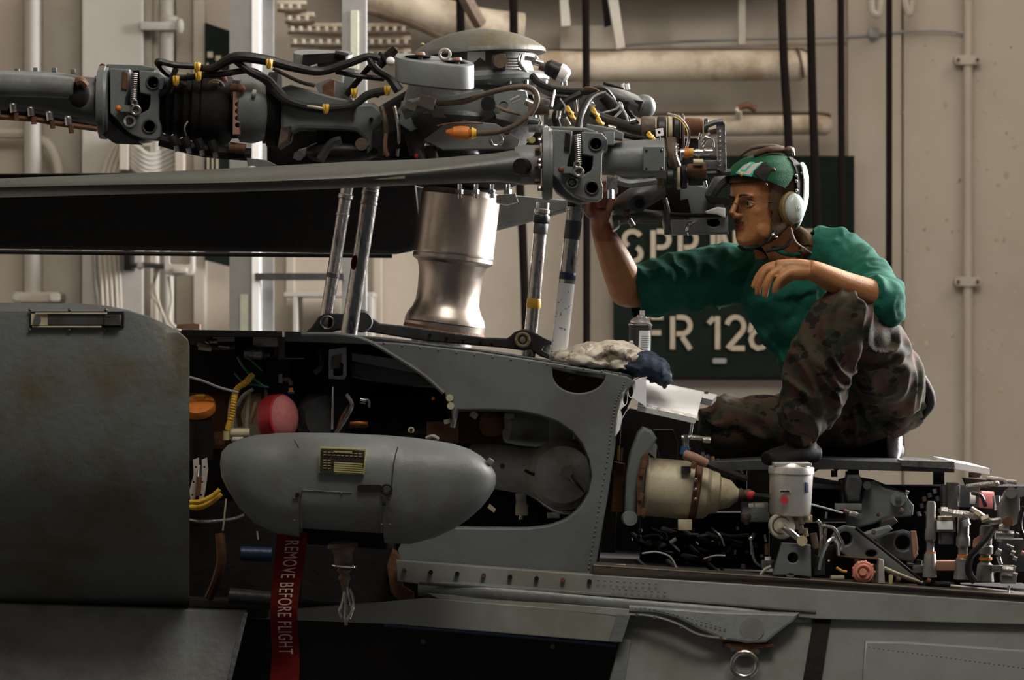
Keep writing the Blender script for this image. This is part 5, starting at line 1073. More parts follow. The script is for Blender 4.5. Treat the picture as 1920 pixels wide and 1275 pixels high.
B().plate([(1222, 820), (1232, 836), (1230, 860), (1216, 848)], .1, .01, bev=.5).build('bright_shim', M['white'], t)
for x, y in ((1160, 848), (1166, 852)): B().cyl((x, y-12, .1), (x-1, y+14, .1), 2.5).build('bright_pin', M['chrome'] if x > 1162 else M['yellow'], t)
B().plate([(1226, 806), (1262, 806), (1272, 830), (1270, 870), (1238, 862), (1232, 836)], .3, .03).build('rear_web', M['dgrey'], t)
t = thing('hand_pump_hose', 'tan hose with blue fitting on top of the cream generator', 'hose', (1300, 872, .05))
B().tube([(1284, 852, .03), (1304, 860, .02), (1326, 870, .02)], [9, 10, 8], seg=16).build('tan_sleeve', M['tan'], t)
B().cyl((1286, 838, .04), (1284, 852, .04), 9, seg=12).build('blue_fitting', M['blue'], t)
B().cyl((1286, 816, .04), (1286, 838, .04), 6, seg=12).build('steel_neck', M['steel'], t)
B().tube([(1278, 820, .04), (1300, 820, .04), (1330, 824, .05)], 4.5).build('cross_pipe', M['steel'], t)
B().cyl((1318, 824, .04), (1332, 825, .04), 6, seg=8).build('pipe_nut', M['steel'], t)
B().tube([(1322, 868, .02), (1350, 880, .02), (1400, 898, .03)], 7).build('black_sleeve', M['rubber'], t)
t = thing('bay_pipework', 'small pipes and bright fittings crowded behind the cream generator', 'pipes', (1330, 1070, .4))
L = []
random.seed(11)
for k in range(9): L.append(('c', 'fitting', ['steel', 'chrome', 'tan', 'brown'][k % 4], (1318+k*9, 848+k*4, .2), (1320+k*9, 866+k*4, .2), 4))
for k in range(16):
    x = 1215+random.random()*240; y = 1000+random.random()*62
    L.append(('t', 'pipe', ['black', 'rubber', 'black', 'dgrey'][k % 4], [(x-30, y-10, .3), (x, y+random.uniform(-14, 14), .2), (x+34, y+random.uniform(-12, 22), .25)], random.uniform(2, 6)))
for k in range(26):
    x = 1180+random.random()*270; y = 985+random.random()*80
    L.append(('c', 'fitting', ['dgrey', 'black', 'rust', 'brown', 'black'][k % 5], (x, y, .15), (x+random.uniform(-4, 4), y+random.uniform(4, 9), .15), random.uniform(2, 5), None, 8))
L += [('t', 'silver_tube', 'chrome', [(1334, 990, .1), (1350, 1004, .08), (1358, 1024, .08)], 2), ('t', 'silver_tube', 'wire', [(1204, 1038, .0), (1230, 1035, .0), (1256, 1044, .0), (1268, 1064, .0)], 1.8), ('t', 'silver_tube', 'wire', [(1320, 1048, .02), (1340, 1042, .0), (1360, 1042, .0)], 1.8),
 ('c', 'fitting', 'chrome', (1256, 1018, .05), (1268, 1010, .05), 4), ('b', 'plug', 'wallp', (1163, 1061, -.02), 22, 8, 6), ('b', 'block', 'grey', (1415, 960, .15), 50, 30, 36), ('b', 'marker', 'wallp', (1408, 948, .1), 10, 4, 8), ('b', 'marker', 'wallp', (1424, 948, .1), 18, 4, 8),
 ('l', 'filter_bowl', 'brown', (1398, 962, .05), (1400, 984, .05), [(0, 9), (.4, 10), (.6, 8), (1, 4)], 16), ('e', 'red_cap', 'red', (1408, 928, .0), 9, 6, 8), ('t', 'lever', 'rubber', [(1414, 930, 0), (1440, 932, -.02), (1462, 934, -.03)], 6), ('c', 'rod', 'steel', (1408, 1012, .02), (1410, 1040, .02), 3),
 ('e', 'clear_bulb', 'chrome', (1408, 1010, .02), 5), ('t', 'cable', 'steel', [(1410, 1024, .02), (1414, 1050, .02), (1426, 1062, .02)], 2.5), ('b', 'valve', 'steel', (1440, 1058, .0), 26, 16, 16), ('c', 'nut', 'white', (1440, 1044, .0), (1440, 1052, .0), 6), ('c', 'amber_fitting', 'rust', (1437, 1020, .0), (1438, 1040, .0), 4),
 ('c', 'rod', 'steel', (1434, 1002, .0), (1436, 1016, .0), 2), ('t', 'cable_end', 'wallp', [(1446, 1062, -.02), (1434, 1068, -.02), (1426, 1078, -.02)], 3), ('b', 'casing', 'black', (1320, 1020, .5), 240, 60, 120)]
items(L, t)
t = thing('fluid_reservoir', 'round aluminium fluid reservoir with a small red button', 'reservoir', (1485, 966, .0))
Y = -.02
B().lathe((1484, 868, Y), (1481, 966, Y), [(0, 30), (.06, 34), (.07, 42), (.09, 43), (.2, 43), (.21, 41), (.95, 39), (1, 36)], seg=56).build('can', M['can'], t)
B().box((1484, 870, Y), 70, 60, 6, bev=2).build('lid', M['can'], t)
B().cyl((1471, 938, Y-.056), (1471, 938, Y-.066), 7, seg=18).build('red_button', M['red'], t)
B().plate([(1461, 918), (1483, 918), (1483, 924), (1461, 924)], Y-.0585, .002, bev=.2).build('arrow_label', M['wallp'], t)
B().plate([(1463, 920.3), (1476, 920.3), (1476, 918.8), (1481, 921.3), (1476, 923.6), (1476, 922.2), (1463, 922.2)], Y-.0595, .001, bev=0).build('arrow', M['black'], t)
B().box((1512, 914, Y-.043), 8, 4, 20, (0, 0, .7), bev=.5).build('sight_gauge', M['bluepipe'], t)
t = thing('crank_pulley', 'cream round pulley with a crank arm under the reservoir', 'pulley', (1467, 1010, -.05))
B().lathe((1465, 985, -.02), (1466, 986, -.06), [(0, 22), (.2, 25), (.8, 25), (1, 22)], seg=36).build('wheel', M['wallp'], t)
B().torus((1465, 985, -.058), (0, 1, 0), 16, 2, seg=30).build('wheel_groove', M['brown'], t)
B().tube([(1464, 985, -.075), (1482, 998, -.078), (1502, 1014, -.075)], [5, 6, 5]).build('crank_arm', M['steel'], t)
B().cyl((1504, 1014, -.065), (1504, 1014, -.09), 10, seg=20).build('crank_boss', M['cream'], t)
B().cyl((1463, 984, -.07), (1463, 984, -.095), 6, seg=14).build('centre_nut', M['cream'], t)
for x, y in ((1492, 984), (1500, 975), (1508, 998), (1510, 968), (1500, 992)): B().cyl((x, y-7, -.0), (x+3, y+8, -.0), 6, seg=8).build('brass_fitting', M['cream'], t)
B().box((1500, 972, .04), 44, 30, 14).build('base_plate', M['cream'], t)
t = thing('drilled_mount_block', 'flat grey bracket with one round hole below the pulley', 'bracket', (1486, 1084, -.05))
B().plate([(1466, 1018), (1520, 1022), (1522, 1082), (1450, 1078)], -.07, .04, holes=[circ(1487, 1046, 10), circ(1482, 1078, 6, 16, 2)], bev=2).build('block', M['skin_panel'], t)
B().plate([(1460, 1018), (1522, 1022), (1522, 1082), (1450, 1078)], -.0, .04).build('block_back', M['black'], t)
t = thing('silver_hydraulic_lines', 'bent bright silver pipes right of the drilled grey bracket', 'pipes', (1550, 1070, -.03))
items([('t', 'pipe', 'chrome', [(1536, 1068, -.06), (1542, 1040, -.06), (1552, 1018, -.06), (1562, 1010, -.05), (1570, 1020, -.04), (1572, 1040, -.03)], 4), ('t', 'pipe', 'steel', [(1536, 1044, -.03), (1540, 1010, -.03), (1538, 984, -.03), (1532, 976, -.03)], 3.5),
 ('t', 'pipe', 'steel', [(1540, 985, -.02), (1562, 990, -.02), (1574, 1008, -.02), (1580, 1024, -.02), (1572, 1034, -.02)], 3.5), ('t', 'pipe', 'steel', [(1548, 990, 0), (1546, 1020, 0), (1540, 1050, 0)], 3), ('c', 'fitting', 'brown', (1524, 1000, -.02), (1530, 1028, -.02), 7), ('c', 'fitting', 'steel', (1550, 960, 0), (1548, 972, 0), 2),
 ('t', 'thin_lead', 'wire', [(1518, 945, -.02), (1545, 952, -.02), (1580, 962, -.03)], 1.8), ('c', 'amber_sleeve', 'rust', (1582, 958, -.02), (1594, 962, -.02), 4), ('t', 'steel_arm', 'steel', [(1592, 962, -.03), (1602, 964, -.03), (1614, 970, -.03)], 5), ('b', 'lower_tray', 'wallp', (1570, 1082, -.04), 26, 8, 7), ('b', 'junction', 'dgrey', (1536, 1060, .02), 20, 20, 36), ('t', 'amber_lead', 'yellow', [(1568, 1064, -.04), (1578, 1070, -.04), (1588, 1072, -.04)], 2.5),
 ('b', 'black_block', 'black', (1556, 1052, .08), 70, 30, 60), ('c', 'white_dot', 'white', (1554, 1051, -.01), (1554, 1051, -.02), 2)], t)
t = thing('salmon_plug_cap', 'round salmon-coloured ribbed cap at the bay sill', 'cap', (1620, 1092, -.1))
B().lathe((1618, 1072, -.02), (1619, 1073, -.075), [(0, 18), (.2, 21), (.7, 21), (1, 19)], seg=36).build('cap_body', M['salmon'], t)
B().torus((1619, 1073, -.078), (0, 1, 0), 13, 2.5).build('cap_ring', M['salmon'], t)
B().cyl((1618, 1072, -.07), (1618, 1072, -.09), 7, seg=20).build('cap_centre', M['salmon'], t)
for k in range(9): B().ell((1619+20.5*math.cos(k*.7), 1073+20.5*math.sin(k*.7), -.06), 3, 6, 3, seg=8).build('grip_nub', M['salmon'], t)
B().plate([(1602, 1046), (1652, 1048), (1658, 1094), (1602, 1090)], .0, .03).build('cap_bracket', M['dgrey'], t)
B().plate([(1649, 1048), (1657, 1050), (1659, 1094), (1646, 1094)], -.06, .06, bev=2).build('bracket_post', M['can'], t)
B().tube([(1570, 1042, -.0), (1610, 1046, -.01), (1655, 1048, -.02)], 2).build('top_wire', M['rust'], t)
t = thing('control_mixing_unit', 'cluster of dark grey levers and plates in the middle of the right bay', 'control unit', (1660, 1090, .2))
items([
 ('p', 'rear_plate', 'dgrey', [(1575, 900), (1600, 893), (1640, 900), (1700, 925), (1712, 960), (1708, 970), (1650, 975), (1600, 985), (1580, 960)], .25, .06, (), 4), ('p', 'crank_plate', 'skin_panel', [(1622, 905), (1640, 900), (1660, 915), (1695, 925), (1714, 948), (1712, 966), (1690, 970), (1660, 972), (1640, 982), (1610, 990), (1590, 985), (1588, 950), (1615, 944)], .15, .05, (), 4),
 ('c', 'pivot', 'grey', (1684, 936, .15), (1684, 936, .10), 14), ('n', 'pivot_nut', 'steel', (1684, 936, .1), 6, 6), ('c', 'pivot', 'dgrey', (1626, 910, .15), (1626, 910, .11), 8), ('p', 'curved_guard', 'dgrey', [(1588, 890), (1612, 890), (1618, 905), (1612, 940), (1590, 940), (1584, 915)], .12, .05, (), 5),
 ('p', 'triangular_arm', 'skin_panel', [(1570, 992), (1584, 986), (1604, 988), (1640, 1020), (1724, 1086), (1716, 1092), (1680, 1084), (1640, 1060), (1590, 1046), (1568, 1030), (1560, 1008)], .0, .04, [circ(1585, 1010, 13), circ(1634, 1038, 11, 20, 7)], 3), ('t', 'arm_edge', 'black', [(1604, 990, -.02), (1650, 1026, -.02), (1728, 1088, -.02)], 3),
 ('p', 'link_lever', 'grey', [(1618, 1000), (1640, 992), (1668, 985), (1674, 992), (1660, 1004), (1636, 1014)], .05, .03, (), 4), ('n', 'lever_bolt', 'brown', (1638, 998, .04), 5, 6), ('p', 'link_lever', 'dgrey', [(1652, 975), (1676, 968), (1684, 978), (1660, 996), (1650, 994)], .08, .03, (), 4),
 ('p', 'ringed_block', 'dgrey', [(1640, 1008), (1696, 994), (1714, 1000), (1722, 1040), (1710, 1056), (1650, 1040)], .12, .05, [circ(1693, 1018, 14)], 4), ('p', 'stained_plate', 'tan', [(1708, 996), (1718, 996), (1722, 1030), (1716, 1046), (1712, 1044)], .05, .02),
 ('c', 'bright_bolt', 'chrome', (1698, 922, .1), (1704, 924, .1), 4), ('c', 'fitting', 'brown', (1646, 962, .1), (1650, 966, .1), 5), ('c', 'fitting', 'brown', (1686, 956, .1), (1692, 960, .1), 6), ('b', 'cross_bar', 'dgrey', (1560, 912, .2), 90, 20, 10, (0, .05, 0)), ('b', 'cross_bar', 'grey', (1590, 950, .12), 50, 20, 12),
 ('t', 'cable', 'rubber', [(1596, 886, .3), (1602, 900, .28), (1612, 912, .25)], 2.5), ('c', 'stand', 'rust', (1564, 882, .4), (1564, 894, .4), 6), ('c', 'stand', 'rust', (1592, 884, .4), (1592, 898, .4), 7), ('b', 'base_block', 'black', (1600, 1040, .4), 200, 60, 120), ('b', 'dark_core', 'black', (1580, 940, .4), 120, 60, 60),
 ('t', 'flat_bar', 'black', [(1700, 1060, .05), (1720, 1062, .05), (1724, 1050, .05)], 6), ('t', 'link_rod', 'cream', [(1658, 1064, -.02), (1690, 1078, -.02), (1730, 1092, -.02)], 2.5), ('c', 'fitting', 'rust', (1738, 1088, -.02), (1744, 1090, -.02), 5), ('c', 'fitting', 'platey', (1670, 1078, -.02), (1670, 1096, -.02), 4),
 ('c', 'fitting', 'rust', (1680, 1086, -.02), (1688, 1088, -.02), 5), ('n', 'eye_nut', 'steel', (1612, 969, -.03), 7, 6),
], t)
t = thing('servo_actuators', 'row of upright grey servo cylinders and valve blocks at the right edge', 'actuators', (1830, 1100, .1))
L = []
for x, y0, y1, r, yo in ((1745, 940, 1082, 9, 1034), (1806, 960, 1086, 11, 1040), (1848, 985, 1090, 12, 1045)):
    L += [('l', 'servo_cylinder', 'servo', (x+1, y0, .0), (x-2, y1, .0), [(0, r*.8), (.05, r), (.35, r), (.38, r*1.2), (.5, r*1.2), (.53, r*.8), (.66, r*.8), (.7, r*1.2), (1, r*1.5)], 20), ('c', 'orange_band', 'orange', (x, yo, -.0), (x, yo+5, -.0), r*1.02)]
L += [('b', 'valve_block', 'servo', (1772, 986, .0), 36, 30, 22), ('b', 'valve_cap', 'cream', (1774, 972, .0), 30, 26, 8), ('c', 'valve_body', 'dgrey', (1774, 998, .0), (1774, 1020, .0), 14), ('b', 'nameplate', 'white', (1772, 985, -.025), 30, 2, 16, (0, 0, 0), .4), ('b', 'long_block', 'tan', (1772, 1060, .02), 50, 30, 18), ('b', 'long_block', 'steel', (1730, 1066, .05), 40, 30, 14),
 ('t', 'hydraulic_pipe', 'steel', [(1766, 958, -.02), (1790, 962, -.02), (1812, 964, -.03), (1830, 970, -.03)], 6), ('c', 'union_nut', 'steel', (1764, 958, -.03), (1776, 959, -.03), 9, None, 6), ('c', 'union_nut', 'steel', (1786, 962, -.03), (1804, 964, -.03), 8, None, 6), ('t', 'hydraulic_pipe', 'steel', [(1820, 955, -.02), (1840, 968, -.03), (1856, 978, -.03), (1876, 976, -.02)], 7),
 ('c', 'union_nut', 'cream', (1826, 962, -.04), (1836, 968, -.04), 8, None, 6), ('c', 'union_nut', 'cream', (1840, 975, -.05), (1854, 970, -.05), 7, None, 6), ('c', 'union_nut', 'can', (1810, 975, -.03), (1814, 986, -.03), 7, None, 6), ('b', 'manifold', 'dgrey', (1800, 930, .15), 70, 40, 40), ('b', 'manifold_leg', 'dgrey', (1786, 930, .1), 22, 30, 50), ('b', 'edge', 'steel', (1797, 930, .06), 5, 10, 40),
 ('p', 'side_plate', 'servo', [(1886, 922), (1898, 916), (1912, 924), (1912, 978), (1900, 986), (1872, 980), (1874, 950)], .0, .04, (), 3), ('c', 'plate_boss', 'servo', (1896, 924, .0), (1896, 924, -.03), 11), ('c', 'side_boss', 'servo', (1914, 922, .05), (1914, 922, .0), 10), ('c', 'barrel', 'steel', (1866, 1002, -.02), (1900, 1004, -.02), 9), ('c', 'barrel', 'can', (1872, 988, -.02), (1892, 990, -.02), 8),
 ('b', 'lower_block', 'servo', (1890, 1084, -.02), 28, 20, 20), ('b', 'lower_block', 'steel', (1880, 1066, -.02), 44, 20, 12), ('c', 'lower_cylinder', 'steel', (1878, 1070, -.03), (1898, 1072, -.03), 10), ('b', 'casing', 'dgrey', (1900, 1040, .1), 60, 40, 60), ('c', 'fitting', 'chrome', (1872, 1044, .0), (1876, 1058, .0), 4), ('c', 'port_ring', 'rust', (1888, 978, -.03), (1890, 978, -.05), 9),
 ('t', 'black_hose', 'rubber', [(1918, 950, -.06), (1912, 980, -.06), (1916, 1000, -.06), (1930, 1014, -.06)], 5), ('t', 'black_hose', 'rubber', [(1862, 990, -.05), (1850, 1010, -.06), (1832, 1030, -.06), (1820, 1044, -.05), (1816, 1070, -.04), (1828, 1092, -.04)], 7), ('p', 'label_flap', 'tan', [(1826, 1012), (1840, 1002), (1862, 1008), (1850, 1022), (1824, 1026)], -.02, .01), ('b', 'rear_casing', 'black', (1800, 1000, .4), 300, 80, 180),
 ('t', 'black_strap', 'rubber', [(1822, 924, .05), (1840, 930, .04), (1848, 950, .04)], 4), ('c', 'pink_drum', 'pink', (1838, 936, .1), (1862, 938, .1), 16), ('c', 'white_drum', 'white', (1818, 934, .12), (1828, 934, .12), 11), ('c', 'steel_post', 'chrome', (1868, 930, .05), (1870, 956, .05), 8), ('t', 'lever', 'steel', [(1812, 912, .05), (1840, 908, .04), (1866, 906, .03)], 4), ('e', 'lever_tip', 'steel', (1868, 907, .02), 6),
 ('t', 'lever', 'steel', [(1850, 896, .2), (1870, 898, .2), (1882, 900, .2)], 4), ('t', 'lever', 'steel', [(1880, 902, .3), (1895, 903, .3), (1906, 905, .3)], 4), ('p', 'top_gusset', 'dgrey', [(1806, 896), (1880, 902), (1890, 906), (1850, 916), (1812, 912)], .2, .03), ('c', 'lower_pipe', 'can', (1782, 1098, -.03), (1900, 1110, -.03), 2.5), ('c', 'lower_pipe', 'black', (1720, 1094, .0), (1800, 1098, .0), 6),
 ('c', 'screw_jack', 'chrome', (1892, 1098, -.05), (1890, 1114, -.05), 2.5)]
for k in range(12):
    x = 1722+k*5; y = 905+random.random()*60; L.append(('c', 'fitting', ['steel', 'dgrey', 'brown'][k % 3], (x, y, .12), (x+2, y+8, .12), 4))
for k in range(14):
    x = 1856+random.random()*60; y = 1000+random.random()*80; L.append(('c', 'fitting', ['steel', 'dgrey', 'tan', 'servo'][k % 4], (x, y, .05), (x+8, y+3, .05), random.uniform(4, 7)))
items(L, t)
# platform board under the man
t = thing('work_board', 'flat board with a pale end under the kneeling man', 'board', (1650, 890, .35))
B().plate([(1300, 868), (1480, 858), (1700, 866), (1790, 872), (1790, 886), (1560, 880), (1300, 884)], .12, .50, bev=2).build('board', M['dgrey'], t)
B().plate([(1789, 866), (1855, 878), (1855, 890), (1789, 880)], .12, .45, bev=1.5).build('pale_end', M['white'], t)
B().plate([(1690, 863), (1790, 866), (1790, 879), (1690, 874)], .11, .1, bev=1).build('front_edge', M['steel'], t)
for x in (1390, 1600, 1760): B().box((x, 900, .6), 20, 20, 40).build('support', M['black'], t)
t = thing('board_latch', 'small round brass latch beneath the pale board end', 'latch', (1828, 897, .15))
B().cyl((1828, 886, .15), (1828, 895, .15), 12).build('knob', M['brown'], t)

# ------------------------------------------------------------------ spray can and rags
t = thing('spray_can', 'white-capped aerosol can standing behind the rags in front of the sign', 'spray can', (1200, 668, .3))
Y = .3
B().lathe((1201, 606, Y), (1198, 690, Y), [(0, 18), (.04, 22), (.08, 22), (.1, 21), (.97, 21), (1, 20)], seg=36).build('can_body', M['dgrey'], t)
B().lathe((1204, 590, Y), (1201, 608, Y), [(0, 4), (.15, 9), (.3, 10), (.5, 16), (.8, 20), (1, 20)], seg=28).build('shoulder', M['can'], t)
B().cyl((1204, 582, Y), (1204, 592, Y), 5, seg=12).build('nozzle', M['white'], t)
b = B()
n = 10
ra, rb_ = [], []
for k in range(n+1):
    q = -.1+k*1.35/n; 
    for lst, py, in ((ra, 620), (rb_, 680)):
        c = V(1200.5-(py-606)*.035, py, Y); m = R(21.4, (0, 0, Y)); lst.append(c+Vector((m*math.sin(q), -m*math.cos(q), 0)))
va = [b.bm.verts.new(p) for p in ra]; vb = [b.bm.verts.new(p) for p in rb_]
for k in range(n): b.bm.faces.new((va[k], va[k+1], vb[k+1], vb[k]))
lab = b.build('paper_label', M['white'], t)
b = B()
for j in range(11):
    py = 630+j*4; A_, B_ = [], []
    for k in range(7):
        q = .1+k*.85/6; m = R(21.7, (0, 0, Y))
        for lst, pp in ((A_, py), (B_, py+1.3)):
            c = V(1200.5-(pp-606)*.035, pp, Y); lst.append(b.bm.verts.new(c+Vector((m*math.sin(q), -m*math.cos(q), 0))))
    for k in range(6): b.bm.faces.new((A_[k], A_[k+1], B_[k+1], B_[k]))
b.build('label_print', M['postg'], lab)
B().torus((1201, 609, Y), (.03, 0, 1), 21.5, 1.5, seg=36).build('rim', M['chrome'], t)
def rag(name, label, blobs, m, seed, amp=.012):
    b = B()
    for c, rx, ry, rz, ro in blobs: b.ell(c, rx, ry, rz, (0, ro, 0), seg=24)
    me = organic(b, .005, 6)
    s_ = Vector((seed, seed*2, 0))
    def f(c, n):
        a = noise.noise(c*12+s_); v = 1-abs(noise.noise(Vector((c.x*16+a*3, c.y*10, c.z*30+a*2))+s_))*2.2
        return amp*(v-.45)+.3*amp*noise.noise(c*55+s_)
    displace(me, f)
    for p in me.polygons: p.use_smooth = True
    o = B().build(name, m, None, 60, mesh=me); return tag(o, label, 'rag')
rag('crumpled_rag', 'stained white cloth rag crumpled on the deck corner', [((1070, 672, .12), 38, 60, 13, .1), ((1112, 664, .12), 45, 80, 18, .1), ((1156, 660, .12), 42, 80, 19, .05), ((1185, 672, .12), 30, 70, 18, .2), ((1100, 678, .08), 55, 60, 10, .13), ((1160, 684, .1), 40, 60, 14, .13)], M['rag'], 1)
rag('crumpled_rag', 'dark blue cloth rag draped over the white panel edge', [((1188, 690, .1), 38, 70, 14, .1), ((1212, 680, .1), 30, 70, 20, .2), ((1232, 694, .08), 22, 60, 22, .6), ((1247, 712, .06), 12, 40, 16, .3), ((1196, 668, .14), 20, 50, 12, .5)], M['bluerag'], 5, .009)
tag(B().ell((1256, 706, .05), 4, 4, 6).build('rag_corner', M['cream']), 'tiny cream cloth corner at the tip of the blue rag', 'rag')
tag(B().tube([(1168, 640, .2), (1175, 646, .19), (1185, 641, .19), (1180, 652, .19)], 3).build('twisted_wrapper', M['cup']), 'small crinkled clear wrapper at the foot of the aerosol can', 'wrapper')
# ------------------------------------------------------------------ the crouching man
man = thing('person', 'man in green jersey and camouflage trousers kneeling and reaching up to the rotor cuff', 'person', (1560, 870, .35))
HC = V(1432, 381, .30)
fa = math.radians(35)
hf = Vector((-math.cos(fa), -math.sin(fa), 0)); hl = Vector((0, 0, 1)).cross(hf); hu = Vector((0, 0, 1))
# slight chin-down tilt
_tl = Matrix.Rotation(math.radians(3), 3, hl); hf = _tl @ hf; hu = _tl @ hu
def H(f, l, u): return HC+hf*f+hl*l+hu*u
HM = Matrix((( hf.x, hl.x, hu.x), (hf.y, hl.y, hu.y), (hf.z, hl.z, hu.z)))
def Hell(b, f, l, u, rf, rl, ru, seg=16):
    bb = bmesh.new(); bmesh.ops.create_uvsphere(bb, u_segments=seg, v_segments=max(8, seg*2//3), radius=1)
    bb.transform(Matrix.Translation(H(f, l, u)) @ HM.to_4x4() @ Matrix.Diagonal((rf, rl, ru, 1))); return b.add(bb)
SL = [(-.114, .076, .045, .012), (-.110, .083, .02, .024), (-.100, .088, -.005, .036), (-.086, .088, -.03, .047), (-.066, .086, -.055, .056), (-.046, .087, -.07, .061), (-.02, .086, -.082, .067), (0, .086, -.090, .071), (.02, .091, -.094, .074), (.045, .089, -.096, .076), (.07, .076, -.09, .072), (.09, .055, -.075, .060), (.106, .028, -.052, .042), (.114, .0, -.03, .02)]
def headrings(sc=1.0, n=40, add=0.0):
    out = []
    for u, fr, bk, hw in SL:
        c = (fr+bk)/2; a = (fr-bk)/2*sc+add; b_ = hw*sc+add; rg = []
        for k in range(n):
            q = 2*PI*k/n; cf, sf = math.cos(q), math.sin(q); e = .82 if cf > 0 else .95
            rg.append((c*sc+a*math.copysign(abs(cf)**e, cf), b_*math.copysign(abs(sf)**.88, sf), u*(1+(sc-1)*.9)+(add if u > .03 else -add*.3)*.8))
        out.append(rg)
    return out
def hskin(b, rgs): return b.loft([[H(*p) for p in r] for r in rgs])
b = B(); hskin(b, headrings())
def Htube(b, pts, r, seg=12, n=5, sq=1): return b.tube([H(*p) for p in pts], r, seg=seg, n=n, sq=sq)
px = lambda m: m*F/(CD+.3)
Htube(b, [(.084, 0, .022), (.096, 0, .002), (.106, 0, -.014), (.112, 0, -.026)], [px(.0065), px(.0075), px(.0085), px(.010)])
for s_ in (-1, 1):
    Hell(b, .099, s_*.011, -.031, .011, .0075, .0075); Hell(b, .081, s_*.030, .020, .012, .020, .0055); Hell(b, .052, s_*.040, -.020, .020, .017, .022)
    Hell(b, -.005, s_*.073, -.012, .016, .008, .028); Hell(b, .035, s_*.046, -.070, .03, .012, .028)
Hell(b, .098, 0, -.034, .012, .009, .007)
Hell(b, .0835, 0, -.0545, .0065, .019, .0045); Hell(b, .0830, 0, -.0635, .0060, .016, .0050); Hell(b, .080, 0, -.097, .012, .018, .013)
Hell(b, .084, 0, -.043, .006, .014, .008)
# neck, torso, limbs
def D(p): return p
b.tube([(1452, 430, .33), (1470, 462, .34), (1488, 500, .36), (1505, 540, .37)], [40, 36, 44, 60], seg=20)
b.ell((1495, 545, .38), 78, 62, 70); b.ell((1535, 630, .38), 75, 60, 75); b.ell((1610, 715, .38), 70, 60, 60)
b.tube([(1560, 480, .33), (1582, 490, .30), (1640, 545, .18), (1657, 566, .09), (1640, 555, .07), (1588, 537, .035), (1535, 512, .0), (1515, 504, -.01)], [30, 34, 27, 24, 28, 26, 20, 17], seg=20)
b.tube([(1420, 500, .44), (1390, 508, .47), (1290, 530, .42), (1185, 545, .37), (1172, 530, .35), (1150, 480, .31), (1128, 430, .27), (1124, 415, .26)], [34, 38, 33, 32, 34, 29, 20, 17], seg=20)
b.tube([(1640, 725, .32), (1615, 640, .15), (1580, 590, .03), (1555, 660, .06), (1520, 760, .08), (1500, 835, .10)], [34, 30, 26, 26, 22, 20], seg=16)
b.tube([(1640, 740, .42), (1480, 788, .38), (1358, 806, .34), (1380, 835, .38), (1500, 845, .45), (1620, 845, .5)], [46, 34, 24, 24, 22, 18], seg=16)
def hand(b, palm, fingers):
    for pts, r in palm: b.tube(pts, r, seg=14, sq=1)
    for pts, r in fingers: b.tube(pts, r, seg=10, n=4)
# near hand, hanging relaxed over the knee
hand(b, [([(1522, 506, 0), (1500, 502, -.005), (1472, 500, -.008), (1455, 500, -.008)], [17, 17, 15, 11]), ([(1515, 512, -.01), (1492, 512, -.02), (1474, 512, -.028)], [14, 14, 10]), ([(1515, 502, .01), (1485, 498, .015), (1456, 497, .018)], [14, 13, 10])],
 [([(1462, 497, .022), (1438, 502, .024), (1422, 519, .026), (1412, 540, .024)], [9.5, 8.5, 7.5, 5.5]), ([(1460, 499, .004), (1436, 508, .0), (1424, 530, -.004), (1420, 553, .0)], [9.5, 8.5, 7.5, 5.8]),
  ([(1466, 505, -.018), (1446, 517, -.026), (1437, 536, -.03), (1434, 558, -.026)], [9.5, 8.5, 7.5, 5.8]), ([(1480, 511, -.032), (1464, 522, -.042), (1455, 536, -.044), (1451, 551, -.04)], [8.5, 7.8, 6.8, 5.2]),
  ([(1502, 508, .022), (1482, 520, .04), (1466, 532, .045), (1456, 540, .045)], [9, 8.5, 7.5, 6])])
# far hand reaching up behind the cuff
hand(b, [([(1124, 418, .26), (1124, 400, .235), (1126, 384, .215)], [17, 18, 16]), ([(1120, 412, .25), (1112, 394, .235), (1112, 382, .225)], [12, 13, 10]), ([(1130, 412, .25), (1136, 394, .23), (1140, 384, .21)], [12, 12, 9])],
 [([(1112, 386, .22), (1112, 366, .20), (1118, 350, .17), (1126, 345, .14)], [9, 8, 7.5, 6]), ([(1122, 384, .21), (1124, 362, .18), (1130, 348, .15), (1138, 344, .12)], [9, 8.5, 7.5, 6]),
  ([(1133, 386, .20), (1138, 366, .17), (1142, 354, .13), (1146, 352, .10)], [8.5, 8, 7.2, 5.8]), ([(1141, 390, .19), (1147, 376, .14), (1149, 366, .08), (1148, 362, .04)], [8, 7.2, 6.5, 5.2]),
  ([(1108, 402, .22), (1100, 388, .19), (1104, 372, .16), (1112, 364, .14)], [10, 9, 8, 6.5])])
me = organic(b, .0030, 5, .5)
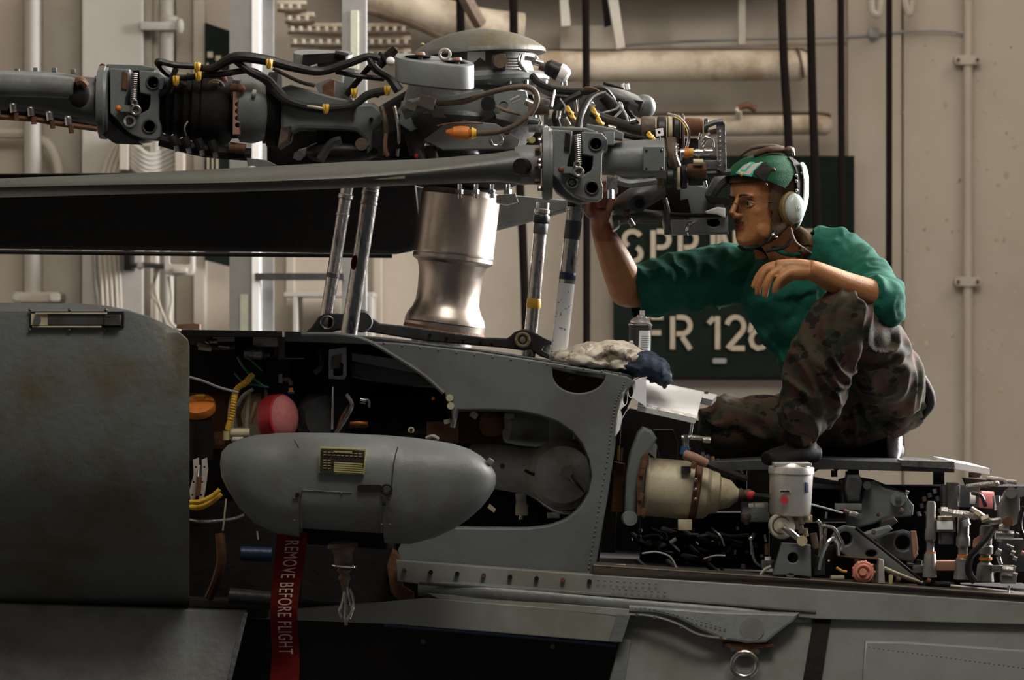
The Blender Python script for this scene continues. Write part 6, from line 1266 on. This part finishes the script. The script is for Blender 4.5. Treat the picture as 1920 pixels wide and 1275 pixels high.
# sculpt the eye sockets, mouth line and philtrum
def loc(c):
    d = c-HC; return d.dot(hf), d.dot(hl), d.dot(hu)
for v in me.vertices:
    if (v.co-HC).length > .16: continue
    f, l, u = loc(v.co)
    if f > .05:
        for s_ in (-1, 1):
            g = math.exp(-(((l-s_*.0315)/.014)**2+((u-.001)/.0095)**2)); v.co -= hf*(.0065*g)
            g = math.exp(-(((l-s_*.014)/.006)**2+((u-.003)/.010)**2)); v.co -= hf*(.0035*g)
        if abs(l) < .026: v.co -= hf*(.0012*math.exp(-((u+.0592)/.0022)**2)*max(0, 1-(l/.026)**2))
        g = math.exp(-((u+.076)/.005)**2-(l/.02)**2); v.co -= hf*(.002*g)
me.update()
me.materials.append(M['skin']); me.materials.append(M['lip']); me.materials.append(M['dirtyskin'])
for p in me.polygons:
    c = p.center
    if (c-HC).length < .16:
        f, l, u = loc(c)
        if f > .083 and abs(l) < .0215*(1-((u+.0592)/.0125)**2)**.5 if abs(u+.0592) < .0122 else False: p.material_index = 1
    elif c.x < V(1160, 0, .25).x and c.z > V(0, 452, .25).z: p.material_index = 2
body = B().build('body', M['skin'], man, 180, mesh=me)
body['label'] = 'tanned face, forearms and hands, the raised hand greasy'
# facial details
for s_ in (-1, 1):
    e = B(); Hell(e, .0685, s_*.0315, .0005, .0125, .0125, .0125, 24); e = e.build('eye', M['eyew'], man)
    i = B(); Hell(i, .0775, s_*.0315+.002*0-.0005, .0005, .0045, .0062, .0062, 16); i.build('iris', M['iris'], e)
    lid = B(); Htube(lid, [(.068, s_*.0455, -.001), (.0785, s_*.040, .0062), (.0822, s_*.0315, .0082), (.0805, s_*.022, .0045), (.077, s_*.0175, -.001)], px(.0024), 8); lid.build('upper_eyelid', M['skin'], man)
    lid = B(); Htube(lid, [(.068, s_*.0455, -.001), (.0775, s_*.040, -.0058), (.0805, s_*.0315, -.0078), (.080, s_*.022, -.005), (.077, s_*.0175, -.001)], px(.0018), 8); lid.build('lower_eyelid', M['skin'], man)
    lsh = B(); Htube(lsh, [(.070, s_*.045, .001), (.0800, s_*.040, .0070), (.0842, s_*.0315, .0088), (.082, s_*.022, .0052)], px(.0009), 6); lsh.build('eyelashes', M['hair'], man)
    br = B(); Htube(br, [(.0925, s_*.012, .0195), (.0955, s_*.024, .0235), (.090, s_*.038, .0240), (.078, s_*.050, .0180)], [px(.0026), px(.0034), px(.0030), px(.0012)], 8, sq=.8); br.build('eyebrow', M['hair'], man)
ms = B(); Htube(ms, [(.080, -.022, -.052), (.0925, -.010, -.0465), (.0955, 0, -.0450), (.0925, .010, -.0465), (.080, .022, -.052)], [px(.0008), px(.0020), px(.0020), px(.0020), px(.0008)], 8); ms.build('moustache', M['hood'], man)
for s_ in (-1, 1):
    n_ = B(); Hell(n_, .1015, s_*.0065, -.0382, .0040, .0028, .0016, 10); n_.build('nostril', M['tagred'], man)
# spectacles
gl = B()
for s_ in (-1, 1):
    rim = [(.097-.0035*(1-math.cos(q))*0-abs(.020*math.cos(q)+.004)*.25*(1 if math.cos(q) > 0 else .3), s_*(.033+.020*math.cos(q)), -.002+.0135*math.sin(q)) for q in [2*PI*k/20 for k in range(20)]]
    Htube(gl, rim+[rim[0]], px(.0008), 6, 2)
    Htube(gl, [(.094, s_*.053, .0), (.07, s_*.070, .002), (.03, s_*.078, .003), (-.01, s_*.079, .002)], px(.0010), 6)
Htube(gl, [(.098, -.013, .0), (.103, 0, .004), (.098, .013, .0)], px(.0009), 6)
gl = gl.build('spectacles', M['dgrey'], man); gl['label'] = 'thin dark wire-rimmed spectacles'
for s_ in (-1, 1):
    ln = B(); Hell(ln, .095, s_*.033, -.002, .0006, .0190, .0130, 20); ln.build('lens', M['glass'], gl)

# helmet: brown cotton liner with coloured shells
def shell(add, keep, th, name, m, parent, sc=1.0, n=160, fine=12):
    R0 = headrings(sc, n, add); R1 = []
    for a, b_ in zip(R0, R0[1:]):
        for k in range(fine): R1.append([tuple(lerp(p, q, k/fine) for p, q in zip(pa, pb)) for pa, pb in zip(a, b_)])
    R1.append(R0[-1]); bb = bmesh.new()
    vs = [[bb.verts.new(H(*p)) for p in r] for r in R1]; ok = [[keep(*p) for p in r] for r in R1]
    for i in range(len(vs)-1):
        for k in range(n):
            k2 = (k+1) % n
            if ok[i][k] and ok[i][k2] and ok[i+1][k] and ok[i+1][k2]: bb.faces.new((vs[i][k], vs[i][k2], vs[i+1][k2], vs[i+1][k]))
    if keep(0, 0, R0[-1][0][2]): bb.faces.new(vs[-1])
    bmesh.ops.delete(bb, geom=[v for v in bb.verts if not v.link_faces], context='VERTS')
    for _ in range(5): bmesh.ops.smooth_vert(bb, verts=bb.verts[:], factor=.5, use_axis_x=True, use_axis_y=True, use_axis_z=True)
    bmesh.ops.recalc_face_normals(bb, faces=bb.faces[:])
    bmesh.ops.solidify(bb, geom=bb.faces[:], thickness=-th)
    o = B(); o.bm.free(); o.bm = bb; return o.build(name, m, parent, 50)
helm = shell(.006, lambda f, l, u: (u > .055) or (f < .046-abs(u)*.12 and f < .034+(.02 if u > -.02 else 0) and u > -.108), .003, 'helmet_liner', M['hood'], man)
helm['label'] = 'brown cotton flight-deck helmet liner'
cap = shell(.016, lambda f, l, u: (u > .030+max(0, f)*.45+max(0, -f)*1.1) and f > -.045, .005, 'front_shell', M['helmg'], helm); cap['label'] = 'green front helmet shell'
sh = shell(.028, lambda f, l, u: f < -.060+.10*max(0, u-.07) and u > -.075 and u < .105, .004, 'rear_shell', M['cup'], helm); sh['label'] = 'pale green-white rear helmet shell'
shell(.020, lambda f, l, u: f < -.035 and f > -.075 and u > -.03 and u < .12, .004, 'shell_edge_padding', M['black'], helm)
# ear cup on the near side
for s_ in (1, -1):
    cpos = (-.022, s_*.083, -.016)
    rim = B()
    for rr, off, m_, nm, sf, su in ((.037, 0, 'cupseal', 'ear_cup_seal', 1.0, 1.16),):
        rg = []
        for d, g in ((-.012, .85), (-.006, 1.0), (.008, 1.0), (.012, .9)):
            rg.append([H(cpos[0]+.034*g*math.cos(q), cpos[1]+s_*d, cpos[2]+.044*g*math.sin(q)) for q in [2*PI*k/36 for k in range(36)]])
        o = B().loft(rg).build(nm, M[m_], helm)
    rg = []
    for d, g in ((.008, .92), (.014, .98), (.022, .94), (.029, .80), (.033, .55), (.0345, .2)):
        rg.append([H(cpos[0]-.003+.031*g*math.cos(q), cpos[1]+s_*d, cpos[2]-.002+.041*g*math.sin(q)) for q in [2*PI*k/36 for k in range(36)]])
    o = B().loft(rg).build('ear_cup', M['cup'], helm, 60)
    if s_ == 1:
        for k in range(3): Htube(B(), [(0, 0, 0), (0, 0, .01)], 1)
        mk = B()
        for k in range(3): Htube(mk, [(-.026+k*.006, .1178, -.012), (-.0265+k*.006, .1180, -.019), (-.024+k*.006, .1178, -.026)], px(.0007), 6)
        mk.build('cup_marking', M['dgrey'], o)
# patch on the shell front-left: white with teal border and numerals, black square beside it
def onshell(f_dir, l0, u0, d):   # point on the green shell along a direction through the head centre
    return None
def surf(l, u, lift):            # front/top of the shell: find f for given l,u on outer shell
    R0 = SL; 
    for (u0, f0, b0, w0), (u1, f1, b1, w1) in zip(R0, R0[1:]):
        uu0 = u0+.013; uu1 = u1+.013
        if uu0 <= u <= uu1:
            t_ = (u-uu0)/(uu1-uu0); fr = lerp(f0, f1, t_); bk = lerp(b0, b1, t_); hw = lerp(w0, w1, t_)
            c = (fr+bk)/2; a = (fr-bk)/2+.016+lift; w_ = hw+.016+lift
            x = min(abs(l)/w_, .999)**(1/.88); return c+a*(1-x*x)**.5**.82 if False else c+a*((1-x*x)**.5)**.82
    return .0
def patch(name, corners, m, parent, lift, n=8):
    lift += .0058
    """corners (l,u) on the shell, in order; sheet of small quads hugging the shell"""
    b = B(); g = []
    for j in range(n+1):
        row = []
        for i in range(n+1):
            s_, t_ = i/n, j/n
            l = lerp(lerp(corners[0][0], corners[1][0], s_), lerp(corners[3][0], corners[2][0], s_), t_)
            u = lerp(lerp(corners[0][1], corners[1][1], s_), lerp(corners[3][1], corners[2][1], s_), t_)
            row.append(b.bm.verts.new(H(surf(l, u, lift), l, u)))
        g.append(row)
    for j in range(n):
        for i in range(n): b.bm.faces.new((g[j][i], g[j][i+1], g[j+1][i+1], g[j+1][i]))
    return b.build(name, m, parent, 60)
def sq(l0, l1, u0, u1, k=.35):   # slightly sheared rectangle climbing the shell
    return [(l0, u0), (l1, u0-.0), (l1, u1), (l0, u1)]
def pxlu(x, y):
    u = (V(0, y, .22).z-V(0, 381, .22).z); lo, hi = -.075, .088; tx = V(x, 0, .22).x
    for _ in range(40):
        m_ = (lo+hi)/2; X = H(surf(m_, min(u, .118), .008), m_, u)
        X = X.x*(CD+.22)/(CD+X.y)
        if X < tx: lo = m_
        else: hi = m_
    return (lo, min(u, .118))
def q4(*p): return [pxlu(*c) for c in p]
patch('teal_border', q4((1379, 323), (1409, 331), (1436, 303), (1408, 298)), M['teal'], helm, .0016)
wp_ = patch('white_patch', q4((1382, 321), (1407, 328), (1431, 304), (1408, 300)), M['wallw'], helm, .0026)
patch('numeral_outline', q4((1388, 318), (1399, 321), (1417, 304), (1407, 302)), M['teal'], wp_, .0034)
patch('numeral_outline', q4((1391, 316), (1397, 318), (1412, 305), (1406, 304)), M['wallw'], wp_, .0042)
patch('black_square', q4((1412, 322), (1437, 341), (1459, 318), (1437, 303)), M['black'], helm, .0022)
for x_, y_ in ((1390, 326), (1438, 347), (1463, 319)):
    l, u = pxlu(x_, y_); s2 = B(); f = surf(l, u, .0075); Hell(s2, f, l, u, .004, .005, .005, 10); s2.build('snap_button', M['brown'] if x_ > 1400 else M['yellow'], helm)
# goggles and straps on top, boom hardware behind
gg = B(); Htube(gg, [(.045, .02, .128), (.02, .04, .140), (-.02, .045, .142), (-.05, .04, .138)], [px(.006), px(.009), px(.009), px(.007)]); gg = gg.build('goggle_strap', M['hood'], helm)
gg2 = B(); Htube(gg2, [(.05, -.03, .130), (.03, .0, .150), (-.01, .03, .152), (-.045, .04, .146)], [px(.004), px(.006), px(.006), px(.004)]); gg2.build('goggle_band', M['brown'], gg)
kb = B(); Hell(kb, -.055, .05, .140, .012, .012, .010); kb.build('helmet_fitting', M['brown'], helm)
kb = B(); Htube(kb, [(-.064, .052, .145), (-.068, .052, .125)], px(.004)); kb.build('helmet_fitting', M['chrome'], helm)
for f, l, u in ((-.040, .092, .070), (-.038, .094, .055), (-.036, .096, .030), (-.066, .085, .075)):
    kb = B(); Hell(kb, f, l, u, .005, .004, .005, 10); kb.build('strap_rivet', M['steel'], helm)
ch = B(); Htube(ch, [(.028, .070, -.075), (.045, .056, -.106), (.062, .025, -.120), (.066, -.01, -.122), (.05, -.05, -.112)], [px(.006), px(.007), px(.006), px(.006), px(.006)], sq=.5); ch.build('chin_strap', M['black'], helm)
for f, l, u in ((.034, .074, -.085), (.026, .078, -.092)):
    kb = B(); Hell(kb, f, l, u, .004, .004, .004, 10); kb.build('strap_buckle', M['chrome'], helm)
fl = B(); Htube(fl, [(-.07, .05, -.075), (-.088, .06, -.10), (-.09, .065, -.13), (-.06, .07, -.145)], [px(.022), px(.034), px(.034), px(.018)], 14, sq=.6); fl = fl.build('liner_neck_flap', M['hood'], helm)
fl2 = B(); Htube(fl2, [(-.02, .085, -.07), (-.03, .09, -.105), (-.055, .095, -.125), (-.095, .09, -.145)], px(.0022), 8); fl2.build('cup_cord', M['wire'], helm)
fl2 = B(); Htube(fl2, [(-.02, .085, -.10), (.0, .08, -.12), (.04, .05, -.128)], px(.008), 10, sq=.6); fl2.build('neck_padding', M['black'], helm)

# jersey
b = B()
b.ell((1490, 552, .38), 98, 78, 84); b.ell((1512, 600, .39), 98, 78, 80); b.ell((1548, 655, .38), 95, 74, 72); b.ell((1600, 700, .38), 88, 74, 62)
b.tube([(1398, 505, .46), (1450, 490, .42), (1520, 476, .36), (1580, 482, .31)], [46, 48, 50, 50], seg=24)
b.tube([(1478, 478, .35), (1482, 500, .36), (1490, 540, .37)], [48, 62, 80], seg=24)
b.tube([(1570, 478, .33), (1600, 500, .27), (1640, 545, .17), (1656, 570, .11)], [44, 48, 44, 42], seg=24)
b.ell((1657, 570, .085), 44, 44, 44); b.ell((1215, 556, .385), 42, 40, 40)
b.tube([(1668, 580, .14), (1656, 568, .10), (1644, 556, .075), (1630, 548, .06)], [24, 36, 36, 33], seg=24)
b.tube([(1430, 510, .45), (1390, 512, .46), (1330, 522, .44), (1260, 533, .41), (1205, 547, .38), (1176, 556, .365)], [54, 57, 56, 54, 50, 44], seg=24)
me = organic(b, .0055, 8, .5)
# cut the neck, the sleeve ends
def folds(c, n):
    px_, = (0,)
    w1 = noise.noise(c*5)*2.2; a = noise.noise(Vector((c.x*9+w1, c.y*9, c.z*5))+Vector((3, 1, 7)))
    r_ = 1-abs(a)*2.4; d = .010*max(r_, 0)-.004; a2 = noise.noise(Vector((c.x*22, c.y*16+w1, c.z*13))); d += .004*max(0, 1-abs(a2)*3)
    for e, rad in ((V(1655, 570, .12), .14), (V(1190, 555, .38), .16), (V(1390, 520, .46), .12)):
        q = (c-e).length
        if q < rad:
            k = (1-q/rad); d += k*.008*math.sin(q*150+3*noise.noise(c*14)+c.z*26)
    return d+.0018*noise.noise(c*38)
displace(me, folds)
bm_ = bmesh.new(); bm_.from_mesh(me)
for co, no in ((V(1200, 545, .38), V(1235, 532, .40)-V(1172, 562, .36)),):
    pass
def cut(bm, co, no, near, rad):
    """remove the cloth beyond a plane, within rad of a point"""
    g = [f for f in bm.faces if (f.calc_center_median()-near).length < rad]
    ge = list({e for f in g for e in f.edges}); gv = list({v for f in g for v in f.verts})
    bmesh.ops.bisect_plane(bm, geom=gv+ge+g, plane_co=co, plane_no=no, clear_outer=True)
cut(bm_, V(1188, 551, .37), (V(1150, 562, .35)-V(1215, 536, .39)), V(1150, 560, .36), .085)
cut(bm_, V(1627, 547, .06), (V(1590, 535, .03)-V(1640, 556, .08)), V(1600, 535, .04), .075)
cut(bm_, V(1474, 470, .35), (V(1462, 440, .33)-V(1480, 490, .36)), V(1468, 450, .34), .10)
_bd = [e for e in bm_.edges if e.is_boundary]
_ex = bmesh.ops.extrude_edge_only(bm_, edges=_bd)
_nv = [g for g in _ex['geom'] if isinstance(g, bmesh.types.BMVert)]
_seen = set()
for v0 in _nv:
    if v0 in _seen: continue
    loop_, stack = [], [v0]
    while stack:
        q_ = stack.pop()
        if q_ in _seen: continue
        _seen.add(q_); loop_.append(q_)
        stack += [e.other_vert(q_) for e in q_.link_edges if e.is_boundary and e.other_vert(q_) not in _seen]
    c_ = sum((q_.co for q_ in loop_), Vector())/len(loop_)
    for q_ in loop_: q_.co = q_.co.lerp(c_, .14)
bm_.to_mesh(me); bm_.free()
sh_ = B().build('jersey', M['shirt'], man, 180, mesh=me); sh_['label'] = 'dark green long-sleeved jersey with pushed-up sleeves'
B().tube([(1448, 462, .30), (1466, 474, .275), (1490, 478, .275), (1514, 470, .30), (1520, 452, .36), (1490, 440, .41), (1456, 446, .38), (1444, 454, .33), (1448, 462, .30)], 4, seg=8).build('collar_band', M['shirt'], sh_)
tl = B().ell((1682, 655, .40), 12, 14, 20).build('jersey_tail', M['teal'], sh_)

# trousers
b = B()
b.ell((1640, 735, .38), 82, 74, 62); b.ell((1600, 700, .38), 80, 70, 52)
b.tube([(1578, 582, .02), (1556, 640, .04), (1532, 710, .06), (1510, 780, .08), (1502, 806, .09)], [44, 60, 60, 50, 36], seg=24)
b.ell((1583, 588, .03), 48, 50, 44)
b.tube([(1584, 590, .03), (1625, 640, .12), (1664, 700, .24), (1680, 745, .32)], [46, 60, 62, 52], seg=24)
b.tube([(1690, 740, .34), (1690, 770, .36), (1660, 790, .38)], [42, 40, 34], seg=20)
b.tube([(1640, 760, .42), (1540, 790, .40), (1440, 800, .37), (1362, 806, .34)], [60, 56, 54, 52], seg=24)
b.ell((1366, 804, .345), 58, 58, 60)
b.tube([(1360, 822, .34), (1420, 838, .40), (1520, 842, .46), (1640, 846, .50)], [46, 40, 36, 30], seg=20)
me = organic(b, .006, 7, .5)
def tf(c, n):
    w_ = noise.noise(c*4)*1.6; q = Vector((c.x*15+c.z*5+w_, c.y*9, c.z*3.6+w_)); a = noise.noise(q+Vector((9, 2, 4)))
    r_ = max(0, 1-abs(a)*3.0); d = .016*r_-.004
    e = V(1510, 800, .08); qd = (c-e).length
    if qd < .12: d += (1-qd/.12)*.008*math.sin(c.z*120+noise.noise(c*12)*4)
    return d+.002*noise.noise(c*34)
displace(me, tf)
tr = B().build('trousers', M['camo'], man, 180, mesh=me); tr['label'] = 'woodland camouflage trousers, baggy and creased'
B().plate([(1500, 812), (1530, 812), (1520, 834), (1508, 838)], .03, .06, bev=3).build('trouser_hem_fold', M['camo'], tr)
# boots
b = B(); b.tube([(1502, 800, .10), (1500, 835, .11)], [32, 30], seg=20); b.tube([(1530, 850, .13), (1500, 850, .10), (1460, 856, .06), (1436, 860, .03)], [22, 26, 22, 16], seg=20, sq=.8)
B().build('boot', M['boot'], man, 180, mesh=organic(b, .005, 5))
b = B(); b.tube([(1600, 842, .48), (1640, 842, .48), (1668, 838, .46)], [34, 36, 36], seg=24); b.tube([(1668, 838, .47), (1676, 830, .46)], [34, 26], seg=20)
bt = B().build('boot', M['boot'], man, 180, mesh=organic(b, .005, 5))
b = B(); b.ell((1676, 834, .45), 15, 44, 38, (0, .08, 0), 28); sl = B().build('boot_sole', M['sole'], bt, 180, mesh=organic(b, .003, 2)); sl['label'] = 'boot sole turned to the light, coloured pale to show it lit'
# glove tucked at the hip
gv = B(); gv.tube([(1690, 690, .36), (1712, 694, .34), (1728, 715, .33), (1742, 742, .33), (1742, 762, .33), (1726, 788, .33)], [8, 11, 13, 12, 10, 5], seg=14, sq=1)
gv.tube([(1704, 690, .45), (1712, 672+15, .45), (1716, 684, .45)], [5, 7, 4], seg=10); gv.tube([(1708, 700, .46), (1706, 740, .45), (1700, 775, .44), (1694, 792, .44)], [14, 20, 18, 8], seg=14)
gl_ = B().build('pocketed_glove', M['black'], man, 180, mesh=organic(gv, .005, 4)); gl_['label'] = 'dark brown glove hanging from the back pocket'
